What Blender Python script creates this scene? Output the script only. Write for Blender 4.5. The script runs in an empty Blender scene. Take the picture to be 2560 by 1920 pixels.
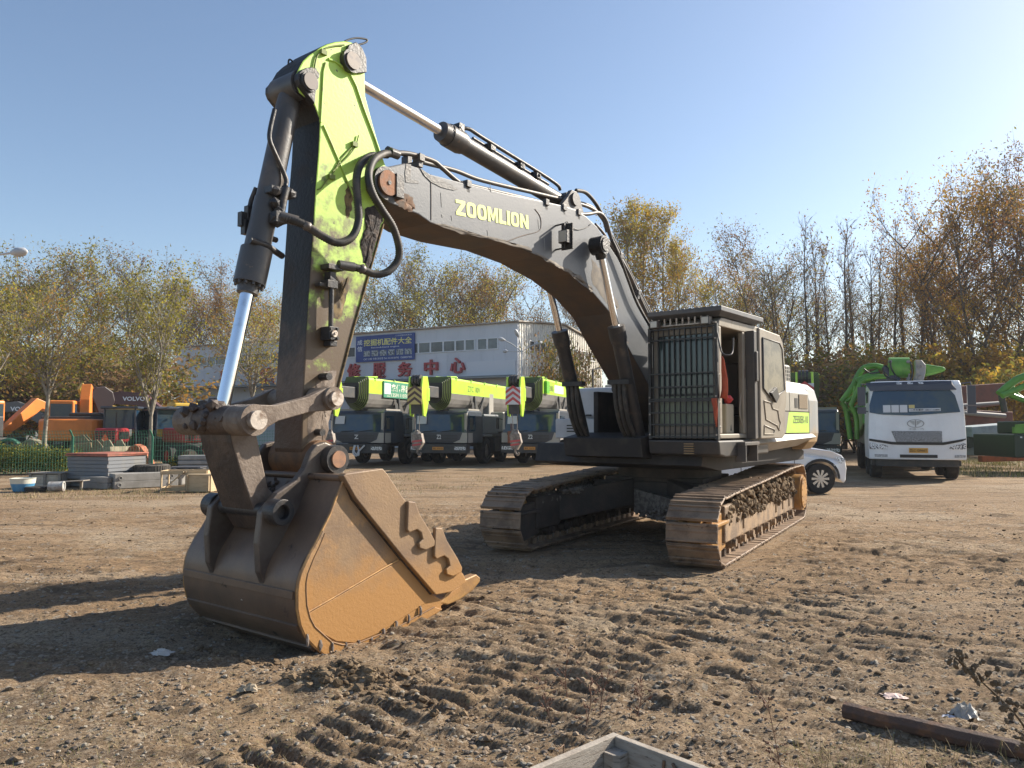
import bpy, bmesh, math, random
import numpy as np
from mathutils import Vector, Matrix
random.seed(7)
R = math.radians
PI = math.pi
scene = bpy.context.scene
col = scene.collection

# ---------------------------------------------------------------- camera
CAM_H = 1.6
FPX = 1950.0                       # focal length in pixels of the 2560 px wide photograph
PITCH = math.atan(107.0 / FPX)
cd = bpy.data.cameras.new('camera'); cam = bpy.data.objects.new('camera', cd); col.objects.link(cam)
cam.location = (0, 0, CAM_H); cam.rotation_euler = (PI / 2 + PITCH, 0, 0)
cd.sensor_width = 36.0; cd.lens = FPX / 2560.0 * 36.0; cd.clip_start = 0.05; cd.clip_end = 3000
scene.camera = cam

# ---------------------------------------------------------------- sky, sun, exposure
SUN_AZ = (0.89, 0.45)              # ground direction towards the sun
SUN_EL = R(31)
w = bpy.data.worlds.new('World'); scene.world = w; w.use_nodes = True
nt = w.node_tree; nt.nodes.clear()
sky = nt.nodes.new('ShaderNodeTexSky'); sky.sky_type = 'NISHITA'; sky.sun_disc = False
sky.sun_elevation = SUN_EL; sky.sun_rotation = math.atan2(SUN_AZ[0], SUN_AZ[1])
sky.air_density = 1.0; sky.dust_density = .9; sky.ozone_density = 1.6; sky.altitude = 0
bg = nt.nodes.new('ShaderNodeBackground'); bg.inputs[1].default_value = 0.09
wo = nt.nodes.new('ShaderNodeOutputWorld')
nt.links.new(sky.outputs[0], bg.inputs[0]); nt.links.new(bg.outputs[0], wo.inputs[0])
sl = bpy.data.lights.new('sun', 'SUN'); sl.energy = 5.0; sl.angle = R(0.53); sl.color = (1.0, 0.905, 0.77)
so = bpy.data.objects.new('sun', sl); col.objects.link(so)
sd = Vector((SUN_AZ[0] * math.cos(SUN_EL), SUN_AZ[1] * math.cos(SUN_EL), math.sin(SUN_EL))).normalized()
so.rotation_euler = sd.to_track_quat('Z', 'Y').to_euler(); so.location = (30, 15, 30)
scene.view_settings.view_transform = 'Standard'; scene.view_settings.look = 'None'
scene.view_settings.exposure = 0.95; scene.view_settings.gamma = 1.0

# ---------------------------------------------------------------- surveying helpers (photo pixel -> place)
def ray(x, y):
    a = (x - 1280) / FPX; b = (960 - y) / FPX
    return Vector((a, math.cos(PITCH) - b * math.sin(PITCH), math.sin(PITCH) + b * math.cos(PITCH)))
def at(x, y, Y):
    d = ray(x, y); return d * (Y / d.y) + Vector((0, 0, CAM_H))
def gnd(x, y, z=0.0):
    d = ray(x, y); return d * ((z - CAM_H) / d.z) + Vector((0, 0, CAM_H))
def srgb(h):
    h = h.lstrip('#'); v = [int(h[i:i + 2], 16) / 255 for i in (0, 2, 4)]
    return tuple((c / 12.92 if c <= .04045 else ((c + .055) / 1.055) ** 2.4) for c in v)

# ---------------------------------------------------------------- materials
MATS = {}
def mk(name, c1, c2=None, scale=4.0, thr=(.42, .62), rough=.6, metal=0.0, bump=0.0, bscale=40.0, c3=None, scale3=9.0, thr3=(.55, .6),
       stretch=(1, 1, 1), zdirt=None, detail=6.0, spec=.5, rough2=None, emit=None, coat=0.0, trans=0.0, alpha=None, translucent=0.0):
    if name in MATS: return MATS[name]
    m = bpy.data.materials.new(name); MATS[name] = m; m.use_nodes = True
    n = m.node_tree.nodes; L = m.node_tree.links; b = n['Principled BSDF']
    b.inputs['Roughness'].default_value = rough; b.inputs['Metallic'].default_value = metal
    b.inputs['Specular IOR Level'].default_value = spec
    if coat: b.inputs['Coat Weight'].default_value = coat; b.inputs['Coat Roughness'].default_value = .08
    if trans: b.inputs['Transmission Weight'].default_value = trans
    tc = n.new('ShaderNodeTexCoord'); mp = n.new('ShaderNodeMapping'); mp.inputs['Scale'].default_value = stretch
    L.new(tc.outputs['Object'], mp.inputs[0])
    def noise(s, d=detail, off=0.0):
        t = n.new('ShaderNodeTexNoise'); t.inputs['Scale'].default_value = s; t.inputs['Detail'].default_value = d; t.inputs['Roughness'].default_value = .62
        if off:
            m2 = n.new('ShaderNodeMapping'); m2.inputs['Location'].default_value = (off, off * .7, off * 1.3); L.new(mp.outputs[0], m2.inputs[0]); L.new(m2.outputs[0], t.inputs[0])
        else: L.new(mp.outputs[0], t.inputs[0])
        return t.outputs[0]
    def ramp(src, lo, hi):
        r = n.new('ShaderNodeMapRange'); r.inputs['From Min'].default_value = lo; r.inputs['From Max'].default_value = hi; r.interpolation_type = 'SMOOTHSTEP'
        L.new(src, r.inputs[0]); return r.outputs[0]
    def mix(f, a, bcol):
        x = n.new('ShaderNodeMix'); x.data_type = 'RGBA'; L.new(f, x.inputs[0])
        for inp, v in ((x.inputs[6], a), (x.inputs[7], bcol)):
            if isinstance(v, tuple): inp.default_value = (*v, 1)
            else: L.new(v, inp)
        return x.outputs[2]
    cur = tuple(c1)
    if c2 is not None:
        f = ramp(noise(scale), *thr); cur = mix(f, cur, tuple(c2))
        if rough2 is not None:
            rr = n.new('ShaderNodeMapRange'); rr.inputs['To Min'].default_value = rough; rr.inputs['To Max'].default_value = rough2
            L.new(f, rr.inputs[0]); L.new(rr.outputs[0], b.inputs['Roughness'])
    if c3 is not None: cur = mix(ramp(noise(scale3, 8.0, 3.1), *thr3), cur, tuple(c3))
    if zdirt is not None:                      # (colour, z where full, z where none, noise weight) real dirt low on the thing
        dc, z0, z1, nw = zdirt[:4]
        sp = n.new('ShaderNodeSeparateXYZ'); L.new(tc.outputs['Object'], sp.inputs[0])
        r = n.new('ShaderNodeMapRange'); r.inputs['From Min'].default_value = z1; r.inputs['From Max'].default_value = z0; L.new(sp.outputs[2], r.inputs[0])
        a = n.new('ShaderNodeMath'); a.operation = 'MULTIPLY_ADD'; L.new(noise(5.0, 8.0, 7.7), a.inputs[0]); a.inputs[1].default_value = nw; L.new(r.outputs[0], a.inputs[2])
        cur = mix(ramp(a.outputs[0], .35 + nw * .5, .8 + nw * .5), cur, tuple(dc))
    if isinstance(cur, tuple): b.inputs['Base Color'].default_value = (*cur, 1)
    else: L.new(cur, b.inputs['Base Color'])
    if bump:
        bp = n.new('ShaderNodeBump'); bp.inputs['Strength'].default_value = 1.0; bp.inputs['Distance'].default_value = bump
        L.new(noise(bscale, 5.0, 1.3), bp.inputs['Height']); L.new(bp.outputs[0], b.inputs['Normal'])
    if emit: b.inputs['Emission Color'].default_value = (*emit, 1); b.inputs['Emission Strength'].default_value = 1
    if translucent:
        out = n['Material Output']; t = n.new('ShaderNodeBsdfTranslucent'); ms = n.new('ShaderNodeMixShader'); ms.inputs[0].default_value = translucent
        if isinstance(cur, tuple): t.inputs[0].default_value = (*cur, 1)
        else: L.new(cur, t.inputs[0])
        L.new(b.outputs[0], ms.inputs[1]); L.new(t.outputs[0], ms.inputs[2]); L.new(ms.outputs[0], out.inputs[0])
    return m

MUD = (.17, .115, .07)
LIME = (.46, .70, .10)
M_lime_stick = mk('stick_paint', LIME, (.38, .60, .10), 3.0, (.45, .7), .45, c3=(.03, .027, .022), scale3=11.0, thr3=(.635, .665), zdirt=((.105, .07, .04), 1.9, 4.9, 1.8), bump=.0015, bscale=30)
M_grease = mk('black_grease', (.013, .012, .012), (.045, .033, .025), 3.5, (.5, .75), .55, c3=(.12, .14, .04), scale3=6.0, thr3=(.66, .72), bump=.012, bscale=24, rough2=.75, zdirt=((.13, .082, .055), 1.4, 3.3, .7))
M_boomgrey = mk('boom_grey_paint', (.074, .084, .098), (.10, .106, .114), 2.5, (.4, .7), .42, c3=(.20, .13, .085), scale3=5.0, thr3=(.68, .74), bump=.0015, bscale=60)
M_boomunder = mk('boom_grey_muddy', (.085, .07, .06), (.125, .085, .06), 3.0, (.35, .65), .65, bump=.004, bscale=30)
M_cyl = mk('cylinder_grey_paint', (.07, .068, .068), (.12, .10, .085), 4.0, (.45, .7), .42, c3=(.16, .12, .09), scale3=9, thr3=(.64, .7), bump=.002)
M_cyldark = mk('dark_oily_steel', (.028, .027, .029), (.085, .066, .05), 6.0, (.48, .7), .45, bump=.004, bscale=40)
M_chrome = mk('chrome_rod', (.78, .80, .84), (.62, .62, .64), 9.0, (.5, .8), .16, 1.0)
M_rubber = mk('hose_rubber', (.030, .029, .028), (.09, .075, .06), 7.0, (.45, .7), .62)
M_pipe = mk('steel_pipe', (.09, .088, .085), (.15, .115, .09), 8.0, (.45, .7), .5, .2)
M_rust = mk('rusty_steel', (.20, .105, .05), (.115, .07, .042), 7.0, (.4, .65), .7, bump=.004)
M_rustpin = mk('rust_pin', (.30, .13, .06), (.18, .12, .09), 12.0, (.4, .65), .75, bump=.004)
M_pinbright = mk('worn_pin', (.50, .44, .38), (.22, .16, .12), 14.0, (.45, .62), .5, .4, bump=.003)
M_link = mk('link_muddy', (.20, .155, .12), (.12, .085, .062), 5.0, (.4, .65), .6, bump=.005, bscale=35)
M_linkdark = mk('link_dark_mud', (.05, .035, .028), (.10, .066, .046), 4.0, (.42, .66), .6, bump=.01, bscale=22)
M_bucket_side = mk('bucket_side_rust', (.27, .175, .095), (.20, .13, .078), 3.5, (.38, .66), .55, c3=(.34, .20, .09), scale3=5.0, thr3=(.52, .66), bump=.003, bscale=45, zdirt=((.36, .185, .058), .05, 1.1, .7))
M_bucket_back = mk('bucket_back_steel', (.13, .088, .062), (.19, .122, .080), 2.5, (.35, .7), .42, .1, c3=(.02, .018, .017), scale3=4.5, thr3=(.62, .68), bump=.002, bscale=40)
M_bucket_lip = mk('bucket_lip_rust', (.27, .175, .095), (.20, .13, .08), 4.0, (.35, .7), .58, bump=.003, bscale=50, zdirt=((.36, .19, .065), .05, .95, .6))
M_bucket_in = mk('bucket_inside', (.20, .14, .09), (.3, .22, .15), 4.0, (.4, .6), .7)
M_tooth = mk("tooth_steel", (.38, .215, .075), (.28, .16, .07), 6.0, (.4, .7), .5, .2, bump=.003)
M_shoe = mk('track_shoe_rust', (.27, .185, .12), (.15, .10, .065), 4.0, (.4, .66), .6, c3=(.07, .045, .03), scale3=7, thr3=(.6, .68), bump=.008, bscale=22)
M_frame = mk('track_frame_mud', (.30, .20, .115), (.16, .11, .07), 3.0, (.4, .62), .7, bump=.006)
M_dirt = mk('soil_clod', (.21, .155, .10), (.13, .092, .058), 7.0, (.4, .6), .95, bump=.02, bscale=18, spec=.1)
M_dirtgrey = mk('gravel_clod', (.24, .21, .18), (.13, .11, .09), 14.0, (.4, .6), .95, bump=.02, bscale=30, spec=.1)
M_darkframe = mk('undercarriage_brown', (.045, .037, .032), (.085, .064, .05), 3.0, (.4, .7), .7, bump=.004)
M_idler = mk('idler_orange', (.40, .21, .06), (.22, .13, .07), 6.0, (.4, .7), .45, bump=.003)
M_cab = mk('cab_grey_dust', (.27, .235, .185), (.21, .18, .14), 3.5, (.4, .7), .5, c3=(.17, .13, .10), scale3=6, thr3=(.62, .7))
M_cabdark = mk('cab_dark_grey', (.075, .072, .07), (.12, .10, .085), 4.0, (.45, .7), .5)
M_guard = mk('guard_bar_black', (.028, .029, .03), (.07, .06, .05), 8.0, (.5, .75), .45)
M_canopy = mk('canopy_grey', (.085, .09, .10), (.12, .12, .125), 5.0, (.4, .7), .5)
M_cream = mk('hood_offwhite', (.33, .315, .275), (.27, .255, .22), 3.0, (.4, .7), .42, c3=(.36, .30, .23), scale3=5, thr3=(.66, .75))
M_white = mk('tank_white', (.52, .52, .53), (.42, .42, .43), 3.0, (.4, .7), .45)
M_cwgrey = mk('counterweight_grey', (.26, .27, .27), (.32, .28, .22), 3.0, (.5, .7), .5, zdirt=((.36, .24, .12), 1.3, 1.75, .5))
M_limedecal = mk('lime_panel', (.50, .78, .08), (.45, .70, .10), 3.0, rough=.4)
M_limetext = mk('lime_lettering', (.72, .80, .22), (.62, .70, .2), 20.0, (.4, .7), .5)
M_black = mk('black_plastic', (.014, .014, .015), rough=.5)
M_dark = mk('dark_void', (.008, .008, .009), rough=.9, spec=.1)
M_red = mk('red_sticker', (.62, .06, .06), rough=.5)
M_whitep = mk('white_paint', (.78, .78, .77), rough=.45)
M_glass = mk('tinted_glass', (.05, .065, .06), rough=.04, spec=.9, coat=.3)
M_glasslt = mk('dusty_glass', (.13, .115, .08), (.05, .045, .035), 5.0, (.42, .6), .3, spec=.5)
M_redcloth = mk('red_cloth', (.55, .13, .07), (.45, .1, .06), 8.0, rough=.9, spec=.1)
M_lamp = mk('lamp_lens', (.55, .52, .45), rough=.2, spec=.8)

# ---------------------------------------------------------------- mesh builder
class MB:
    def __init__(s): s.v = []; s.f = []; s.m = []; s.sm = []
    def add(s, v, f, mi=0, sm=False):
        o = len(s.v); s.v.extend([tuple(p) for p in v])
        for q in f: s.f.append(tuple(i + o for i in q)); s.m.append(mi); s.sm.append(sm)
        return s
    def box(s, x0, x1, y0, y1, z0, z1, mi=0, M=None):
        v = [Vector((x, y, z)) for z in (z0, z1) for x, y in ((x0, y0), (x1, y0), (x1, y1), (x0, y1))]
        if M is not None: v = [M @ p for p in v]
        return s.add(v, [(3, 2, 1, 0), (4, 5, 6, 7), (0, 1, 5, 4), (1, 2, 6, 5), (2, 3, 7, 6), (3, 0, 4, 7)], mi)
    def prism(s, poly, a, b, mi=0, mi_side=None, f=None):      # poly of (x, z), extruded along y from a to b
        n = len(poly); f = f or (lambda x, y, z: (x, y, z))
        ar = sum(poly[i][0] * poly[(i + 1) % n][1] - poly[(i + 1) % n][0] * poly[i][1] for i in range(n))
        if ar < 0: poly = poly[::-1]
        v = [f(x, a, z) for x, z in poly] + [f(x, b, z) for x, z in poly]
        s.add(v, [tuple(range(n)), tuple(range(2 * n - 1, n - 1, -1))], mi)
        k = len(s.v) - 2 * n; ms = mi if mi_side is None else mi_side
        for i in range(n):
            j = (i + 1) % n; s.f.append((k + i, k + n + i, k + n + j, k + j)); s.m.append(ms); s.sm.append(False)
        return s
    def prismz(s, poly, z0, z1, mi=0):                          # poly of (x, y), extruded up
        n = len(poly)
        ar = sum(poly[i][0] * poly[(i + 1) % n][1] - poly[(i + 1) % n][0] * poly[i][1] for i in range(n))
        if ar < 0: poly = poly[::-1]
        v = [(x, y, z0) for x, y in poly] + [(x, y, z1) for x, y in poly]
        F = [tuple(range(n - 1, -1, -1)), tuple(range(n, 2 * n))] + [(i, (i + 1) % n, n + (i + 1) % n, n + i) for i in range(n)]
        return s.add(v, F, mi)
    def tube(s, pts, r, n=10, mi=0, sm=True, caps=True):
        P = [Vector(p) for p in pts]; k = len(P)
        rr = r if isinstance(r, (list, tuple)) else [r] * k
        T = [(P[min(i + 1, k - 1)] - P[max(i - 1, 0)]).normalized() for i in range(k)]
        u = T[0].orthogonal().normalized(); V = []
        for i in range(k):
            u = (u - T[i] * u.dot(T[i])).normalized(); q = T[i].cross(u)
            V += [P[i] + (u * math.cos(2 * PI * j / n) + q * math.sin(2 * PI * j / n)) * rr[i] for j in range(n)]
        F = [(i * n + j, i * n + (j + 1) % n, (i + 1) * n + (j + 1) % n, (i + 1) * n + j) for i in range(k - 1) for j in range(n)]
        s.add(V, F, mi, sm)
        if caps: s.add(V[:n], [tuple(range(n - 1, -1, -1))], mi); s.add(V[-n:], [tuple(range(n))], mi)
        return s
    def cyl(s, p0, p1, r0, r1=None, n=20, mi=0):
        return s.tube([p0, p1], [r0, r0 if r1 is None else r1], n, mi)
    def ring(s, c, ax, ro, ri, h, n=28, mi=0):                  # flat ring / hollow disc
        c = Vector(c); ax = Vector(ax).normalized(); u = ax.orthogonal().normalized(); q = ax.cross(u); V = []
        for rad, o in ((ro, 0), (ro, h), (ri, h), (ri, 0)):
            V += [c + ax * o + (u * math.cos(2 * PI * j / n) + q * math.sin(2 * PI * j / n)) * rad for j in range(n)]
        F = [(a * n + j, a * n + (j + 1) % n, ((a + 1) % 4) * n + (j + 1) % n, ((a + 1) % 4) * n + j) for a in range(4) for j in range(n)]
        return s.add(V, F, mi)
    def blob(s, c, r, mi=0, sq=(1, 1, 1), jit=.25, sm=False, rnd=random):
        t = (1 + 5 ** .5) / 2
        v = [(-1, t, 0), (1, t, 0), (-1, -t, 0), (1, -t, 0), (0, -1, t), (0, 1, t), (0, -1, -t), (0, 1, -t), (t, 0, -1), (t, 0, 1), (-t, 0, -1), (-t, 0, 1)]
        F = [(0, 11, 5), (0, 5, 1), (0, 1, 7), (0, 7, 10), (0, 10, 11), (1, 5, 9), (5, 11, 4), (11, 10, 2), (10, 7, 6), (7, 1, 8), (3, 9, 4), (3, 4, 2), (3, 2, 6), (3, 6, 8), (3, 8, 9), (4, 9, 5), (2, 4, 11), (6, 2, 10), (8, 6, 7), (9, 8, 1)]
        a = rnd.random() * 6.28; ca, sa = math.cos(a), math.sin(a); V = []
        for p in v:
            k = r / 1.9 * (1 + (rnd.random() - .5) * 2 * jit); x, y, z = p[0] * k, p[1] * k, p[2] * k
            V.append((c[0] + (x * ca - y * sa) * sq[0], c[1] + (x * sa + y * ca) * sq[1], c[2] + z * sq[2]))
        return s.add(V, F, mi, sm)
    def build(s, name, mats, parent=None, bevel=0.0, loc=(0, 0, 0), rotz=0.0, seg=2):
        me = bpy.data.meshes.new(name); me.from_pydata(s.v, [], s.f)
        for m in (mats if isinstance(mats, (list, tuple)) else [mats]): me.materials.append(m)
        me.polygons.foreach_set('material_index', s.m); me.polygons.foreach_set('use_smooth', s.sm); me.update()
        o = bpy.data.objects.new(name, me); col.objects.link(o); o.location = loc; o.rotation_euler = (0, 0, rotz)
        if parent is not None: o.parent = parent
        if bevel:
            b = o.modifiers.new('bevel', 'BEVEL'); b.width = bevel; b.segments = seg; b.limit_method = 'ANGLE'; b.angle_limit = R(35); b.harden_normals = False
        return o

def build_each(mb, name, mats, parent=None, bevel=0.0, loc=(0, 0, 0), rotz=0.0):
    """every separate piece of the builder becomes an object of its own"""
    key = {}; par = []
    def find(i):
        while par[i] != i: par[i] = par[par[i]]; i = par[i]
        return i
    vid = []
    for v in mb.v:
        k = tuple(round(c, 4) for c in v)
        if k not in key: key[k] = len(par); par.append(len(par))
        vid.append(key[k])
    for f in mb.f:
        for i in f[1:]: par[find(vid[i])] = find(vid[f[0]])
    bb = {}
    for i, v in enumerate(mb.v):
        r = find(vid[i]); b = bb.setdefault(r, [list(v), list(v)])
        for a in range(3): b[0][a] = min(b[0][a], v[a]); b[1][a] = max(b[1][a], v[a])
    ks = list(bb); changed = True; grp = {k: k for k in ks}
    for i in range(len(ks)):
        for j in range(i):
            A, B = bb[ks[i]], bb[ks[j]]
            if all(A[0][a] <= B[1][a] + .002 and B[0][a] <= A[1][a] + .002 for a in range(3)):
                gi, gj = grp[ks[i]], grp[ks[j]]
                for k in ks:
                    if grp[k] == gi: grp[k] = gj
    out = []
    for g in dict.fromkeys(grp.values()):
        m = MB(); mp = {}
        for f, mi, sm in zip(mb.f, mb.m, mb.sm):
            if grp[find(vid[f[0]])] != g: continue
            ff = []
            for i in f:
                if i not in mp: mp[i] = len(m.v); m.v.append(mb.v[i])
                ff.append(mp[i])
            m.f.append(tuple(ff)); m.m.append(mi); m.sm.append(sm)
        out.append(m.build(name, mats, parent, bevel, loc, rotz))
    return out
def tag(o, label=None, cat=None, group=None, kind=None):
    if label: o['label'] = label
    if cat: o['category'] = cat
    if group: o['group'] = group
    if kind: o['kind'] = kind
    return o
def empty(name, loc=(0, 0, 0), rz=0.0, label=None, cat=None, group=None):
    o = bpy.data.objects.new(name, None); col.objects.link(o); o.location = loc; o.rotation_euler = (0, 0, rz); o.empty_display_size = .3
    return tag(o, label, cat, group)
def kids(o): return [c for c in bpy.data.objects if c.parent == o]
def copy_tree(o, parent=None):
    c = o.copy(); col.objects.link(c); c.parent = parent
    for ch in kids(o): copy_tree(ch, c)
    return c
def smooth(pts, k=6):
    P = [Vector(p) for p in pts]; out = []
    for i in range(len(P) - 1):
        p0 = P[max(i - 1, 0)]; p1 = P[i]; p2 = P[i + 1]; p3 = P[min(i + 2, len(P) - 1)]
        for j in range(k):
            t = j / k
            out.append(.5 * ((2 * p1) + (p2 - p0) * t + (2 * p0 - 5 * p1 + 4 * p2 - p3) * t * t + (3 * p1 - p0 - 3 * p2 + p3) * t ** 3))
    return out + [P[-1]]
TXT = {}
def text_on(body, O, X, Y, wd, ht, name, mat, parent=None, bold=0.0, thick=0.0, sheary=0.0, spacing=1.0):
    """lettering cut as real faces; O lower left corner, X/Y unit directions, fitted to wd x ht"""
    c = bpy.data.curves.new('lettering', 'FONT'); c.body = body; c.offset = bold; c.space_character = spacing; c.resolution_u = 3
    if thick: c.extrude = .5
    o = bpy.data.objects.new('lettering', c); col.objects.link(o)
    dg = bpy.context.evaluated_depsgraph_get(); me = bpy.data.meshes.new_from_object(o.evaluated_get(dg)); bpy.data.objects.remove(o)
    if not len(me.vertices): return None
    xs = [v.co.x for v in me.vertices]; ys = [v.co.y for v in me.vertices]
    x0, x1, y0, y1 = min(xs), max(xs), min(ys), max(ys)
    O = Vector(O); X = Vector(X).normalized(); Y = Vector(Y).normalized(); N = X.cross(Y)
    for v in me.vertices:
        a = (v.co.x - x0) / (x1 - x0) * wd; b = (v.co.y - y0) / (y1 - y0) * ht
        v.co = O + X * a + Y * (b + sheary * a) + N * (v.co.z * 2 * thick if thick else 0)
    me.materials.clear(); me.materials.append(mat); me.update()
    ob = bpy.data.objects.new(name, me); col.objects.link(ob)
    if parent is not None: ob.parent = parent
    return ob

def block_text(word, O, X, Y, wd, ht, name, mat, parent):
    """heavy square-shouldered capitals; every letter one unit high"""
    t = .30; P = []; x = 0.0
    def q(*pts): return [(x + a, b) for a, b in pts]
    for ch in word:
        if ch == 'O':
            w_ = .82; n = 40
            def se(r, k):
                out = []
                for i in range(n):
                    a = 2 * PI * i / n; c, s_ = math.cos(a), math.sin(a); e = .62
                    out.append((x + w_ / 2 + (w_ / 2 - r) * math.copysign(abs(c) ** e, c), .5 + (.5 - r * .82) * math.copysign(abs(s_) ** e, s_)))
                return out
            o_, i_ = se(0, 0), se(.25, 0); P += [[o_[i], o_[(i + 1) % n], i_[(i + 1) % n], i_[i]] for i in range(n)]
        elif ch == 'Z': w_ = .78; P += [q((0, .78), (.78, .78), (.78, 1), (0, 1)), q((0, 0), (.78, 0), (.78, .22), (0, .22)), q((0, .22), (.34, .22), (.78, .78), (.44, .78))]
        elif ch == 'M': w_ = .95; P += [q((0, 0), (.24, 0), (.24, 1), (0, 1)), q((.71, 0), (.95, 0), (.95, 1), (.71, 1)), q((.24, 1), (.24, .62), (.40, .12), (.475, .12), (.475, .42), (.30, 1)), q((.71, 1), (.65, 1), (.475, .42), (.475, .12), (.55, .12), (.71, .62))]
        elif ch == 'L': w_ = .66; P += [q((0, 0), (.27, 0), (.27, 1), (0, 1)), q((.27, 0), (.66, 0), (.66, .22), (.27, .22))]
        elif ch == 'I': w_ = .27; P += [q((0, 0), (.27, 0), (.27, 1), (0, 1))]
        elif ch == 'N': w_ = .84; P += [q((0, 0), (.25, 0), (.25, 1), (0, 1)), q((.59, 0), (.84, 0), (.84, 1), (.59, 1)), q((.25, 1), (.25, .58), (.59, 0), (.59, .42))]
        x += w_ + .09
    tot = x - .09; O = Vector(O); X = Vector(X).normalized(); Y = Vector(Y).normalized(); m = MB()
    for p in P: m.add([O + X * (a / tot * wd) + Y * (b * ht) for a, b in p], [tuple(range(len(p)))])
    return m.build(name, mat, parent)

# ---------------------------------------------------------------- value noise for terrain
def _h(ix, iy, sd):
    n = (ix.astype(np.int64) * 374761393 + iy.astype(np.int64) * 668265263 + sd * 1442695041) & 0xffffffff
    n = ((n ^ (n >> 13)) * 1274126177) & 0xffffffff
    return ((n ^ (n >> 16)) & 0xffff) / 65535.0
def vn(x, y, sd=0):
    ix = np.floor(x); iy = np.floor(y); fx = x - ix; fy = y - iy
    fx = fx * fx * (3 - 2 * fx); fy = fy * fy * (3 - 2 * fy)
    a = _h(ix, iy, sd); b = _h(ix + 1, iy, sd); c = _h(ix, iy + 1, sd); d = _h(ix + 1, iy + 1, sd)
    return (a * (1 - fx) + b * fx) * (1 - fy) + (c * (1 - fx) + d * fx) * fy
def fbm(x, y, o=4, sd=0, g=.5):
    s = 0; a = 1; t = 0
    for i in range(o): s = s + a * vn(x, y, sd + i * 17); t += a; a *= g; x = x * 2.03 + 5.1; y = y * 2.03 + 9.2
    return s / t - .5
def sstep(a, b, x): t = np.clip((x - a) / (b - a), 0, 1); return t * t * (3 - 2 * t)
def ground_z(x, y):
    x = np.asarray(x, float); y = np.asarray(y, float)
    d = np.sqrt(x * x + y * y)
    z = .05 * fbm(x * .35, y * .35, 4, 1) + .045 * fbm(x * 1.6, y * 1.6, 4, 5) + .035 * fbm(x * 7, y * 7, 3, 9) * (.4 + 1.3 * vn(x * .8, y * 1.1, 63)) + (.020 * fbm(x * 17, y * 17, 3, 15) + .010 * fbm(x * 42, y * 42, 2, 19)) * sstep(16, 9, d) * sstep(30, 12, d)
    lump = fbm(x * 3.3, y * 4.6, 4, 77); z = z + .022 * sstep(.12, .26, lump) * sstep(26, 14, d)
    # old wheel ruts running across the yard
    rot = x * .12 + y
    st = fbm(rot * 3.2, x * .22, 4, 21); z = z + .05 * st * sstep(6.0, 8.5, d) * sstep(60, 30, d)
    rg_ = 1 - np.abs(fbm(rot * 4.2 + .25 * fbm(x, y, 2, 91), x * .35 + 7, 4, 57)) * 5; z = z + .030 * np.clip(rg_, 0, 1) ** 2 * sstep(4.2, 6.0, y + .5 * x) * sstep(24, 13, d) * (.3 + 1.2 * vn(x * .5, y * .7, 61))
    # furrows scraped across by turning crawlers: long across the heading, short along it
    ta = x * .49 + y * .87; ua = x * .87 - y * .49
    f1 = 1 - np.abs(fbm(ta * 5.2 + .5 * fbm(x * 1.1, y * 1.1, 2, 93), ua * .95 + 3, 4, 101)) * 6.5; f2 = fbm(ta * 9, ua * 1.7, 4, 111)
    pa = sstep(.38, .62, vn(x * .42 + 9, y * .55, 121)); z = z - (.040 * np.clip(f1, 0, 1) ** 2 * pa - .045 * f2 * (.3 + .7 * pa)) * sstep(22, 11, d) * sstep(-2.6, -.8, x + .12 * y) * sstep(3.2, 3.9, y)
    # crawler imprints running away from the camera
    for (cx, cy, wd, y0, y1) in ((-.80, 4.25, .34, 3.2, 6.1), (.16, 4.75, .34, 4.0, 7.6)):
        t = (x - cx) * .53 + (y - cy) * .85; u = (x - cx) * .85 - (y - cy) * .53
        uu = u + .12 * fbm(x * 2, y * 2, 2, 33); m = sstep(wd * 1.1, wd * .8, np.abs(uu + .06 * fbm(x * 9, y * 9, 2, 35))) * sstep(y0, y0 + .5, y) * sstep(y1, y1 - .8, y)
        ph = (t + .10 * fbm(x * 3, y * 3, 3, 31) + .05 * u) / .175 * 2 * np.pi
        z = z + m * (.023 * (np.clip(np.sin(ph) * 2.6, -1, .55) + .5 * fbm(x * 16, y * 16, 3, 43)) * (.25 + 1.5 * vn(x * 2.3, y * 2.3, 41)) - .012)
    # spoil heap against the bucket, and the hollow under it
    z = z + .10 * np.exp(-((x + 1.10) ** 2 / .05 + (y - 5.02) ** 2 / .02)) * (.3 + 1.5 * vn(x * 9, y * 9, 50))
    z = z - .12 * np.exp(-((x + 1.75) ** 2 / .75 + (y - 6.15) ** 2 / .35))
    # flatter under the tracks, trucks
    s = (x - 2.43) * .49 + (y - 12.15) * .87; u = (x - 2.43) * .87 - (y - 12.15) * .49
    m = sstep(3.6, 3.0, np.abs(s)) * sstep(.55, .38, np.abs(np.abs(u) - 1.29))
    z = z * (1 - m) - .02 * m
    z = z * (1 - .75 * sstep(14, 19, y))
    return z - .02
def gz(x, y): return float(ground_z(np.array([x]), np.array([y]))[0])

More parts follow.
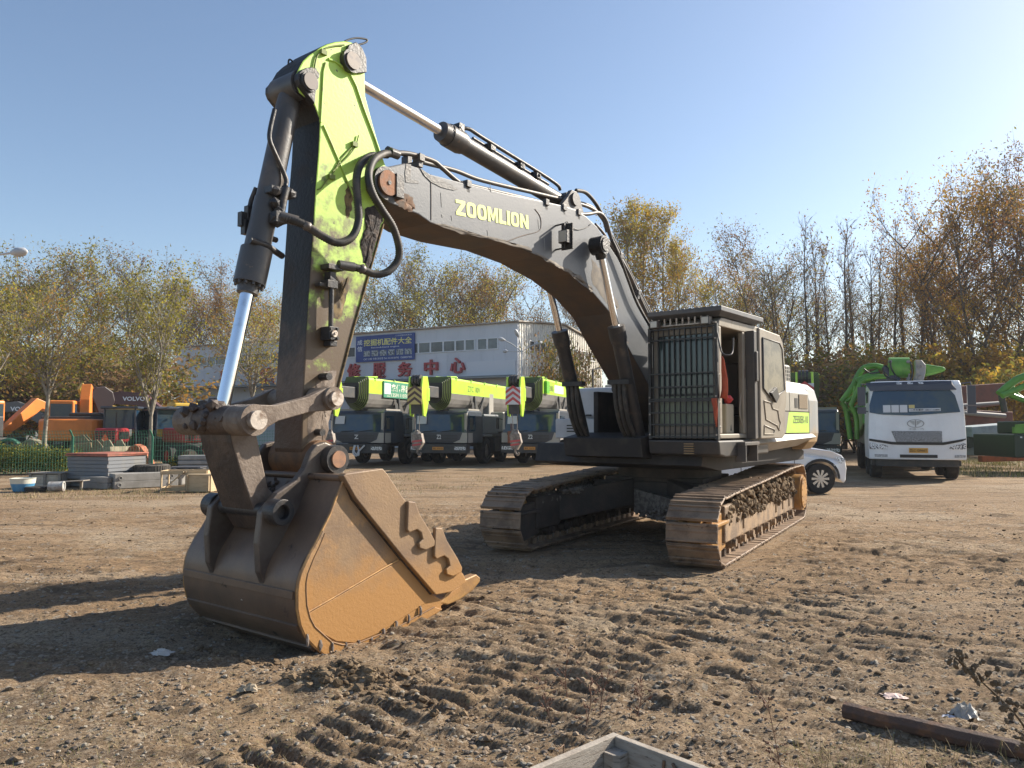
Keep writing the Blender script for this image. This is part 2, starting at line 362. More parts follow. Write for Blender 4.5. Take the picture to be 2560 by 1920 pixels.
# ---------------------------------------------------------------- ground sheet
def axis_pts(fine0, fine1, step, far0, far1, g):
    a = list(np.arange(fine0, fine1, step)); s = step; x = a[-1]
    while x < far1: s *= g; x += s; a.append(x)
    s = step; x = fine0; b = []
    while x > far0: s *= g; x -= s; b.append(x)
    return np.array(b[::-1] + a)
gx = axis_pts(-3.6, 4.6, .024, -700, 700, 1.022); gy = axis_pts(3.3, 9.0, .022, -60, 1500, 1.016)
XX, YY = np.meshgrid(gx, gy); ZZ = ground_z(XX, YY)
nv = XX.size; W = len(gx); Hh = len(gy)
co = np.stack([XX.ravel(), YY.ravel(), ZZ.ravel()], 1).astype(np.float32)
idx = (np.arange(Hh - 1)[:, None] * W + np.arange(W - 1)[None, :]).ravel()
fc = np.stack([idx, idx + 1, idx + W + 1, idx + W], 1).astype(np.int32)
import bisect
_gx = gx.tolist(); _gy = gy.tolist(); _zz = ZZ.tolist()
def gz(x, y):
    i = min(max(bisect.bisect_right(_gx, x) - 1, 0), W - 2); j = min(max(bisect.bisect_right(_gy, y) - 1, 0), Hh - 2)
    u = (x - _gx[i]) / (_gx[i + 1] - _gx[i]); v = (y - _gy[j]) / (_gy[j + 1] - _gy[j])
    return (_zz[j][i] * (1 - u) + _zz[j][i + 1] * u) * (1 - v) + (_zz[j + 1][i] * (1 - u) + _zz[j + 1][i + 1] * u) * v
gm = bpy.data.meshes.new('ground'); gm.vertices.add(nv); gm.vertices.foreach_set('co', co.ravel())
gm.loops.add(fc.size); gm.loops.foreach_set('vertex_index', fc.ravel()); gm.polygons.add(len(fc))
gm.polygons.foreach_set('loop_start', np.arange(0, fc.size, 4, dtype=np.int32)); gm.polygons.foreach_set('use_smooth', np.ones(len(fc), bool))
gm.update(calc_edges=True)
ground = bpy.data.objects.new('ground', gm); col.objects.link(ground); ground['kind'] = 'structure'
def ground_mat():
    m = bpy.data.materials.new('yard_soil'); m.use_nodes = True; n = m.node_tree.nodes; L = m.node_tree.links; b = n['Principled BSDF']
    b.inputs['Roughness'].default_value = .95; b.inputs['Specular IOR Level'].default_value = .15
    tc = n.new('ShaderNodeTexCoord')
    def noise(s, d=6, st=(1, 1, 1), rg=.6):
        mp = n.new('ShaderNodeMapping'); mp.inputs['Scale'].default_value = st; L.new(tc.outputs['Object'], mp.inputs[0])
        t = n.new('ShaderNodeTexNoise'); t.inputs['Scale'].default_value = s; t.inputs['Detail'].default_value = d; t.inputs['Roughness'].default_value = rg; L.new(mp.outputs[0], t.inputs[0]); return t.outputs[0]
    def rg(src, lo, hi):
        r = n.new('ShaderNodeMapRange'); r.interpolation_type = 'SMOOTHSTEP'; r.inputs['From Min'].default_value = lo; r.inputs['From Max'].default_value = hi; L.new(src, r.inputs[0]); return r.outputs[0]
    def mix(f, a, c):
        x = n.new('ShaderNodeMix'); x.data_type = 'RGBA'
        if isinstance(f, float): x.inputs[0].default_value = f
        else: L.new(f, x.inputs[0])
        for inp, v in ((x.inputs[6], a), (x.inputs[7], c)):
            if isinstance(v, tuple): inp.default_value = (*v, 1)
            else: L.new(v, inp)
        return x.outputs[2]
    c = mix(rg(noise(.45, 6), .38, .62), (.315, .218, .130), (.255, .170, .099))
    c = mix(rg(noise(1.3, 8, (1, 2.2, 1)), .52, .66), c, (.150, .103, .066))
    c = mix(rg(noise(.22, 7), .54, .64), c, (.36, .28, .19))
    c = mix(rg(noise(.5, 7, (.28, 2.2, 1)), .50, .66), c, (.34, .255, .17))
    c = mix(rg(noise(.9, 7, (.3, 2.6, 1)), .58, .66), c, (.16, .115, .075))
    # gravelly grey area in the foreground: small stones
    sp = n.new('ShaderNodeSeparateXYZ'); L.new(tc.outputs['Object'], sp.inputs[0])
    fg = rg(sp.outputs[1], 8.0, 4.6)
    v = n.new('ShaderNodeTexVoronoi'); v.inputs['Scale'].default_value = 62; L.new(tc.outputs['Object'], v.inputs[0])
    hv = n.new('ShaderNodeHueSaturation'); L.new(v.outputs['Color'], hv.inputs['Color']); hv.inputs['Saturation'].default_value = 0
    bw = n.new('ShaderNodeRGBToBW'); L.new(v.outputs['Color'], bw.inputs[0])
    st = mix(rg(bw.outputs[0], .25, .85), (.11, .08, .055), (.44, .37, .28))
    gmk = n.new('ShaderNodeMath'); gmk.operation = 'MULTIPLY'; L.new(fg, gmk.inputs[0]); L.new(rg(noise(1.1, 6), .30, .58), gmk.inputs[1])
    gm2 = n.new('ShaderNodeMath'); gm2.operation = 'MULTIPLY'; L.new(gmk.outputs[0], gm2.inputs[0]); gm2.inputs[1].default_value = .5
    c = mix(gm2.outputs[0], c, st)
    v2 = n.new('ShaderNodeTexVoronoi'); v2.inputs['Scale'].default_value = 26; L.new(tc.outputs['Object'], v2.inputs[0])
    bw2 = n.new('ShaderNodeRGBToBW'); L.new(v2.outputs['Color'], bw2.inputs[0])
    c = mix(rg(bw2.outputs[0], .84, .87), c, (.32, .27, .21))
    c = mix(rg(noise(55, 4), .52, .68), c, (.11, .08, .055))
    c = mix(rg(noise(19, 7), .52, .68), c, (.125, .09, .06))
    # thin straw and dead grass litter
    c = mix(rg(noise(14, 8, (1, 3.5, 1)), .60, .68), c, (.30, .24, .13))
    L.new(c, b.inputs['Base Color'])
    bp = n.new('ShaderNodeBump'); bp.inputs['Strength'].default_value = 1; bp.inputs['Distance'].default_value = .028
    ad = n.new('ShaderNodeMath'); ad.operation = 'ADD'; L.new(noise(18, 8, (1, 1.5, 1), .80), ad.inputs[0])
    s2 = n.new('ShaderNodeMath'); s2.operation = 'MULTIPLY'; L.new(noise(3.0, 6, (1, 2.5, 1)), s2.inputs[0]); s2.inputs[1].default_value = 1.6
    L.new(s2.outputs[0], ad.inputs[1]); L.new(ad.outputs[0], bp.inputs['Height']); L.new(bp.outputs[0], b.inputs['Normal'])
    return m
gm.materials.append(ground_mat())
# ================================================================ THE EXCAVATOR
PHI = R(38); EX = Vector((2.43, 12.1, 0))
EF = Vector((-math.sin(PHI), -math.cos(PHI), 0)); EL = Vector((math.cos(PHI), -math.sin(PHI), 0))
CAM = Vector((0, 0, CAM_H))
def pl(x, y, wv):                                   # photo point on the machine's lengthwise plane at offset wv -> (s, z)
    d = ray(x, y); t = (wv - (CAM - EX).dot(EL)) / d.dot(EL); P = CAM + d * t
    return ((P - EX).dot(EF), P.z)
def p3(x, y, wv): s_, z_ = pl(x, y, wv); return Vector((s_, wv, z_))
def prof(L, wv): return [pl(x, y, wv) for x, y in L]
def z7(L): return [(550 + a / 3.016, 450 + b / 3.016) for a, b in L]
def z1(L): return [(600 + a / 2.765, 60 + b / 2.765) for a, b in L]
def z2(L): return [(400 + a / 2.074, 900 + b / 2.074) for a, b in L]
def z3(L): return [(900 + a / 2.949, 350 + b / 2.949) for a, b in L]
def z5(L): return [(1550 + a / 3.457, 720 + b / 3.457) for a, b in L]
ex = empty('excavator', EX, math.atan2(EF.y, EF.x), 'large muddy tracked excavator with lime stick, grey boom and caged cab', 'excavator')

# ---- stick
SW = .19
stick_px = [(748, 168), (757, 152), (772, 138), (788, 127), (803, 117), (817, 110), (838, 104), (860, 102), (876, 104), (889, 110), (900, 124), (908, 143), (912, 179), (914, 241), (933, 313), (953, 382), (966, 418), (970, 470), (960, 553), (921, 695), (888, 815), (848, 974), (824, 1049), (812, 1120), (812, 1160), (790, 1175), (765, 1165), (753, 1122), (757, 980), (769, 781), (782, 583), (789, 467), (796, 380), (800, 300), (785, 262), (768, 248), (748, 232), (738, 205), (740, 184)]
mb = MB(); mb.prism(prof(stick_px, SW), -SW, SW, 0, 1)
stick = mb.build('stick', [M_lime_stick, M_grease], ex, .012)
# top and back edges are paint, not grease: green cover strip along the round head
mb = MB(); inner = prof([(862, 130), (893, 175), (904, 250), (950, 400), (948, 545), (905, 700), (862, 830), (822, 985), (806, 1060), (764, 1060), (772, 960), (778, 800), (790, 600), (798, 470), (808, 310), (808, 180), (820, 150)], SW)
# raised panel weld line on the side (as in the photo, a rounded window-like panel)
pan = z1([(610, 245), (660, 260), (710, 300), (760, 350), (800, 430), (850, 580), (930, 790), (960, 880)])
mb.tube([Vector((s_, SW + .002, z_)) for s_, z_ in [pl(x, y, SW) for x, y in pan]], .014, 6)
mb.tube([p3(x, y, SW + .002) for x, y in z1([(590, 270), (575, 330), (566, 500), (556, 680)])], .012, 6)
mb.tube([p3(x, y, SW + .002) for x, y in z1([(575, 700), (640, 850), (700, 990), (760, 1130), (800, 1250)])], .012, 6)
mb.build('weld_seam', [mk('weld_lime', (.36, .56, .09), (.25, .2, .08), 12, (.5, .7), .5)], stick)
mb = MB()
# pin bosses in the stick's head and foot
for (x, y, r, w0, w1, mt) in ((887, 150, .105, SW - .02, SW + .055, 0),):
    c = p3(x, y, SW + .08); mb.cyl((c.x, w0, c.z), (c.x, w1, c.z), r); mb.cyl((c.x, w1, c.z), (c.x, w1 + .015, c.z), .078, n=20, mi=1); mb.cyl((c.x, -w1, c.z), (c.x, -w0, c.z), r)
dark = prof(z1([(735, 150), (790, 130), (830, 170), (860, 240), (862, 340), (810, 345), (770, 320), (740, 260), (728, 200)]), SW)
mb.prism(dark, SW - .005, SW + .03)
build_each(mb, 'head_pin', [M_cyldark, mk('pin_face', (.12, .10, .095), (.2, .16, .13), 14, (.4, .6), .5)], stick, .006)
mb = MB()   # bucket pin boss at the stick's nose
c = p3(818, 1147, .33); nose = Vector((c.x, 0, c.z))
mb.cyl((nose.x, -.27, nose.z), (nose.x, .27, nose.z), .155, n=28)
mb.build('stick_nose', M_rust, stick, .01)
mb = MB()   # grease lines and clips on the side
mb.tube(smooth([p3(x, y, SW + .012) for x, y in z1([(535, 1145), (560, 1135), (600, 1080), (625, 1055), (660, 1000), (700, 930), (780, 845)])]), .006, 5)
mb.tube(smooth([p3(x, y, SW + .012) for x, y in z1([(640, 1020), (700, 960), (760, 900), (800, 840), (820, 770)])]), .006, 5)
mb.tube(smooth([p3(x, y, SW + .012) for x, y in z1([(510, 330), (530, 230), (560, 195), (600, 165), (660, 150), (720, 145)])]), .008, 5)
for x, y in z1([(570, 200), (625, 1060), (785, 835)]): c = p3(x, y, SW); mb.box(c.x - .03, c.x + .03, SW, SW + .03, c.z - .02, c.z + .02)
mb.build('grease_line', mk('line_olive', (.16, .2, .04), rough=.6), stick)
mb = MB()
mb.tube(smooth([p3(x, y, .16) for x, y in z1([(725, 120), (760, 105), (810, 97), (870, 105), (878, 120), (850, 135), (810, 145)])]), .009, 6)
mb.tube(smooth([p3(x, y, -.1) for x, y in z1([(335, 310), (335, 260), (345, 245), (365, 262), (390, 300)])]), .008, 6)
build_each(mb, 'loose_wire', M_black, stick)
mb = MB()    # bucket-cylinder ears on the stick head
ear = prof(z1([(388, 350), (410, 325), (440, 310), (480, 305), (520, 330), (535, 350), (530, 380), (512, 400), (510, 460), (500, 560), (470, 520), (430, 470), (400, 430), (386, 390)]), .2)
for a in (.165, -.235): mb.prism(ear, a, a + .07)
c = p3(765, 208, .2); HP = Vector((c.x, 0, c.z)); mb.cyl((c.x, -.24, c.z), (c.x, .26, c.z), .085, mi=0); mb.cyl((c.x, .26, c.z), (c.x, .272, c.z), .07, mi=1)
mb.build('cylinder_ear', [M_cyldark, mk('pin_face2', (.16, .13, .115), rough=.5)], stick, .006)
# hydraulic fittings on the side of the stick
mb = MB()
def blk(x0, y0, x1, y1, w0, w1, mi=0):
    a = p3(x0, y0, w1); b_ = p3(x1, y1, w1); mb.box(min(a.x, b_.x), max(a.x, b_.x), w0, w1, min(a.z, b_.z), max(a.z, b_.z), mi)
blk(822, 657, 860, 678, SW, .30); blk(826, 678, 840, 702, SW, .27); blk(820, 698, 845, 722, SW, .29); blk(824, 815, 845, 851, SW, .31); blk(826, 851, 843, 866, SW, .28); blk(800, 705, 822, 718, SW, .26)
for dx, dy in ((-7, -12), (9, -12), (-7, 12), (9, 12)): c = p3(834 + dx, 834 + dy, .31); mb.cyl((c.x, .31, c.z), (c.x, .325, c.z), .012, n=8)
mb.tube([p3(829, 718, .26), p3(828, 760, .26), p3(827, 818, .26)], .022, 12)
c = p3(834, 834, .31); mb.cyl((c.x, .31, c.z), (c.x, .33, c.z), .03, n=12, mi=1); mb.cyl((c.x, .33, c.z), (c.x, .345, c.z), .012, n=8, mi=1)
c = p3(831, 840, .31)
mb.build('hose_manifold', [M_cyldark, M_pinbright], stick, .004)
mb = MB()    # two studs low on the stick + earthen clods
for x, y in z7([(762, 1485), (745, 1610)]): c = p3(x, y, SW); mb.cyl((c.x, SW, c.z), (c.x, .30, c.z), .032, n=14)
for x, y in z2([(808, 375)]): c = p3(x, y, SW); mb.cyl((c.x, SW, c.z), (c.x, .28, c.z), .03, n=14)
build_each(mb, 'stop_stud', M_cyldark, stick, .003)

mb = MB()    # caked black mud on the stick below the boom tip
rj = random.Random(12)
def caked(L, w_, name, mat, par, depth=.022):
    P = []
    for (xa, ya), (xb, yb) in zip(L, L[1:] + L[:1]):
        for k in range(5): f = k / 5; P.append((xa + (xb - xa) * f + rj.uniform(-2.5, 2.5), ya + (yb - ya) * f + rj.uniform(-2.5, 2.5)))
    q_ = prof(P, w_); cx = sum(p[0] for p in q_) / len(q_); cz = sum(p[1] for p in q_) / len(q_); m = MB(); n = len(q_); V = [(x, w_, z) for x, z in q_]
    rings = 4
    for r in range(1, rings): V += [(cx + (x - cx) * (1 - r / rings) + rj.uniform(-.006, .006), w_ + depth * (.35 + .65 * rj.random()), cz + (z - cz) * (1 - r / rings) + rj.uniform(-.006, .006)) for x, z in q_]
    V.append((cx, w_ + depth, cz)); F = [(r * n + i, r * n + (i + 1) % n, (r + 1) * n + (i + 1) % n, (r + 1) * n + i) for r in range(rings - 1) for i in range(n)] + [((rings - 1) * n + i, (rings - 1) * n + (i + 1) % n, rings * n) for i in range(n)]
    m.add(V, F, 0, True); return m.build(name, mat, par)
M_caked = mk('caked_mud_black', (.030, .024, .024), (.085, .06, .045), 9.0, (.45, .65), .8, bump=.02, bscale=26)
caked([(912, 522), (935, 512), (958, 528), (955, 556), (938, 615), (922, 672), (910, 655), (902, 610), (914, 570)], SW + .002, 'caked_mud', M_caked, stick)
caked([(790, 962), (810, 930), (840, 925), (838, 975), (828, 1030), (815, 1100), (800, 1118), (770, 1105), (768, 1040), (785, 1000)], SW + .001, 'caked_mud', M_link, stick, .014)
caked([(868, 460), (884, 470), (880, 520), (868, 545), (862, 500)], SW + .001, 'caked_mud', mk('stain_brown', (.20, .14, .06), (.07, .05, .03), 14, rough=.8), stick, .006)
caked([(822, 728), (850, 705), (872, 690), (868, 740), (850, 800), (826, 795)], SW + .001, 'caked_mud', MATS['stain_brown'], stick, .004)

mb = MB(); mb.tube([p3(x, y, SW + .003) for x, y in ((958, 560), (918, 700), (884, 820), (843, 980))], .012, 6); mb.build('edge_strip', MATS['stain_brown'], stick)
# ---- boom
BW = .30
boom_px = [(936, 470), (934, 452), (938, 436), (950, 424), (968, 417), (1012, 408), (1049, 420), (1076, 435), (1188, 465), (1273, 486), (1341, 499), (1409, 514), (1440, 524), (1466, 541), (1493, 567), (1520, 608), (1544, 645), (1578, 716), (1612, 784), (1629, 852)]
boom_lo = [(1561, 852), (1527, 784), (1483, 733), (1426, 686), (1351, 642), (1266, 608), (1154, 584), (1076, 557), (1046, 536), (964, 503), (946, 488)]
up = prof(boom_px, BW); lo = prof(boom_lo, BW)
outline = up + [(.62, 2.35), (.30, 2.10), (.12, 1.92), (.12, 1.72), (.28, 1.62), (.50, 1.66), (1.05, 2.05), (1.55, 2.48)] + lo
mb = MB(); mb.prism(outline, -BW, BW, 0, 1)
boom = mb.build('boom', [M_boomgrey, M_boomunder], ex, .012)
mb = MB()
c = p3(962, 460, BW); tip = Vector((c.x, 0, c.z))
mb.cyl((c.x, BW - .02, c.z), (c.x, BW + .035, c.z), .155, n=28, mi=1)
mb.cyl((c.x, BW + .035, c.z), (c.x, BW + .06, c.z), .115, n=28, mi=0); mb.cyl((c.x, BW + .06, c.z), (c.x, BW + .068, c.z), .02, n=10, mi=1)
c2 = p3(988, 466, BW); mb.box(c2.x - .05, c2.x + .05, BW, BW + .07, c2.z - .12, c2.z + .1, 1)
mb.cyl((tip.x, -BW - .05, tip.z), (tip.x, -BW + .02, tip.z), .12)
build_each(mb, 'boom_tip_pin', [M_rustpin, M_cyldark], boom, .006)
mb = MB()   # welded seams and top flange strips
mb.tube([p3(x, y, BW + .001) for x, y in z3([(522, 255), (524, 420), (524, 590)])], .005, 5)
mb.tube(smooth([p3(x, y, BW + .001) for x, y in z3([(1290, 510), (1325, 560), (1335, 620), (1315, 672), (1200, 705), (1080, 748)])]), .006, 5)
build_each(mb, 'seam', M_boomunder, boom)
mb = MB()   # raised side plate at the boom nose
mb.prism(prof(z3([(440, 205), (470, 260), (520, 310), (600, 350), (690, 372), (720, 365), (640, 310), (520, 262), (480, 235)]), BW), BW, BW + .006)
mb.prism(prof(z3([(340, 175), (375, 180), (370, 290), (432, 305), (430, 322), (335, 312), (330, 240)]), BW), BW, BW + .004)
mb.build('nose_plate', M_cyldark, boom)
# lettering on the boom
a = p3(1141, 537, BW + .004); b_ = p3(1322, 573, BW + .004); t_ = p3(1139, 498, BW + .004); X = (b_ - a); wd = X.length; X.normalize()
Yd = Vector((0, 0, 1)); Yd = (Yd - X * Yd.dot(X)).normalized(); ht = (t_ - a).dot(Yd)
block_text('ZOOMLION', a, X, Yd, wd, ht, 'lettering', M_limetext, boom)
# work light on the boom's side
mb = MB(); c = p3(1413, 592, .45); mb.box(c.x - .05, c.x + .04, .38, .50, c.z - .075, c.z + .075); mb.box(c.x + .03, c.x + .045, .39, .49, c.z - .065, c.z + .065, 1)
mb.tube([(c.x - .02, .30, c.z + .16), (c.x, .44, c.z + .16), (c.x, .44, c.z + .08)], .012, 6); mb.tube([(c.x - .02, .30, c.z - .13), (c.x, .44, c.z - .13), (c.x, .44, c.z - .07)], .012, 6)
mb.box(c.x - .07, c.x - .05, .36, .52, c.z - .14, c.z + .17)
mb.tube(smooth([p3(x, y, BW + .01) for x, y in z3([(1525, 600), (1560, 640), (1610, 660), (1680, 640), (1700, 620)])]), .006, 5)
mb.build('work_light', [M_cyldark, M_lamp], boom, .004)
# pipes over the boom with clamps
mb = MB()
near = [(985, 383), (1022, 384), (1080, 401), (1103, 418), (1144, 453), (1170, 462), (1361, 508), (1442, 533), (1470, 535), (1497, 532), (1514, 549), (1524, 581), (1537, 621), (1575, 689), (1605, 757), (1640, 830)]
mb.tube(smooth([p3(x, y, .27) for x, y in near], 5), .024, 10)
mb.tube(smooth([p3(x, y, .10) for x, y in [(985, 378), (1030, 392), (1059, 406), (1137, 426), (1205, 451), (1348, 485), (1442, 508), (1480, 522), (1506, 545), (1530, 600), (1560, 660), (1600, 740), (1640, 815)]], 5), .024, 10)
mb.tube(smooth([p3(x, y, -.08) for x, y in [(1400, 498), (1470, 512), (1500, 540), (1530, 590), (1590, 710), (1645, 815)]], 5), .02, 8)
mb.tube(smooth([p3(x, y, .18) for x, y in [(1488, 560), (1512, 588), (1541, 640), (1580, 712), (1608, 770), (1636, 822)]], 5), .018, 8)
build_each(mb, 'boom_pipe', M_pipe, boom)
mb = MB()
for (x, y) in ((1047, 396), (1165, 461), (1361, 507), (1405, 520), (1442, 532), (1548, 640), (1592, 732)):
    c = p3(x, y, .27); c1 = p3(x, y, .10); mb.box(c.x - .035, c.x + .035, .22, .32, c.z - .035, c.z + .035); mb.box(c.x - .03, c.x + .03, .05, .30, c.z - .09, c.z - .03); mb.box(c.x - .03, c.x + .03, .06, .15, c.z - .03, c.z + .05)
for x in (.255, .285): c = p3(1047, 396, .27); mb.cyl((c.x, x, c.z + .03), (c.x, x, c.z + .05), .01, n=6, mi=0)
c = p3(985, 384, .27); mb.cyl((c.x + .05, .27, c.z), (c.x - .05, .27, c.z), .045, n=8)
c = p3(978, 380, .10); mb.cyl((c.x + .05, .10, c.z), (c.x - .05, .10, c.z), .045, n=8)
build_each(mb, 'pipe_clamp', M_cyl, boom, .004)
# boom to cab hoses (rear)
mb = MB()
mb.tube(smooth([p3(x, y, .0) for x, y in [(1440, 476), (1465, 482), (1490, 510), (1508, 545), (1518, 580)]]), .026, 10)
mb.tube(smooth([p3(x, y, .36) for x, y in [(1530, 600), (1548, 640), (1572, 705), (1596, 765), (1640, 840)]]), .02, 8)
build_each(mb, 'boom_hose', M_rubber, boom)
# ears for the arm cylinder on the boom's top and boom cylinder trunnion
mb = MB(); c = p3(1430, 500, .17); AE = Vector((c.x, 0, c.z))
for a in (-.21, .15): mb.prism([(AE.x - .30, AE.z - .30), (AE.x - .14, AE.z + .02), (AE.x - .05, AE.z + .11), (AE.x + .06, AE.z + .11), (AE.x + .15, AE.z), (AE.x + .42, AE.z - .26)], a, a + .06)
mb.cyl((AE.x, -.24, AE.z), (AE.x, .24, AE.z), .085)
mb.build('arm_cylinder_bracket', M_cyl, boom, .006)

# ---- arm cylinder
def ring_bolts(mb, c, ax, r, n, rb, h, mi=0):
    ax = Vector(ax).normalized(); u = ax.orthogonal().normalized(); q = ax.cross(u); c = Vector(c)
    for j in range(n):
        p = c + (u * math.cos(2 * PI * j / n) + q * math.sin(2 * PI * j / n)) * r; mb.cyl(p, p + ax * h, rb, n=6, mi=mi)
c = p3(887, 150, SW + .08); A0 = Vector((c.x, 0, c.z)); G = p3(1103, 314, 0); A1 = AE
mb = MB(); dirn = (A1 - A0).normalized()
gd = A0 + dirn * (G - A0).dot(dirn)
mb.cyl(gd - dirn * .0, gd + dirn * .10, .105, .115, n=24); mb.cyl(gd + dirn * .10, gd + dirn * .30, .125, n=24); ring_bolts(mb, gd + dirn * .08, dirn, .105, 10, .014, .03)
mb.cyl(gd + dirn * .30, gd + dirn * .34, .115, n=24); mb.cyl(gd + dirn * .34, A1 - dirn * .12, .098, n=24); mb.cyl((A1.x, -.13, A1.z), (A1.x, .13, A1.z), .11, n=24); mb.cyl(A1 - dirn * .2, A1, .09, n=20)
ac = mb.build('arm_cylinder', M_cyl, ex, .004)
mb = MB(); mb.cyl(A0, gd, .052, n=28); mb.build('rod', M_chrome, ac)
mb = MB(); mb.cyl((A0.x, -.14, A0.z), (A0.x, .14, A0.z), .11, n=24); mb.cyl(A0, A0 + dirn * .16, .085, .06); mb.build('rod_eye', M_cyldark, ac)
mb = MB(); up_ = Vector((0, .55, .84))
q0 = gd + dirn * .22 + up_ * .11; mb.tube(smooth([q0, q0 + dirn * .12 + up_ * .06, q0 + dirn * .4 + up_ * .06, A1 - dirn * .35 + up_ * .17, A1 - dirn * .12 + up_ * .13]), .022, 8)
up2 = Vector((0, .1, .99)); mb.tube([gd + dirn * .5 + up2 * .125, A1 - dirn * .3 + up2 * .125], .020, 8)
for f in (.22, .75, 1.3, 1.62):
    if f < (A1 - gd).length: q = gd + dirn * f + up_ * .12; mb.blob(q, .055, jit=.1); mb.box(q.x - .04, q.x + .04, q.y - .05, q.y + .04, q.z - .03, q.z + .05)
mb.build('cylinder_pipe', M_cyldark, ac)

# ---- bucket cylinder
jt = p3(628, 1050, .42); JT = Vector((jt.x, 0, jt.z))
rt = p3(621, 732, 0); g1 = p3(636, 690, 0); bt = p3(712, 310, 0)
C0 = Vector((HP.x, 0, HP.z)); dj = (JT - C0).normalized()
r_e = C0 + dj * (p3(621, 735, 0) - C0).dot(dj); g_a = C0 + dj * (p3(640, 655, 0) - C0).dot(dj)
mb = MB(); mb.cyl(C0, C0 + dj * .2, .09, .10); mb.cyl(C0 + dj * .18, g_a - dj * .55, .098, n=28); mb.cyl(g_a - dj * .55, g_a - dj * .10, .105, n=28)
mb.cyl(g_a - dj * .10, g_a + dj * .20, .128, n=28); mb.cyl(g_a + dj * .20, r_e, .085, n=24); ring_bolts(mb, g_a + dj * .2, dj, .108, 12, .014, .025)
mb.cyl((C0.x, -.16, C0.z), (C0.x, .16, C0.z), .125, n=26)
bc = mb.build('bucket_cylinder', M_cyl, ex, .004)
mb = MB(); mb.cyl(r_e - dj * .05, JT - dj * .06, .055, n=28); mb.build('rod', M_chrome, bc)
mb = MB()
L1 = z1([(240, 590), (210, 720), (205, 800), (235, 880), (290, 1000), (320, 1080), (315, 1120)])
mb.tube(smooth([p3(x, y, .10 + .03 * i / 6) for i, (x, y) in enumerate(L1)]), .020, 9)
mb.tube([p3(x, y, .15) for x, y in z1([(318, 1130), (300, 1200), (278, 1320)])], .036, 12)
c = p3(*z1([(262, 1345)])[0], .15); mb.blob(c, .075, jit=.12)
mb.box(c.x - .06, c.x + .05, .06, .2, c.z - .04, c.z + .05)
for x, y in z1([(240, 1150), (345, 1170), (240, 1240), (270, 1290)]): c = p3(x, y, .14); mb.blob(c, .05, jit=.15)
c = p3(*z1([(285, 1165)])[0], .12); mb.box(c.x - .12, c.x + .12, .02, .16, c.z - .025, c.z + .03)
for x, y, w_ in ((648, 545, -.12), (632, 560, -.14), (640, 580, -.12)): c = p3(x - 20, y - 10, w_); mb.box(c.x - .05, c.x + .05, w_ - .03, w_ + .03, c.z - .06, c.z + .06)
mb.tube([p3(618, 545, -.14), p3(628, 500, -.14), p3(640, 470, -.12)], .02, 8)
mb.tube([p3(690, 600, .0), p3(660, 590, .05)], .025, 8); mb.tube([p3(625, 600, .1), p3(665, 613, .1), p3(705, 640, -.05)], .028, 8)
mb.build('cylinder_pipe', M_cyldark, bc, .003)

# ---- corrugated hoses
def hose(px, ws, r, name, par):
    pts = [p3(x, y, w_) for (x, y), w_ in zip(px, ws)]; sm_ = smooth(pts, 14)
    # resample evenly, then ribs
    out = [sm_[0]]; acc = 0
    for a, b_ in zip(sm_, sm_[1:]):
        seg = (b_ - a).length; d = .011 - acc
        while d < seg: out.append(a + (b_ - a) * (d / seg)); d += .011
        acc = (seg - (d - .011))
    m = MB(); m.tube(out, [r * (1.07 if i % 2 else .93) for i in range(len(out))], 12); return m.build(name, M_rubber, par)
HA = [(969, 387), (938, 387), (911, 400), (896, 422), (891, 458), (895, 512), (896, 552), (886, 584), (867, 602), (839, 606), (802, 588), (763, 563), (716, 545), (700, 540)]
hose(HA, [.10, .16, .26, .33, .40, .42, .42, .42, .41, .39, .34, .28, .20, .17], .034, 'hydraulic_hose', ex)
HB = [(978, 384), (958, 385), (936, 398), (924, 422), (922, 451), (933, 487), (954, 523), (980, 563), (994, 602), (998, 636), (988, 662), (964, 682), (935, 685), (901, 672), (865, 664), (846, 662)]
hose(HB, [.27, .28, .36, .42, .46, .48, .48, .47, .46, .44, .42, .40, .36, .32, .29, .28], .034, 'hydraulic_hose', ex)
mb = MB()
for (x, y, w_, x2, y2, w2) in ((700, 540, .17, 745, 553, .24), (846, 662, .28, 885, 668, .31)): mb.tube([p3(x, y, w_), p3(x2, y2, w2)], .042, 12)
for (x, y, w_) in ((768, 566, .29), (905, 673, .33)): c = p3(x, y, w_); mb.blob(c, .05, jit=.05, sm=True)
build_each(mb, 'hose_fitting', M_cyl, ex)

# ---- bucket linkage
mb = MB()
def bar(mb, a, b_, w0, w1, ra, rb, hm):           # link bar with round ends in the (s, z) plane
    a = Vector((a[0], a[1])); b_ = Vector((b_[0], b_[1])); d = (b_ - a).normalized(); n_ = Vector((-d.y, d.x)); P = []
    for k in range(9): t = PI / 2 + PI * k / 8; P.append(a + (d * math.cos(t) + n_ * math.sin(t)) * ra)
    L_ = (b_ - a).length
    P += [a + d * L_ * .3 - n_ * hm, a + d * L_ * .7 - n_ * hm]
    for k in range(9): t = -PI / 2 + PI * k / 8; P.append(b_ + (d * math.cos(t) + n_ * math.sin(t)) * rb)
    P += [a + d * L_ * .7 + n_ * hm, a + d * L_ * .3 + n_ * hm]
    mb.prism([(p.x, p.y) for p in P], w0, w1)
sp_ = p3(829, 996, .42); SP = (sp_.x, sp_.z); JP = (JT.x, JT.z)
for w0 in (.34, -.42): bar(mb, SP, JP, w0, w0 + .08, .10, .12, .062)
for w0, w1 in ((.20, .46), (-.46, -.2)): mb.cyl((SP[0], w0, SP[1]), (SP[0], w1, SP[1]), .095, n=24)
for w0, w1 in ((.22, .47), (-.5, -.22)): mb.cyl((JP[0], w0, JP[1]), (JP[0], w1, JP[1]), .118, n=26)
rk = mb.build('rocker_link', M_link, ex, .008)
mb = MB()
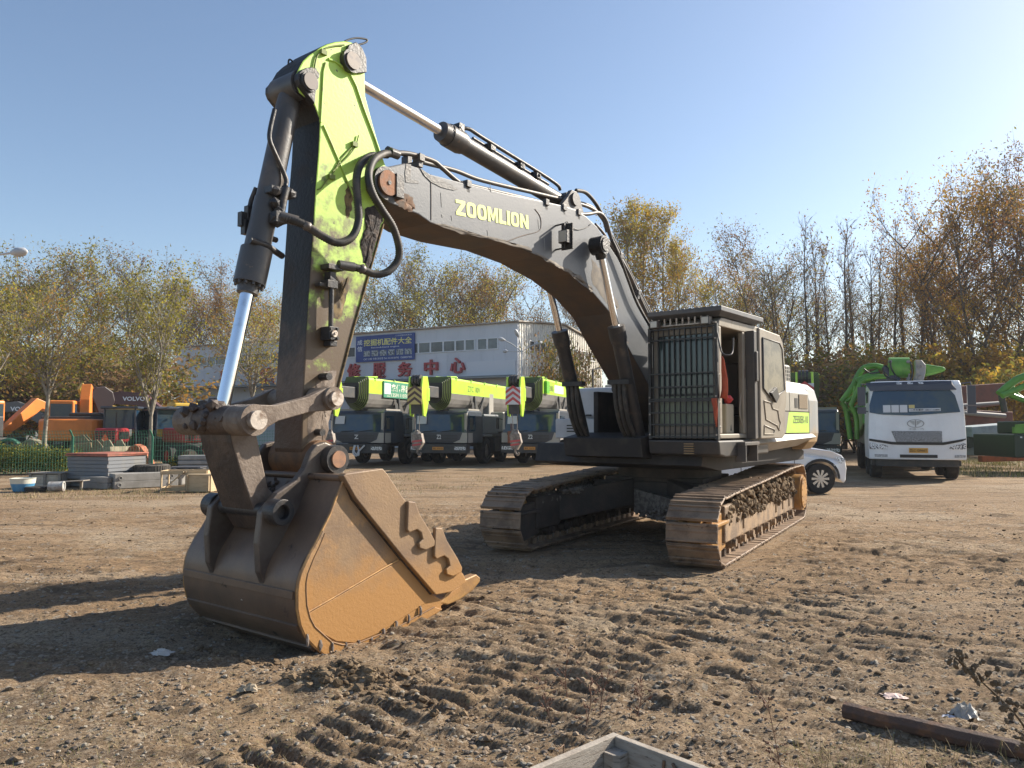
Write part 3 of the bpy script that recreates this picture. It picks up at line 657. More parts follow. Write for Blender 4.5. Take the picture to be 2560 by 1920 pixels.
mb.cyl((SP[0], .46, SP[1]), (SP[0], .50, SP[1]), .062, n=20); mb.cyl((JP[0], .47, JP[1]), (JP[0], .52, JP[1]), .072, n=22)
build_each(mb, 'link_pin', M_pinbright, rk, .005)
bl = p3(705, 1281, .42); BL = (bl.x, bl.z)
mb = MB()
hl = prof(z2([(370, 310), (400, 250), (470, 240), (510, 300), (520, 400), (578, 668), (640, 730), (690, 800), (650, 880), (560, 890), (508, 800), (425, 560), (388, 425)]), .24)
mb.prism(hl, -.24, .20, 0, 1)
hk = mb.build('bucket_link', [M_link, M_linkdark], ex, .012)
mb = MB(); mb.cyl((JP[0], -.5, JP[1]), (JP[0], .25, JP[1]), .115, n=24)
rnd = random.Random(5)
for i in range(70): mb.blob((JP[0] + rnd.uniform(-.12, .12), rnd.uniform(-.42, .22), JP[1] + rnd.uniform(-.05, .13)), rnd.uniform(.02, .06), rnd=rnd)
mb.build('joint_grease', M_linkdark, hk)

# ---- bucket
bw = .76
back = z2([(725, 598), (905, 600), (940, 612), (925, 660), (900, 720), (870, 800), (830, 880), (795, 950), (760, 1010), (735, 1060), (720, 1100), (706, 1150), (700, 1200), (698, 1245), (700, 1290), (706, 1330), (718, 1375), (740, 1430), (765, 1462), (790, 1485), (815, 1510), (845, 1530), (880, 1543), (915, 1548), (960, 1545), (1010, 1535), (1070, 1512), (1130, 1482), (1190, 1452), (1250, 1420), (1305, 1385), (1350, 1352), (1440, 1290)])
bk = prof(back, bw)
def offs(P, d):
    o = []
    for i, p in enumerate(P):
        a = P[max(i - 1, 0)]; b_ = P[min(i + 1, len(P) - 1)]; t = Vector((b_[0] - a[0], b_[1] - a[1])).normalized(); o.append((p[0] + t.y * d, p[1] - t.x * d))
    return o
mb = MB()
shell = bk + offs(bk, -.03)[::-1]
v0 = len(bk)
def sweep(mb, P, a, b_, mi=0, n=1):
    k = len(P)
    mb.add([(p[0], w_, p[1]) for p in P for w_ in (a, b_)], [(2 * i, 2 * i + 2, 2 * i + 3, 2 * i + 1) for i in range(k - 1)], mi, True)
core = bk[2:]
cs = [(v.x, v.y) for v in smooth([(p[0], p[1], 0) for p in core], 3)]; ci = offs(cs, .03)
sweep(mb, cs, -bw, bw)
sweep(mb, ci, bw, -bw)
for e_ in (0, -1): a_, b_ = cs[e_], ci[e_]; mb.add([(a_[0], -bw, a_[1]), (a_[0], bw, a_[1]), (b_[0], bw, b_[1]), (b_[0], -bw, b_[1])], [(0, 1, 2, 3)], 0)
bucket = mb.build('bucket', [M_bucket_back, M_bucket_side], ex)
mb = MB(); q_ = cs[0]; mb.cyl((q_[0], -bw, q_[1]), (q_[0], bw, q_[1]), .028, n=16); mb.build('bucket_rim', M_bucket_back, bucket)
# side plates
cheek = z2([(945, 610), (925, 660), (900, 720), (870, 800), (830, 880), (795, 950), (760, 1010), (720, 1100), (706, 1150), (700, 1200), (700, 1290), (715, 1370), (740, 1430), (790, 1485), (845, 1530), (915, 1548), (1010, 1535), (1130, 1482), (1250, 1420), (1350, 1352), (1448, 1290), (1450, 1240), (1405, 1215)])
ck = prof(cheek, bw)
mb = MB(); mb.prism(ck, bw, bw + .022); mb.prism(ck, -bw - .022, -bw); side = build_each(mb, 'side_plate', M_bucket_side, bucket, .004)
mb = MB()   # wear rim round the cheek's bottom and back edge
rim_out = ck[4:21]; rim_in = []
cc = Vector(pl(*z2([(1000, 1150)])[0], bw))
rim_in = [tuple(Vector(p) + (cc - Vector(p)).normalized() * (.03 + .075 * min(1, i / 9))) for i, p in enumerate(rim_out)]
mb.prism(rim_out + rim_in[::-1], bw + .020, bw + .036)
mb.prism(prof(z2([(700, 1345), (1235, 1035), (1262, 1040), (1400, 1215), (1405, 1235), (1250, 1330), (1130, 1410), (1000, 1465), (900, 1455), (800, 1400), (770, 1350)]), bw), bw + .020, bw + .029)
mb.build('wear_plate', M_bucket_side, bucket, .005)
mb = MB()   # weld notches along the bottom rim
for x, y in z2([(765, 1450), (832, 1480), (893, 1492), (965, 1492), (1030, 1480), (1095, 1465), (1158, 1420), (1225, 1378), (1290, 1345), (1350, 1300)]):
    c = p3(x, y, bw + .036); mb.blob((c.x, bw + .040, c.z), .030, sq=(.5, .35, 1.6), jit=.3, rnd=rnd)
    mb.box(c.x - .008, c.x + .006, bw + .03, bw + .0385, c.z - .03, c.z + .04)
build_each(mb, 'weld_notch', mk('notch_grey', (.17, .14, .12), rough=.7), bucket)
lip = prof(z2([(935, 600), (950, 588), (1140, 562), (1165, 590), (1240, 705), (1330, 820), (1440, 960), (1560, 1110), (1575, 1150), (1500, 1200), (1415, 1215), (1250, 1025), (1100, 840), (1000, 715)]), bw + .04)
mb = MB(); mb.prism(lip, bw, bw + .075); mb.prism(lip, -bw - .075, -bw); build_each(mb, 'side_lip', M_bucket_lip, bucket, .008)
mb = MB()   # cutting edge between the sides
e0 = pl(*z2([(1350, 1352)])[0], bw); e1 = pl(*z2([(1560, 1200)])[0], bw); t = Vector((e1[0] - e0[0], e1[1] - e0[1])).normalized(); nn = Vector((-t.y, t.x))
mb.prism([e0, e1, (e1[0] - nn.x * .05, e1[1] - nn.y * .05), (e0[0] - nn.x * .06, e0[1] - nn.y * .06)], -bw, bw)
mb.build('cutting_edge', M_bucket_lip, bucket, .004)
mb = MB(); mb.tube([Vector((a, bw + .034, b_)) for a, b_ in rim_in], .007, 5); mb.build('weld_bead', mk('bead_brown', (.20, .11, .05), rough=.7), bucket)
mb = MB(); mb.tube([Vector((a, bw + .024, b_)) for a, b_ in ck[:21]], .009, 6); mb.tube([p3(x, y, bw + .030) for x, y in z2([(772, 1305), (900, 1232), (1040, 1150), (1150, 1085), (1235, 1037)])], .007, 5); mb.build('edge_bead', mk('bead_orange', (.48, .27, .10), (.3, .17, .08), 14, rough=.6), bucket)
mb = MB(); mb.prism(prof(z2([(945, 612), (962, 604), (1010, 690), (1112, 815), (1262, 1000), (1422, 1205), (1400, 1218), (1245, 1036), (1095, 850), (990, 722)]), bw + .03), bw + .020, bw + .031); mb.build('lip_shade', mk('lip_shade_dark', (.035, .026, .02), (.08, .055, .035), 16, rough=.9, bump=.01), bucket)  # dark strip painted in for the shade on the lip's inner edge
# side cutters on the lip
cut = z2([(1285, 732), (1320, 735), (1345, 800), (1400, 890), (1424, 940), (1420, 965), (1375, 985), (1345, 975), (1340, 950), (1360, 930), (1352, 895), (1330, 878), (1290, 895), (1280, 880)])
cut2 = [(x + 68, y + 66) for x, y in cut]
for cpx in (cut, cut2):
    for sgn in (1, -1):
        mb = MB(); mb.prism(prof(cpx, bw + .10), *((bw + .070, bw + .108) if sgn > 0 else (-bw - .108, -bw - .070))); mb.build('side_cutter', M_bucket_lip, bucket, .008)
# teeth
tp = prof(z2([(1450, 1262), (1495, 1200), (1560, 1150), (1650, 1112), (1672, 1130), (1672, 1150), (1630, 1200), (1560, 1245), (1495, 1270)]), bw)
for k in range(5):
    wc = (bw - .065) - k * (2 * bw - .13) / 4
    mb = MB(); P = tp; n = len(P)
    f = lambda x, y, z, wc=wc: (x, wc + (y - wc) * (1 - .45 * max(0, min(1, (6.0 - x) / .5))), z)
    mb.prism(P, wc - .075, wc + .075, f=f); mb.build('tooth', M_tooth, bucket, .012)
# hinge ears running down the back as ribs
earp = z2([(520, 790), (600, 690), (700, 622), (745, 560), (775, 480), (805, 440), (850, 425), (895, 445), (915, 500), (945, 575), (960, 600), (930, 720), (870, 860), (790, 1010), (740, 1150), (725, 1210), (640, 1215), (540, 1180), (508, 1100), (500, 950)])
er = prof(earp, .36)
mb = MB()
for w0 in (.31, -.38): mb.prism(er, w0, w0 + .07)
build_each(mb, 'hinge_ear', [mk('ear_steel', (.13, .105, .085), (.08, .06, .05), 4, (.4, .7), .45, .2, bump=.003)], bucket, .012)
mb = MB()
for w0, w1 in ((.25, .47), (-.47, -.25)): mb.cyl((nose.x, w0, nose.z), (nose.x, w1, nose.z), .115, n=24)
mb.cyl((nose.x, .46, nose.z), (nose.x, .485, nose.z), .07, n=22, mi=1)
BLv = p3(705, 1281, .48)
for w0, w1 in ((.36, .50), (-.5, -.36)): mb.ring((BLv.x, w0, BLv.z), (0, 1, 0), .10, .055, w1 - w0)
mb.cyl((BLv.x, -.44, BLv.z), (BLv.x, .44, BLv.z), .06, n=20)
build_each(mb, 'bucket_pin', [M_cyldark, mk('pin_brown', (.35, .18, .10), (.25, .14, .09), 14, rough=.5)], bucket, .006)
mb = MB()   # back wear bars across the shell
for i0 in (12, 16, 19):
    for k in range(1):
        p = bk[i0]; p2 = bk[i0 + 1]; o1 = offs(bk, .012); q = o1[i0]; q2 = o1[i0 + 1]
        # outward = away from centre
        ctr = cc; out = (Vector(p) - ctr).normalized() * .016; d = (Vector(p2) - Vector(p)).normalized() * .03
        P = [Vector(p) - out, Vector(p) + out, Vector(p) + d * 2 + out, Vector(p) + d * 2 - out]
        mb.prism([(v.x, v.y) for v in P], -bw + .01, bw - .01)
for x, y, wv in ((552, 1490, 0), (606, 1503, 0)):
    pass
build_each(mb, 'wear_bar', M_bucket_back, bucket, .004)
mb = MB()
for x, y in ((551, 1491), (607, 1502)):     # two bright worn bolt heads on the back
    best = None
    for wv in np.arange(-.7, .7, .02):
        s_, z_ = pl(x, y, float(wv)); dd = min((s_ - p[0]) ** 2 + (z_ - p[1]) ** 2 for p in bk)
        if best is None or dd < best[0]: best = (dd, wv, s_, z_)
    _, wv, s_, z_ = best; o_ = (Vector((s_, z_)) - cc).normalized()
    mb.cyl((s_ - o_.x * .03, wv, z_ - o_.y * .03), (s_ + o_.x * .008, wv, z_ + o_.y * .008), .017, n=12)
build_each(mb, 'bolt_head', mk('bright_bolt', (.8, .78, .7), rough=.5), bucket)

# ---- boom cylinders (one each side of the boom)
bp = p3(1508, 612, .50); FT = Vector((1.72, 0, 1.38)); ng = p3(1553, 812, .45)
for w_ in (.44, -.44):
    P0 = Vector((bp.x, w_, bp.z)); P1 = Vector((FT.x, w_, FT.z)); d = (P1 - P0).normalized(); g = P0 + d * ((Vector((ng.x, w_, ng.z)) - P0).dot(d))
    mb = MB(); mb.cyl(g - d * .02, g + d * .16, .112, n=26); mb.cyl(g + d * .16, g + d * .2, .105, n=26); mb.cyl(g + d * .2, P1 - d * .1, .092, n=26); mb.cyl((P1.x, w_ - .08, P1.z), (P1.x, w_ + .08, P1.z), .11, n=22); ring_bolts(mb, g, d, .098, 10, .012, -.02)
    o = mb.build('boom_cylinder', M_cyldark, ex, .004)
    mb = MB(); mb.cyl(P0, g, .046, n=26); mb.build('rod', M_chrome, o)
    mb = MB(); mb.cyl((P0.x, w_ - .09, P0.z), (P0.x, w_ + .09, P0.z), .115, n=26); mb.cyl((P0.x, w_ + .09, P0.z), (P0.x, w_ + .105, P0.z), .085, n=20); mb.cyl(P0, P0 + d * .17, .085, .07, n=20); mb.build('rod_eye', mk('grease_black', (.012, .011, .011), (.04, .033, .028), 12, (.5, .7), .35, bump=.01, bscale=40), o)
    mb = MB(); q = P0 + d * 1.75 + EX * 0; fw = Vector((.12, 0, .05))
    mb.box(-.16, .16, -.05, .05, -.03, .03, M=Matrix.Translation(g + d * .75 + Vector((.10, -.06 if w_ > 0 else .1, 0))) @ Matrix.Rotation(R(90), 4, 'Z'))
    for k in range(3):
        yy = w_ + (-.14 + .07 * k) * (1 if w_ > 0 else -1); a = g + d * .78 + Vector((.10, yy - w_, 0))
        mb.tube(smooth([a, a + d * .3 + Vector((.08, 0, 0)), a + d * .62 + Vector((.06, 0, 0)), a + d * .85 + Vector((-.10, 0, .0)), a + d * .9 + Vector((-.3, 0, .05))]), .030, 9)
    mb.build('cylinder_hose', M_rubber, o)

# ---- upper structure
mb = MB()
mb.prism([(1.74, 1.10), (1.66, 1.36), (-1.8, 1.36), (-2.3, 1.2), (-2.3, 1.06), (1.2, 1.02)], -1.30, 1.32)
mb.box(-.25, 1.55, -.40, -.32, 1.36, 2.1); mb.box(-.25, .95, .32, .40, 1.36, 2.1)
mb.prism([(1.95, 1.20), (2.0, 1.45), (1.55, 1.52), (1.0, 1.36), (1.0, 1.1)], -.62, .60)
deck = mb.build('revolving_frame', mk('frame_shade_black', (.022, .019, .018), (.05, .04, .033), 3.0, (.45, .7), .7), ex, .01)  # near black: the shade below the boom is put into the frame's colour
mb = MB(); mb.prism([(1.88, 1.25), (1.92, 1.43), (.2, 1.43), (.2, 1.23), (1.7, 1.22)], .66, 1.63)
o = mb.build('cab_base', mk('base_dark', (.04, .038, .038), (.07, .06, .05), 4, (.4, .7), .5), ex, .02)
mb = MB()
for k in range(5): mb.box(1.905, 1.93, 1.17, 1.30, 1.26 + .03 * k, 1.272 + .03 * k)
mb.build('vent', M_cwgrey, o)
mb = MB(); mb.ring((0, 0, .86), (0, 0, 1), .78, .3, .2, 40); mb.cyl((0, 0, .7), (0, 0, 1.02), .66, n=40); mb.build('swing_ring', M_darkframe, ex)
# side skirt (bright dusty sill)
mb = MB(); mb.prism([(.95, 0), (-1.95, 0)], 0, 0) if False else None
sk = [(.86, 1.62, 1.50), (-1.80, 1.62, 1.50)]
mb.add([(.9, 1.60, 1.49), (-1.86, 1.60, 1.49), (-1.86, 1.66, 1.44), (.9, 1.68, 1.37), (.9, 1.45, 1.20), (-1.6, 1.45, 1.30)], [(0, 1, 2, 3), (3, 2, 5, 4), (0, 3, 4), (1, 5, 2)])
mb.build('side_sill', mk('sill_silver', (.34, .335, .32), (.27, .24, .2), 5, (.4, .7), .35, .2), ex)
mb = MB(); mb.box(.84, 1.35, 1.60, 1.74, 1.36, 1.405); mb.box(.9, .93, 1.6, 1.74, 1.15, 1.4); mb.box(1.3, 1.33, 1.6, 1.74, 1.15, 1.4); mb.build('step', M_cabdark, ex, .005)

# ---- cab
mb = MB()
cw0, cw1, cf, cr, cz0, cz1 = .68, 1.60, 1.80, .10, 1.45, 2.98
mb.box(cr, cf, cw0, cw1, cz0, cz0 + .06)                      # floor
for y0 in (cw0, cw1 - .07):                                    # front pillars
    mb.box(cf - .08, cf, y0, y0 + .07, cz0 + .06, cz1 - .12)
mb.box(cr, cr + .1, cw0, cw1, cz0 + .06, cz1 - .1)            # back wall
mb.box(cf - .08, cf, cw0 + .07, cw1 - .07, cz1 - .2, cz1 - .12); mb.box(cf - .08, cf, cw0 + .07, cw1 - .07, cz0 + .06, cz0 + .16)
mb.box(.92, 1.02, cw1 - .07, cw1, cz0 + .06, cz1 - .12)       # middle pillar
mb.box(cr + .1, .92, cw1 - .06, cw1 - .005, cz0 + .06, 2.1)   # rear side panel low
mb.box(cr + .1, cf - .08, cw0, cw0 + .03, cz0 + .06, 1.85); mb.box(cr + .1, cr + .25, cw0, cw0 + .03, 1.85, cz1 - .12)
mb.box(cr + .1, .92, cw1 - .06, cw1 - .005, 2.78, cz1 - .12)
mb.prism([(cr, cz1 - .12), (cf, cz1 - .12), (cf - .02, cz1 - .04), (cf - .12, cz1), (cr + .1, cz1), (cr, cz1 - .05)], cw0, cw1)
cab = mb.build('cab', M_cab, ex, .02, seg=3)
mb = MB(); mb.box(cf - .055, cf - .035, cw0 + .07, cw1 - .07, 2.02, cz1 - .2); mb.box(cr + .1, cf - .1, cw0 + .005, cw0 + .02, 1.85, cz1 - .14)
mb.box(cr + .12, .92, cw1 - .045, cw1 - .03, 2.1, 2.78)
mb.build('window', mk('cab_glass', (.045, .07, .075), (.02, .03, .035), 1.6, (.4, .65), .08, spec=.6, stretch=(1, 1.6, .7)), cab)
mb = MB(); mb.box(cf - .06, cf - .04, cw0 + .07, cw1 - .07, cz0 + .16, 2.0); mb.build('lower_window', mk('lower_glass', (.20, .24, .17), (.09, .11, .09), 3, (.4, .7), .25, stretch=(1, 2.5, .6)), cab)
mb = MB(); mb.box(cf - .062, cf - .03, cw0 + .06, cw1 - .06, 1.995, 2.025); mb.build('window_frame', M_black, cab)
mb = MB(); mb.box(.45, .95, .9, 1.35, 1.75, 1.88); mb.box(.35, .5, .92, 1.33, 1.85, 2.5); mb.box(.5, .95, .86, .92, 1.85, 2.0); mb.cyl((.7, 1.12, 1.5), (.7, 1.12, 1.75), .1)
mb.build('seat', mk('seat_cloth', (.10, .09, .085), rough=.9), cab, .03)
mb = MB(); mb.box(1.1, 1.35, 1.38, 1.5, 1.51, 1.9); mb.build('console', mk('console_beige', (.42, .36, .26), rough=.6), cab, .02)
mb = MB(); mb.blob((1.22, 1.47, 1.96), .07, mi=0); mb.tube([(1.22, 1.47, 1.9), (1.2, 1.48, 1.7), (1.22, 1.5, 1.55)], .012, 6, mi=1); mb.build('control_lever', [M_red, M_black], cab)
mb = MB(); mb.tube(smooth([(1.0, 1.57, 1.6), (1.06, 1.56, 1.8), (1.0, 1.56, 2.1), (.99, 1.57, 2.25)]), .012, 8); mb.build('grab_rail', M_cab, cab)
# guard grille in front
mb = MB(); gf = 1.86
g0, g1, gb, gt = cw0 - .02, 1.61, 1.45, 2.88
for k in range(12): y = g0 + .06 + (g1 - g0 - .12) * k / 11; mb.box(gf - .012, gf + .012, y - .005, y + .005, gb, gt)
for z in (1.47, 1.63, 1.78, 1.93, 1.955, 2.11, 2.28, 2.72, 2.86): mb.box(gf + .010, gf + .028, g0, g1, z - .010, z + .010)
for y in (g0, g1 - .03): mb.box(gf - .02, gf + .0299, y, y + .035, gb - .01, gt + .01)
for z in (1.60, 1.90, 2.25, 2.70):
    for y in (g0 + .02, g1 - .02): mb.cyl((1.78, y, z), (gf, y, z), .014, n=8)
mb.build('guard_grille', M_guard, cab)
mb = MB()   # bolts
for y in (g0 + .018, g1 - .015):
    for z in (1.5, 1.76, 1.9, 1.98, 2.7): mb.cyl((gf + .03, y, z), (gf + .042, y, z), .011, n=8)
mb.build('bolt_head', M_pinbright, cab)
# roof guard canopy
mb = MB()
mb.add([(1.90, .66, 3.04), (1.90, 1.68, 3.04), (.46, 1.68, 3.04), (.46, .66, 3.04), (1.90, .66, 3.10), (1.90, 1.68, 3.10), (.46, 1.68, 3.10), (.46, .66, 3.10), (1.78, .70, 2.99), (1.78, 1.60, 2.99), (.6, 1.60, 2.99), (.6, .70, 2.99)],
       [(4, 5, 6, 7), (0, 1, 5, 4), (1, 2, 6, 5), (2, 3, 7, 6), (3, 0, 4, 7), (8, 9, 1, 0), (9, 10, 2, 1), (10, 11, 3, 2), (11, 8, 0, 3), (11, 10, 9, 8)])
for k in range(9): mb.box(1.0, 1.85, .72 + .1 * k, .76 + .1 * k, 3.10, 3.115)
mb.build('roof_guard', M_canopy, cab, .006)
mb = MB()
for k in range(9): mb.box(1.82, 1.84, .78 + .085 * k, .80 + .085 * k, 2.91, 3.0)
mb.box(1.80, 1.85, .70, 1.58, 2.90, 2.915); mb.build('guard_strut', M_pinbright, cab)
for y in (.76, 1.47):
    mb = MB(); mb.box(1.85, 1.93, y - .05, y + .06, 2.88, 2.98); mb.box(1.93, 1.935, y - .04, y + .05, 2.89, 2.97, 1); mb.build('work_light', [M_cabdark, M_lamp], cab, .008)
# mirror bracket at the corner
mb = MB(); mb.tube(smooth([(1.86, 1.60, 2.80), (1.92, 1.66, 2.62), (1.93, 1.70, 2.50), (1.88, 1.78, 2.48), (1.8, 1.78, 2.55), (1.78, 1.78, 2.70)], 3), .011, 7); mb.tube([(1.86, 1.60, 2.75), (1.90, 1.62, 2.4)], .01, 6); mb.build('mirror_bracket', M_cabdark, cab)
# opened door, folded back along the side
mb = MB()
dz0, dz1 = 1.44, 2.93
ds = [(.80, dz0), (.80, dz1), (.0, dz1 - .03), (-.12, dz1 - .12), (-.17, dz1 - .3), (-.25, 2.15), (-.23, 1.95), (-.16, 1.8), (-.14, dz0 + .05), (-.05, dz0)]
ou = ds; win = [(.70, 2.12), (.70, 2.80), (.05, 2.78), (-.05, 2.70), (-.10, 2.35), (-.12, 2.12), (.3, 2.0), (.45, 2.0)]
mb.prism(ou, 1.70, 1.745, 0)
door = mb.build('door', M_cab, ex, .015)
mb = MB(); mb.prism(win, 1.744, 1.755); mb.build('window', M_glasslt, door)
mb = MB(); mb.tube([Vector((a, 1.755, b_)) for a, b_ in win + win[:1]], .012, 6); mb.build('window_frame', M_cabdark, door)
mb = MB(); mb.prism([(.5, 2.06), (.28, 2.15), (.18, 2.02), (.30, 1.93)], 1.755, 1.79); mb.build('handle', M_black, door, .006)
mb = MB(); mb.tube([Vector((a, 1.747, b_)) for a, b_ in ((.68, 1.95), (.42, 1.93), (.35, 1.85), (.15, 1.83), (.1, 1.7), (.05, 1.66), (.1, 1.55), (.2, 1.62), (.62, 1.70), (.68, 1.95))], .010, 6)
mb.tube([Vector((a, 1.747, b_)) for a, b_ in ((.68, 1.62), (.3, 1.56), (.32, 1.5), (.7, 1.5), (.68, 1.62))], .010, 6); mb.build('door_panel', M_cab, door)
mb = MB(); mb.box(.80, .93, 1.60, 1.72, dz0, dz1 - .05); mb.box(.86, .92, 1.72, 1.75, 2.2, 2.6); mb.build('door_post', M_cabdark, ex, .01)

# ---- engine house
mb = MB()
hs = lambda s0, s1, mi=0: mb.add([(s0, .2, 1.5), (s1, .2, 1.5), (s1, 1.60, 1.5), (s0, 1.60, 1.5), (s0, 1.60, 1.835), (s1, 1.60, 1.835), (s0, 1.60, 2.12), (s1, 1.60, 2.12), (s0, 1.47, 2.30), (s1, 1.47, 2.30), (s0, .2, 2.33), (s1, .2, 2.33)],
                               [(0, 1, 2, 3), (3, 2, 5, 4), (4, 5, 7, 6), (6, 7, 9, 8), (8, 9, 11, 10), (10, 11, 1, 0), (0, 3, 4, 6, 8, 10), (1, 11, 9, 7, 5, 2)], mi)
for s0, s1 in ((.09, -.35), (-.36, -.79), (-.80, -1.70)): hs(s0, s1)
mb.box(-1.7, .08, -1.1, .2, 1.5, 2.28)
house = mb.build('engine_cover', M_cream, ex, .012)
mb = MB(); mb.box(-1.72, .07, 1.5, 1.6045, 1.828, 1.84); mb.build('panel_gap', M_dark, house)
mb = MB(); X_ = 1.604
mb.box(-.79, -.36, 1.60, X_, 1.51, 1.825, 1); mb.add([(-.60, X_ + .001, 1.51), (-.80, X_ + .001, 1.51), (-.80, X_ + .001, 1.82), (-.74, X_ + .001, 1.82)], [(0, 1, 2, 3)], 0)
mb.box(-1.69, -.80, 1.60, X_, 1.51, 1.825, 0); mb.build('decal_panel', [M_limedecal, mk('grey_panel', (.23, .21, .19), rough=.5)], house)
text_on('ZE550EK-10', (-.92, X_ + .004, 1.655), (-1, 0, 0), (0, 0, 1), .70, .115, 'model_lettering', mk('dark_lettering', (.07, .09, .06), rough=.6), house)
mb = MB(); mb.box(-.50, -.40, X_, X_ + .003, 1.64, 1.79); mb.build('warning_sticker', M_red, house)
mb = MB()
for k in range(3): mb.box(-.485, -.415, X_ + .003, X_ + .005, 1.67 + .035 * k, 1.68 + .035 * k)
mb.build('sticker_print', M_whitep, house)
mb = MB()
for r in range(5):
    for k in range(9): s0 = -.90 - .075 * k; z0 = 1.98 + .0 * r
# mesh grilles: perforated rows on the sloping shoulder and side
def onsh(s0, t0):  # shoulder slope point
    return Vector((s0, 1.60 - .13 * t0 + .003, 2.12 + .18 * t0 + .003))
for r in range(5):
    for k in range(9):
        a = -.95 - .07 * k; t0 = .12 + .16 * r; mb.add([onsh(a, t0), onsh(a - .05, t0), onsh(a - .05, t0 + .11), onsh(a, t0 + .11)], [(0, 1, 2, 3)])
for r in range(4):
    for k in range(4): mb.box(-.06 - .06 * k - .04, -.06 - .06 * k, X_ - .003, X_ + .001, 1.97 + .05 * r, 2.0 + .05 * r)
for k in range(8): mb.box(-.33, -.22, X_ - .003, X_ + .001, 1.53 + .036 * k, 1.55 + .036 * k)
for s0 in (-.47, -1.02): mb.box(s0 - .13, s0, X_ - .003, X_ + .002, 1.89, 2.04)
mb.build('vent', M_black, house)
mb = MB(); mb.box(-1.62, -1.2, X_ - .002, X_ + .004, 1.88, 2.1)
for k in range(13): mb.box(-1.61, -1.21, X_ + .004, X_ + .008, 1.89 + .016 * k, 1.898 + .016 * k, 1)
mb.build('louvre', [M_black, mk('louvre_brown', (.38, .28, .17), rough=.6)], house)
mb = MB(); mb.box(-1.95, -1.22, .72, 1.25, 2.26, 2.62); o = mb.build('exhaust_hood', M_cream, house, .05)
mb = MB()
for r in range(4):
    for k in range(7): mb.box(-1.87 + .085 * k - .0, -1.83 + .085 * k, 1.248, 1.255, 2.36 + .06 * r, 2.405 + .06 * r)
mb.build('vent', M_black, o)
# counterweight: rounded tail
mb = MB(); P = [(-1.71, 1.60), (-2.05, 1.60)] + [(-2.05 - 1.1 * math.sin(t), 1.60 - 1.35 * (1 - math.cos(t)) if t < 1.4 else .2) for t in np.linspace(.15, 1.45, 9)]
P = P + [(x, -y) for x, y in P[::-1]]
n = len(P); V = []
for z, k in ((1.24, .93), (1.36, .985), (1.50, 1.0), (2.02, 1.0), (2.2, .97), (2.30, .90)): V += [((x + 1.71) * (k if x < -1.71 else 1) - 1.71, y * k, z) for x, y in P]
F = [tuple(range(n - 1, -1, -1)), tuple(range(5 * n, 6 * n))] + [(r * n + i, r * n + (i + 1) % n, (r + 1) * n + (i + 1) % n, (r + 1) * n + i) for r in range(5) for i in range(n)]
mb.add(V, F); mb.build('counterweight', M_cwgrey, ex, .02)
# right-hand tanks and boxes (far side)
mb = MB()
mb.box(-1.2, .88, -1.14, -.36, 1.73, 2.20); tk = mb.build('fuel_tank', M_white, ex, .06, seg=3)
mb = MB(); mb.box(-1.6, .98, -1.46, -.42, 1.42, 1.725); bx = mb.build('tool_box', M_white, ex, .02)
mb = MB()
for k in range(3): mb.box(.981, .986, -1.24, -1.07, 1.52 + .045 * k, 1.54 + .045 * k)
mb.box(.9, .885, -.95, -.85, 1.76, 1.79); mb.build('vent', M_black, bx)
mb = MB(); mb.box(-1.7, .9, -1.44, -.4, 1.12, 1.40); mb.build('side_frame', M_darkframe, ex, .03)
mb = MB(); mb.tube([(.6, -1.0, 2.2), (.6, -1.0, 2.5), (.25, -1.0, 2.55)], .014, 8); mb.tube([(.3, -.5, 2.2), (.3, -.5, 3.2)], .012, 6); mb.build('handrail', M_cabdark, ex)
mb = MB()
for dx in (0, .12, .24): mb.tube(smooth([(.95 - dx, -.26, 2.9), (1.05 - dx, -.34, 2.3), (1.1 - dx, -.33, 2.12), (.8, -.3, 2.06)]), .022, 8)
build_each(mb, 'boom_foot_hose', M_rubber, ex)

# ---- undercarriage (turned a little against the upper part)
TH = R(29.4) ; rel = PHI - TH                      # heading of the tracks
ucz = lambda m_, name, mt, par=None, bevel=0.0: m_.build(name, mt, par or ex, bevel, rotz=rel if par is None else 0)
TC = Vector((2.43, 12.18, 0)) - EX; TCl = Vector((TC.dot(EF), TC.dot(EL), 0))
GA, RW, HT = 1.255, .44, .90                       # half gauge, end radius, half of straight length below
SL = 2.66; RF = .385
def track_path():
    P = []
    n = 150
    top_sag = lambda s: -.055 * math.sin(PI * (s + SL) / (2 * SL)) ** 2
    for k in range(60): s = -SL + 2 * SL * k / 60; P.append((s, 0.0))
    for k in range(24): t = -PI / 2 + PI * k / 24; P.append((SL + RF * math.cos(t), RF + RF * math.sin(t)))
    for k in range(60): f_ = k / 60; s = SL - 2 * SL * f_; P.append((s, 2 * RF + (2 * RW + .05 - 2 * RF) * min(1, f_ * 1.25) ** .85 + .3 * top_sag(s)))
    for k in range(24): t = PI / 2 + PI * k / 24; P.append((-SL + RW * 1.04 * math.cos(t), RW + .02 + (RW + .03) * math.sin(t)))
    return P + [P[0]]
TP = track_path()
def resample(P, N):
    L_ = [0]
    for a, b_ in zip(P, P[1:]): L_.append(L_[-1] + math.hypot(b_[0] - a[0], b_[1] - a[1]))
    out = []; j = 0
    for k in range(N):
        d = L_[-1] * k / N
        while L_[j + 1] < d: j += 1
        f = (d - L_[j]) / (L_[j + 1] - L_[j]); a, b_ = P[j], P[j + 1]; out.append((a[0] + (b_[0] - a[0]) * f, a[1] + (b_[1] - a[1]) * f, math.atan2(b_[1] - a[1], b_[0] - a[0])))
    return out, L_[-1] / N
shoes, pitch = resample(TP, 56)
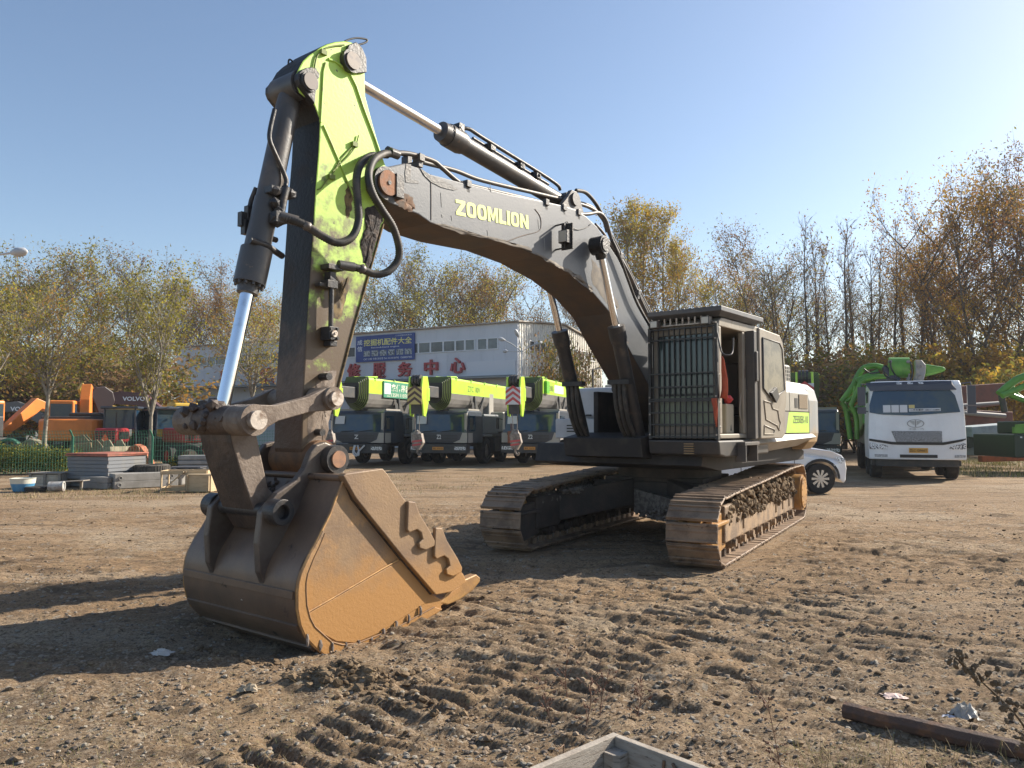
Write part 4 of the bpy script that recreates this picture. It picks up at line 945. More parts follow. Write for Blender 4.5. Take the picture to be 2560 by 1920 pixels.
for sgn, nm in ((1, 'a'), (-1, 'b')):
    root_mb = MB(); yc = sgn * GA
    # frame
    root_mb.prism([(-2.35, .20), (-2.45, .45), (-2.35, .62), (2.1, .62), (2.35, .52), (2.45, .30), (2.35, .20)], yc - .13, yc + .20 if sgn > 0 else yc + .13)
    if sgn < 0: pass
    for s0 in (-1.9, -1.35, -.8, 1.35): root_mb.box(s0, s0 + .07, yc + .20 * sgn - .02, yc + .20 * sgn + .02, .28, .56)
    root_mb.box(1.75, 2.45, yc - .16, yc + .235, .22, .66)
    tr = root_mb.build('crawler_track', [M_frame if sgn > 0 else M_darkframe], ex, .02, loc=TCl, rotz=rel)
    m = MB(); rr = random.Random(3)
    for i, (s_, z_, a) in enumerate(shoes):
        a += rr.uniform(-.05, .05)
        M = Matrix.Translation((s_, yc, z_)) @ Matrix.Rotation(-a, 4, 'Y')    # local x along path, local -z outward
        h = pitch * .462
        m.box(-h, h, -.30, .30, -.003, .020, 0, M)
        for gx_, gh in ((-h + .006, .026), (.01, .014), (h - .035, .020)): m.box(gx_, gx_ + .026, -.297, .297, -.003 - gh * rr.uniform(.6, 1.1), -.0031, 0, M)
        m.box(-.05, .05, -.14, -.09, .02, .10, 0, M); m.box(-.05, .05, .09, .14, .02, .10, 0, M)
    # orient: outward side check handled by path direction (bottom run first, outward = down = -z)
    m.build('track_chain', M_shoe, tr, .006, seg=1)
    m = MB(); m.ring((SL, yc - .08, RF), (0, 1, 0), RF - .09, .12, .16, 32); m.cyl((SL, yc - .1, RF), (SL, yc + .1, RF), .13, n=20); m.build('idler', M_idler, tr, .01)
    m = MB(); m.prism([(SL - .35, .16), (SL + .10, .10), (SL + .25, .26), (SL + .27, .44), (SL + .22, .56), (SL - .35, .60)], yc + .13, yc + .20); m.prism([(SL - .35, .16), (SL + .10, .10), (SL + .25, .26), (SL + .27, .44), (SL + .22, .56), (SL - .35, .60)], yc - .20, yc - .13)
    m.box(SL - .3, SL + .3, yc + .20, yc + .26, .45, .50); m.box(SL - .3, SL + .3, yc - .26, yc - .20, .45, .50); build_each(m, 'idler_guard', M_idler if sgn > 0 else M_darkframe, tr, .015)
    m = MB(); nt_ = 21; P = []
    for k in range(nt_):
        for dd, r_ in ((0, .31), (.25, .36), (.5, .36), (.75, .31)): t = 2 * PI * (k + dd) / nt_; P.append((-SL + r_ * math.cos(t), RW + r_ * math.sin(t)))
    m.prism(P, yc - .04, yc + .04); m.build('sprocket', M_rust, tr)
    m = MB(); m.cyl((-SL + .02, yc, RW + .02), (-SL + .02, yc + sgn * .30, RW + .02), .31, n=36); m.cyl((-SL + .02, yc + sgn * .30, RW + .02), (-SL + .02, yc + sgn * .33, RW + .02), .27, n=36); ring_bolts(m, (-SL + .02, yc + sgn * .325, RW + .02), (0, sgn, 0), .22, 12, .014, .012); m.build('final_drive', M_idler, tr, .01)
    for k in range(9):
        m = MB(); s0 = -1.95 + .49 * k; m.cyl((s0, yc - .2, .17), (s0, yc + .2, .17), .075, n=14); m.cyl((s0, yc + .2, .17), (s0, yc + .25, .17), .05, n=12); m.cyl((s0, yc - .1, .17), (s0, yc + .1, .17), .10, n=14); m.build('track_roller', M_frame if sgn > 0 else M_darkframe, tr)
    m = MB(); rr = random.Random(11 + sgn)
    for i in range(900):       # soil packed on the frame
        s0 = rr.uniform(-2.3, 2.35); hgt = .10 + .17 * (1 - abs(s0) / 2.5) + .05 * math.sin(s0 * 5)
        yy = yc + (rr.uniform(.02, .26) if sgn > 0 else rr.uniform(-.22, .22)); m.blob((s0, yy, .56 + rr.random() * hgt), rr.uniform(.015, .06), sq=(1.2, .8, 1), jit=.35, rnd=rr)
    for i in range(150):
        s0 = rr.uniform(-2.4, 2.4); m.blob((s0, yc + .2 * sgn + rr.uniform(-.02, .04), rr.uniform(.42, .6)), rr.uniform(.02, .05), jit=.35, rnd=rr)
    m.build('packed_mud', M_dirt if sgn > 0 else M_dirtgrey, tr)
m = MB()      # X-shaped car body between the tracks
m.prismz([(.75, -.75), (.75, .75), (-.75, .75), (-.75, -.75)], .48, .86)
for sx_ in (1, -1):
    for sy_ in (1, -1):
        p_in = [(.15 * sx_, .55 * sy_), (.85 * sx_, .25 * sy_)] ; p_out = [(1.05 * sx_, 1.08 * sy_), (1.75 * sx_, 1.08 * sy_)]
        V = [(p_in[0][0], p_in[0][1], .46), (p_in[1][0], p_in[1][1], .46), (p_out[1][0], p_out[1][1], .26), (p_out[0][0], p_out[0][1], .26), (p_in[0][0], p_in[0][1], .84), (p_in[1][0], p_in[1][1], .84), (p_out[1][0], p_out[1][1], .66), (p_out[0][0], p_out[0][1], .66)]
        m.add(V, [(0, 1, 2, 3), (7, 6, 5, 4), (0, 4, 5, 1), (1, 5, 6, 2), (2, 6, 7, 3), (3, 7, 4, 0)])
m.box(.7, .82, -.9, .9, .40, .80)
cbd = m.build('car_body', M_darkframe, ex, .015, loc=TCl, rotz=rel)
m = MB(); rr = random.Random(21)
m.add([(.98, -.2, .36), (1.75, 1.0, .30), (1.75, 1.0, .56), (.98, -.2, .70), (.90, -.2, .36), (1.6, 1.05, .3), (1.6, 1.05, .56), (.90, -.2, .70)], [(0, 1, 2, 3), (7, 6, 5, 4), (3, 2, 6, 7), (0, 4, 5, 1)])
for i in range(700): f_ = min(1, max(0, rr.gauss(.62, .2))); m.blob((1.0 + .75 * f_ + rr.uniform(0, .08), -.2 + 1.2 * f_ + rr.uniform(-.03, .03), .33 + rr.random() ** 2 * (.22 - .3 * abs(f_ - .6))), rr.uniform(.010, .028), jit=.4, rnd=rr)
for i in range(60): m.blob((.84 + rr.uniform(0, .12), rr.gauss(.55, .28), .40 + rr.random() ** 2 * .18), rr.uniform(.012, .035), jit=.4, rnd=rr)
for i in range(120): m.blob((1.3 + rr.uniform(-.4, .4), -.9 + rr.uniform(-.15, .1), .66 + rr.random() * .06), rr.uniform(.015, .04), jit=.4, rnd=rr)
m.build('packed_mud', M_dirtgrey, cbd)

# ---- red rags tied to the cab guard
def rag(pts, w0, w1, label):
    V = []; F = []; rr = random.Random(len(pts))
    for i, p in enumerate(pts):
        t = i / (len(pts) - 1); wd = w0 + (w1 - w0) * t; p = Vector(p)
        for k in range(5): V.append(p + Vector((.012 * math.sin(k * 2.1 + i), 0, 0)) + Vector((.3, 1, 0)).normalized() * (k / 4 - .5) * wd + Vector((0, 0, rr.uniform(-.008, .008))))
    for i in range(len(pts) - 1):
        for k in range(4): F.append((i * 5 + k, i * 5 + k + 1, i * 5 + 6 + k, i * 5 + 5 + k))
    m = MB(); m.add(V, F, 0, True); o = m.build('red_cloth', M_redcloth, None)
    o.location = EX; o.rotation_euler = (0, 0, math.atan2(EF.y, EF.x)); s_ = o.modifiers.new('thickness', 'SOLIDIFY'); s_.thickness = .004
    tag(o, label, 'rag'); return o
rag([(1.84, 1.66, 2.47), (1.84, 1.67, 2.40), (1.83, 1.67, 2.3), (1.83, 1.68, 2.2), (1.83, 1.68, 2.05), (1.84, 1.67, 1.95)], .03, .12, 'long faded red rag hanging from the mirror bracket beside the open cab doorway')
rag([(1.91, 1.58, 1.95), (1.91, 1.58, 1.9), (1.91, 1.59, 1.82), (1.91, 1.59, 1.70), (1.91, 1.60, 1.6)], .10, .02, 'short red rag knotted on the corner of the black cab guard grille')
# ---- dirt and wear with shapes of their own on the boom and cab
M_dust = mk('dust_streak', (.19, .165, .135), (.14, .125, .11), 14, rough=.85)
for L_ in ([(985, 500), (1005, 478), (1030, 492), (1040, 518), (1028, 530), (1000, 518)],):
    caked(L_, BW + .001, 'rust_stain', mk('rust_stain', (.16, .085, .045), (.11, .08, .06), 12, (.4, .6), .8), boom, .003)
for L_ in ([(1076, 556), (1110, 562), (1160, 576), (1266, 600), (1330, 622), (1331, 631), (1266, 608), (1154, 584)], [(1335, 630), (1400, 662), (1450, 690), (1484, 724), (1478, 730), (1426, 686), (1351, 642)], [(1480, 650), (1520, 690), (1548, 770), (1535, 776), (1505, 745), (1478, 700)]):
    caked(L_, BW + .0012, 'dust_edge', M_dust, boom, .003)
mb = MB()
for x, y, l in ((1102, 500, 36), (1104, 540, 8), (1128, 545, 14), (1225, 470, 20), (1345, 560, 24), (1360, 610, 30), (1218, 582, 14)): mb.tube([p3(x, y - l / 2, BW + .0005), p3(x + 2, y + l / 2, BW + .0005)], .0035, 4)
build_each(mb, 'scratch', mk('scratch_pale', (.28, .28, .27), rough=.7), boom)
rr = random.Random(44)
mb = MB()       # small greasy clods on the bucket's upper back and link
for i in range(60):
    k_ = rr.randrange(2, 14); p = cs[k_]; wv = rr.uniform(-.3, .3); mb.blob((p[0], wv, p[1]), rr.uniform(.008, .03), sq=(1, 1, 1), rnd=rr)
mb.build('grease_clod', M_linkdark, bucket)
# ================================================================ TREES
M_bark = mk('bark_grey', (.15, .125, .10), (.09, .07, .055), 6.0, (.4, .6), .9, spec=.1)
M_barkpale = mk('bark_pale', (.30, .27, .22), (.2, .17, .13), 6.0, (.4, .6), .9, spec=.1)
def leafm(nm, c, tr=.45): return mk(nm, c, tuple(x * .62 for x in c), 1.3, (.35, .65), .75, spec=.15, translucent=tr)
LY = leafm('leaf_yellow', (.58, .38, .05)); LG = leafm('leaf_olive', (.21, .20, .04)); LO = leafm('leaf_ochre', (.46, .26, .06)); LB = leafm('leaf_brown', (.27, .16, .085)); LR = leafm('leaf_russet', (.36, .16, .075)); LYG = leafm('leaf_yellowgreen', (.46, .40, .06)); LGR = leafm('leaf_green', (.09, .13, .03)); LT = leafm('leaf_tan', (.30, .21, .11))
def make_tree(name, seed, H, tr, z0, spread, nmain, nsub, ntwig, leaf_per, lsize, upright, leafmats, bark=None, forks=1, jitter=.3, shape=1.0, droptop=0.0, leafy_low=False):
    """a tree of unit design: returns (root, trunk, crown) at the origin"""
    rd = random.Random(seed); wood = MB(); lv = []
    def limb(p, d, L_, r0, r1, n, bend, sides):
        pts = [Vector(p)]; rs = [r0]; d = Vector(d).normalized()
        for i in range(n):
            d = (d + Vector((rd.uniform(-1, 1), rd.uniform(-1, 1), rd.uniform(-.5, 1) * .5)) * bend).normalized()
            pts.append(pts[-1] + d * L_ / n); rs.append(r0 + (r1 - r0) * (i + 1) / n)
        wood.tube(pts, rs, sides, 0, True, False); return pts, d
    stems = []
    if forks == 1: stems = [limb((0, 0, -.1), (0, 0, 1), H * .97, tr, tr * .12, 12, .05, 7)[0]]
    else:
        base, d = limb((0, 0, -.1), (0, 0, 1), H * z0, tr, tr * .75, 4, .05, 7)
        for k in range(forks):
            a = 2 * PI * k / forks + rd.uniform(-.4, .4); t = rd.uniform(.2, .5)
            stems.append(limb(base[-1], (math.cos(a) * t, math.sin(a) * t, 1), H * (1 - z0) * rd.uniform(.8, 1.0), tr * .55, tr * .06, 9, .09, 5)[0])
    def leaves(pts, k):
        for _ in range(k):
            i = rd.randrange(1, len(pts)); f = rd.random(); c = pts[i - 1].lerp(pts[i], f) + Vector((rd.gauss(0, 1), rd.gauss(0, 1), rd.gauss(0, 1))) * jitter
            lv.append(c)
    for st in stems:
        for k in range(nmain // len(stems)):
            t = z0 + (1 - z0) * (k + rd.random()) / (nmain / len(stems)) if forks == 1 else rd.uniform(.08, .98)
            x = t * (len(st) - 1); i = min(int(x), len(st) - 2); p = st[i].lerp(st[i + 1], x - i); hh = p.z / H
            a = rd.uniform(0, 2 * PI); rel = (hh - z0) / max(1e-3, 1 - z0); rel = max(0, min(1, rel))
            prof_ = (math.sin(PI * (rel * .80 + .14)) ** shape) * (1 - .25 * rel)
            Lm = spread * prof_ * rd.uniform(.65, 1.1) + .3
            u = upright + rd.uniform(-.12, .15)
            d = Vector((math.cos(a), math.sin(a), math.tan(min(1.45, max(.05, u * PI / 2)))))
            mp, d2 = limb(p, d, Lm, tr * .26 * (1 - .6 * rel), tr * .05, 6, .14, 4)
            for s_ in range(nsub):
                j = rd.randrange(1, len(mp)); q = mp[j]; dd = (mp[j] - mp[j - 1]).normalized() + Vector((rd.uniform(-1, 1), rd.uniform(-1, 1), rd.uniform(-.4, .9))) * .75
                sp, d3 = limb(q, dd, Lm * rd.uniform(.3, .55), tr * .08, tr * .025, 4, .16, 3)
                for w_ in range(ntwig):
                    jj = rd.randrange(1, len(sp)); tp_, _ = limb(sp[jj], (sp[jj] - sp[jj - 1]).normalized() + Vector((rd.uniform(-1, 1), rd.uniform(-1, 1), rd.uniform(-.5, .8))) * .8, Lm * rd.uniform(.14, .28), tr * .03, tr * .012, 2, .2, 3)
                    dens = leaf_per
                    if leafy_low and hh > .62: dens = leaf_per * .12
                    leaves(tp_, int(dens) + (1 if rd.random() < dens - int(dens) else 0))
    root = empty(name)
    wood.build('trunk', bark or M_bark, root)
    k = len(lv); r2 = np.random.RandomState(seed); C = np.array([tuple(c) for c in lv]) if k else np.zeros((0, 3))
    if k:
        C = C[C[:, 2] > .2]; k = len(C)
        a = r2.normal(size=(k, 3)); a /= np.linalg.norm(a, axis=1)[:, None]; b = np.cross(a, r2.normal(size=(k, 3))); b /= np.linalg.norm(b, axis=1)[:, None]
        s = (lsize * r2.uniform(.55, 1.35, k))[:, None]
        V = np.stack([C - a * s, C + b * s * .45, C + a * s, C - b * s * .45], 1).reshape(-1, 3)
        me = bpy.data.meshes.new('crown'); me.vertices.add(4 * k); me.vertices.foreach_set('co', V.astype(np.float32).ravel()); me.loops.add(4 * k); me.loops.foreach_set('vertex_index', np.arange(4 * k, dtype=np.int32)); me.polygons.add(k); me.polygons.foreach_set('loop_start', np.arange(0, 4 * k, 4, dtype=np.int32))
        for m_ in leafmats: me.materials.append(m_)
        # colour by clump, so that the crown has patches
        cl = (vn(C[:, 0] * .9 + 31, C[:, 2] * .9 + C[:, 1] * .7 + 17, seed) + r2.uniform(-.22, .22, k)); mi = np.clip((cl * len(leafmats)), 0, len(leafmats) - 1).astype(np.int32)
        me.polygons.foreach_set('material_index', mi); me.update(calc_edges=True)
        o = bpy.data.objects.new('crown', me); col.objects.link(o); o.parent = root
    return root
PROTO = {
 'gold': (lambda: make_tree('poplar_tree', 1, 16, .19, .22, 3.4, 46, 6, 3, 11, .09, .62, [LY, LO, LYG, LY], M_barkpale)),
 'olive': (lambda: make_tree('broadleaf_tree', 2, 14, .20, .20, 4.6, 44, 7, 3, 11, .09, .45, [LG, LYG, LG, LO], forks=3)),
 'taupe': (lambda: make_tree('broadleaf_tree', 3, 14, .20, .20, 4.4, 44, 7, 4, 5, .082, .5, [LB, LT, LG, LT], forks=3)),
 'brown': (lambda: make_tree('broadleaf_tree', 4, 15, .24, .25, 5.0, 44, 7, 4, 9, .088, .42, [LR, LO, LO, LY], forks=3)),
 'bare': (lambda: make_tree('poplar_tree', 5, 17, .15, .22, 2.4, 34, 6, 3, .25, .12, .72, [LT, LB])),
 'sparse': (lambda: make_tree('poplar_tree', 6, 15, .15, .12, 2.8, 44, 6, 3, 3.6, .085, .65, [LG, LO, LT, LB], leafy_low=True)),
 'thin': (lambda: make_tree('poplar_tree', 8, 15, .10, .18, 1.9, 26, 5, 2, 1.2, .13, .7, [LT, LYG, LB])),
 'young': (lambda: make_tree('young_tree', 9, 5.9, .085, .47, 2.4, 64, 6, 3, 3.2, .055, .35, [LG, LYG, LO, LYG], M_barkpale, forks=5, jitter=.12)),
 'vase': (lambda: make_tree('young_tree', 10, 6.0, .085, .31, 1.9, 76, 6, 3, 3.4, .055, .60, [LYG, LG, LYG, LG], M_barkpale, forks=6, jitter=.09)),
 'shrub': (lambda: make_tree('shrub', 12, 3.4, .05, .05, 1.9, 50, 6, 3, 6, .11, .5, [LYG, LG, LY, LO], forks=5, jitter=.16)),
 'dullshrub': (lambda: make_tree('shrub', 13, 3.6, .05, .05, 2.0, 50, 6, 3, 4, .10, .5, [LB, LT, LG, LO], forks=5, jitter=.16)),
}
PH = dict(gold=16, olive=14, taupe=14, brown=15, bare=17, sparse=15, thin=15, young=5.9, vase=6.0, shrub=3.4, dullshrub=3.6)
made = {}; rt_ = random.Random(99)
def plant(kind, px, top, Y, label, group=None, wide=1.0, rot=None):
    c = at(px, 1067, Y); H = CAM_H + (1067 - top) / FPX * Y
    if kind not in made: o = made[kind] = PROTO[kind](); o['first'] = 1; del o['first']
    else: o = copy_tree(made[kind])
    k = H / PH[kind]; o.location = (c.x, c.y, -.02); o.scale = (k * wide, k * wide, k); o.rotation_euler = (0, 0, rt_.uniform(0, 6.28) if rot is None else rot)
    tag(o, label, 'shrub' if 'shrub' in kind else 'tree', group); return o
G1 = 'trees rising behind the orange machines and the long building'; G2 = 'trees standing behind the light grey service building'; G3 = 'trees along the edge of the yard behind the white truck'
kindword = dict(gold='golden yellow poplar tree', olive='olive green leafy tree', taupe='dull brown half bare tree', brown='russet brown leafy tree', bare='bare upright poplar', sparse='poplar bare on top with leaves lower down', thin='thin sparse poplar')
for kind, px, top, Y, wd in (('olive', -40, 730, 46, 1.0), ('taupe', 30, 700, 54, 1.1), ('taupe', 130, 650, 60, 1.2), ('olive', 215, 655, 57, 1.1), ('taupe', 290, 665, 62, 1.1), ('olive', 335, 735, 50, .9), ('brown', 470, 700, 86, 1.0), ('taupe', 545, 692, 88, 1.1), ('brown', 620, 722, 86, 1.0), ('olive', 700, 745, 84, 1.0), ('olive', -120, 720, 52, 1.1), ('taupe', 400, 760, 84, 1.0)):
    plant(kind, px, top, Y, kindword[kind] + ' rising behind the orange machines', G1, wd)
for kind, px, top, Y, wd in (('taupe', 840, 740, 80, 1), ('olive', 915, 705, 78, 1.0), ('taupe', 975, 690, 82, 1), ('sparse', 1010, 640, 80, .9), ('taupe', 1075, 650, 84, .9), ('olive', 1120, 640, 80, .95), ('taupe', 1180, 690, 84, .9), ('brown', 1235, 680, 84, .9), ('thin', 1300, 700, 86, 1), ('thin', 1345, 700, 80, 1), ('taupe', 1390, 760, 84, .9), ('taupe', 1450, 730, 84, .9), ('olive', 1040, 745, 76, 1.1)):
    plant(kind, px, top, Y, kindword[kind] + ' above the grey workshop roof', G2, wd)
for kind, px, top, Y, wd in (('gold', 1555, 515, 62, .9), ('gold', 1602, 530, 64, .9), ('gold', 1668, 540, 63, .9), ('gold', 1715, 610, 60, .8), ('thin', 1740, 640, 66, .8), ('thin', 1785, 650, 68, 1), ('brown', 1850, 650, 66, .8), ('taupe', 1910, 605, 56, 1.0), ('olive', 1860, 700, 60, .8), ('sparse', 1960, 640, 60, .9), ('bare', 2018, 520, 55, .9), ('thin', 2045, 600, 60, 1), ('bare', 2085, 590, 62, .8), ('bare', 2112, 530, 57, 1.1), ('bare', 2150, 560, 60, .9), ('sparse', 2180, 620, 58, 1), ('bare', 2235, 545, 58, 1), ('bare', 2262, 575, 62, 1), ('sparse', 2300, 600, 56, 1), ('brown', 2350, 560, 56, .8), ('brown', 2440, 450, 47, .9), ('brown', 2530, 440, 50, .9), ('taupe', 2600, 430, 48, .9), ('bare', 2300, 540, 62, .8), ('brown', 2700, 430, 52, 1),
                             ('sparse', 1990, 680, 66, .9), ('taupe', 2060, 740, 70, .9), ('sparse', 2140, 660, 68, 1), ('taupe', 2210, 720, 70, 1), ('sparse', 2270, 690, 66, 1), ('taupe', 2350, 700, 62, 1), ('sparse', 2400, 640, 60, 1), ('olive', 2480, 720, 60, .9), ('taupe', 1800, 760, 72, 1), ('olive', 1930, 770, 72, 1), ('sparse', 2560, 650, 60, 1), ('sparse', 1880, 690, 74, 1), ('bare', 2190, 570, 66, .9), ('bare', 2060, 560, 66, .9), ('sparse', 2330, 650, 58, 1), ('thin', 2385, 560, 56, 1), ('thin', 2420, 600, 58, 1)):
    plant(kind, px, top, Y, kindword[kind] + ' in the belt beyond the white truck', G3, wd)
GS = 'undergrowth shrubs along the foot of the tree belt'
rs = random.Random(4)
for i in range(30):
    px = 1790 + i * 29 + rs.uniform(-12, 12); kind = 'shrub' if (rs.random() < .35 or px > 2450) else 'dullshrub'
    plant(kind, px, rs.uniform(915, 995), rs.uniform(42, 54), ('yellow green' if kind == 'shrub' else 'brownish thinning') + ' shrub at the foot of the tall bare trees', GS, rs.uniform(1, 1.4))
for i in range(8):
    px = -60 + i * 58; plant('dullshrub', px, rs.uniform(880, 950), rs.uniform(50, 60), 'brownish thinning shrub under the trees behind the orange machines', 'shrubs behind the orange machines', 1.5)
plant('young', 112, 765, 27.5, 'young spreading roadside tree, the one in front of the orange excavator', None, 1.0, .3)
plant('vase', 378, 705, 28.0, 'young upright vase shaped tree standing before the red tractors', None, .85, 1.0)
plant('young', 615, 790, 33.0, 'young yellowing tree half hidden behind the polished bucket cylinder rod', None, 1.0, 2.0)
plant('vase', -60, 700, 30, 'young leafy tree cut off by the edge of the view beside the lamp', None, 1.0, 2.5)
plant('dullshrub', 1392, 900, 52, 'yellow green shrub against the ribbed end wall of the service building', None, .5)
plant('dullshrub', 1440, 900, 50, 'brownish shrub by the far end of the ribbed wall', None, .5)

# ================================================================ SERVICE BUILDING
BC = Vector((.40, 55, 0)); BU = Vector((-.867, .498, 0)); BV = Vector((.498, .867, 0))      # front runs along BU, side along BV
def wp(x, y, off=0.0, side=False):                                   # pixel -> (along, height) on the front or side wall
    n_ = Vector((-.498, -.867, 0)) if not side else Vector((.867, -.498, 0)); o = BC + n_ * off; d = ray(x, y); t = (o - CAM).dot(n_) / d.dot(n_); P = CAM + d * t
    return ((P - BC).dot(BV if side else BU), P.z)
bld = empty('service_building', BC, math.atan2(BU.y, BU.x), 'long light grey metal clad workshop with red characters and window band', 'building')
# local axes: +X along the front away from the corner, +Y = -n (into the building)  (checked: BU x BV)
sgnY = 1.0 if BU.cross(BV).z > 0 else -1.0
def F3(u, off, z): return (u, -off * sgnY, z)                          # off = towards the outside of the front
M_wall = mk('wall_grey_panel', (.60, .62, .66), (.54, .56, .60), .6, (.4, .7), .6, stretch=(1, 1, .15)); M_wallside = mk('wall_cream_ribbed', (.78, .76, .70), (.68, .65, .58), 1.2, (.4, .7), .6)
M_winf = mk('window_frame_white', (.66, .68, .70), rough=.5); M_pane = mk('window_pane_dark', (.10, .115, .125), (.05, .06, .07), .8, (.4, .6), .15, spec=.7)
LEN = 37.0; DEP = 15.0
def fbox(mb, u0, u1, z0, z1, o0, o1, mi=0): a = F3(u0, o0, z0); b_ = F3(u1, o1, z1); mb.box(min(a[0], b_[0]), max(a[0], b_[0]), min(a[1], b_[1]), max(a[1], b_[1]), min(z0, z1), max(z0, z1), mi)
mb = MB(); fbox(mb, 0, LEN, 0, 9.0, -.2, 0)
for k in range(1, 37): fbox(mb, k, k + .02, 0, 8.98, 0, .012)
mb.build('front_wall', M_wall, bld)
mb = MB(); y = 0
zt = lambda v: 9.0 + .6 * (1 - abs(v / 7.4 - 1)) if v < 7.4 else 9.6 - 1.05 * (v - 7.4) / 7.6
k = .2; D = lambda v: sgnY * v
while k < DEP - .3:                                                    # trapezoidal ribs
    a0, a1 = k, k + .12; zz = min(zt(k), zt(k + .3)) - .02
    mb.box(-.05, .0, min(D(a0), D(a1)), max(D(a0), D(a1)), 0, zz); k += .36
pp = [(.2, 0), (.2, zt(.2)), (7.4, 9.6), (DEP, zt(DEP)), (DEP, 0)]
mb.add([(0, D(a), z) for a, z in pp] + [(.2, D(a), z) for a, z in pp], [(0, 1, 2, 3, 4), (9, 8, 7, 6, 5)] + [(i, (i + 1) % 5, 5 + (i + 1) % 5, 5 + i) for i in range(5)])
mb.build('end_wall', M_wallside, bld)
mb = MB()
mb.add([(-.2, D(-.25), 9.02), (-.2, D(7.4), 9.66), (LEN, D(7.4), 9.66), (LEN, D(-.25), 9.02), (-.2, D(DEP + .2), 8.6), (LEN, D(DEP + .2), 8.6), (-.2, D(-.25), 9.12), (-.2, D(7.4), 9.76), (LEN, D(7.4), 9.76), (LEN, D(-.25), 9.12), (-.2, D(DEP + .2), 8.7), (LEN, D(DEP + .2), 8.7)],
       [(0, 1, 2, 3), (1, 4, 5, 2), (6, 9, 8, 7), (7, 8, 11, 10), (0, 3, 9, 6), (0, 6, 7, 1), (1, 7, 10, 4), (4, 10, 11, 5), (3, 2, 8, 9), (2, 5, 11, 8)])
k = 0
while k < LEN - .2: mb.box(k, k + .08, min(D(-.25), D(-.30)), max(D(-.25), D(-.30)), 9.03, 9.15); k += .42
mb.build('roof', mk('roof_weathered', (.33, .26, .2), (.42, .40, .36), .7, (.4, .6), .7), bld)
wz1 = wp(1246, 843)[1]; wz0 = wp(1246, 873)[1]
cuts = [wp(x, 860)[0] for x in (1246, 1219, 1194, 1188, 1163, 1139, 1109, 1077, 1047, 1014, 982, 950, 920, 890, 858, 826, 795, 765, 735, 706, 678, 650, 622, 595, 568, 541, 520, 498, 476)]
for u0, u1 in zip(cuts, cuts[1:]):
    if u1 - u0 < .5 or u1 > LEN: continue
    m = MB(); fbox(m, u0, u1, wz0, wz0 + .07, .0, .06); fbox(m, u0, u1, wz1 - .07, wz1, 0, .06); fbox(m, u0, u0 + .07, wz0 + .07, wz1 - .07, 0, .06); fbox(m, u1 - .07, u1, wz0 + .07, wz1 - .07, 0, .06); wf = m.build('window', M_winf, bld)
    m = MB(); fbox(m, u0 + .07, u1 - .07, wz0 + .07, wz1 - .07, .005, .02); m.build('pane', M_pane, wf)
sz1, sz0 = wp(1322, 850, 0, True)[1], wp(1322, 877, 0, True)[1]
sv = [wp(x, 860, 0, True)[0] for x in (1321, 1334, 1348, 1362, 1375, 1388, 1400, 1410, 1420, 1430, 1440, 1450, 1459, 1468, 1477, 1486)]
for v0, v1 in zip(sv, sv[1:]):
    m = MB(); a, b_ = sorted((D(v0), D(v1)))
    m.box(-.10, -.052, a, b_, sz0, sz0 + .08); m.box(-.10, -.052, a, b_, sz1 - .08, sz1); m.box(-.10, -.052, a, a + .08, sz0 + .08, sz1 - .08); m.box(-.10, -.052, b_ - .06, b_, sz0 + .08, sz1 - .08); wf = m.build('window', M_winf, bld)
    m = MB(); m.box(-.07, -.053, a + .08, b_ - .06, sz0 + .08, sz1 - .08); m.build('pane', M_pane, wf)
mb = MB(); u0, z1_ = wp(1290, 899); u1, z0_ = wp(1167, 941); fbox(mb, u0, u1, z0_, z1_, 0, .08); mb.build('blank_panel', mk('blank_board', (.62, .63, .66), rough=.5), bld)
mb = MB(); fbox(mb, -.1, LEN, 5.05, 5.15, 0, 1.3); fbox(mb, -.1, LEN, 5.2, 5.24, 0, .9); mb.build('awning', mk('awning_grey', (.24, .27, .28), rough=.6), bld)
M_redch = mk('character_red', (.42, .05, .055), (.33, .04, .05), 2.0, rough=.5)
FX = -BU; 
def front_text(body, px0, py0, px1, py1, name, mat, bold, thick, off, par=None):
    a, za = wp(px0, py1, off); b_, zb = wp(px1, py0, off); O = F3(a, off, za)
    o = text_on(body, O, (-1, 0, 0), (0, 0, 1), a - b_, zb - za, name, mat, par or bld, bold, thick); return o
for ch, x0, y0, x1, y1 in (('易', 549, 926, 573, 960), ('维', 650, 918, 684, 962), ('修', 869, 908, 901, 948), ('服', 933, 906, 964, 946), ('务', 995, 904, 1030, 942), ('中', 1061, 898, 1095, 938), ('心', 1126, 893, 1163, 934)):
    ob = front_text(ch, x0, y0, x1, y1, 'red_character', M_redch, .022, .10, .1)
mb = MB(); fbox(mb, 3.0, 5.6, 0, 4.2, 0, .05); fbox(mb, 12, 15.5, 0, 4.2, 0, .05); mb.build('door', mk('roller_door', (.25, .27, .3), rough=.6), bld)
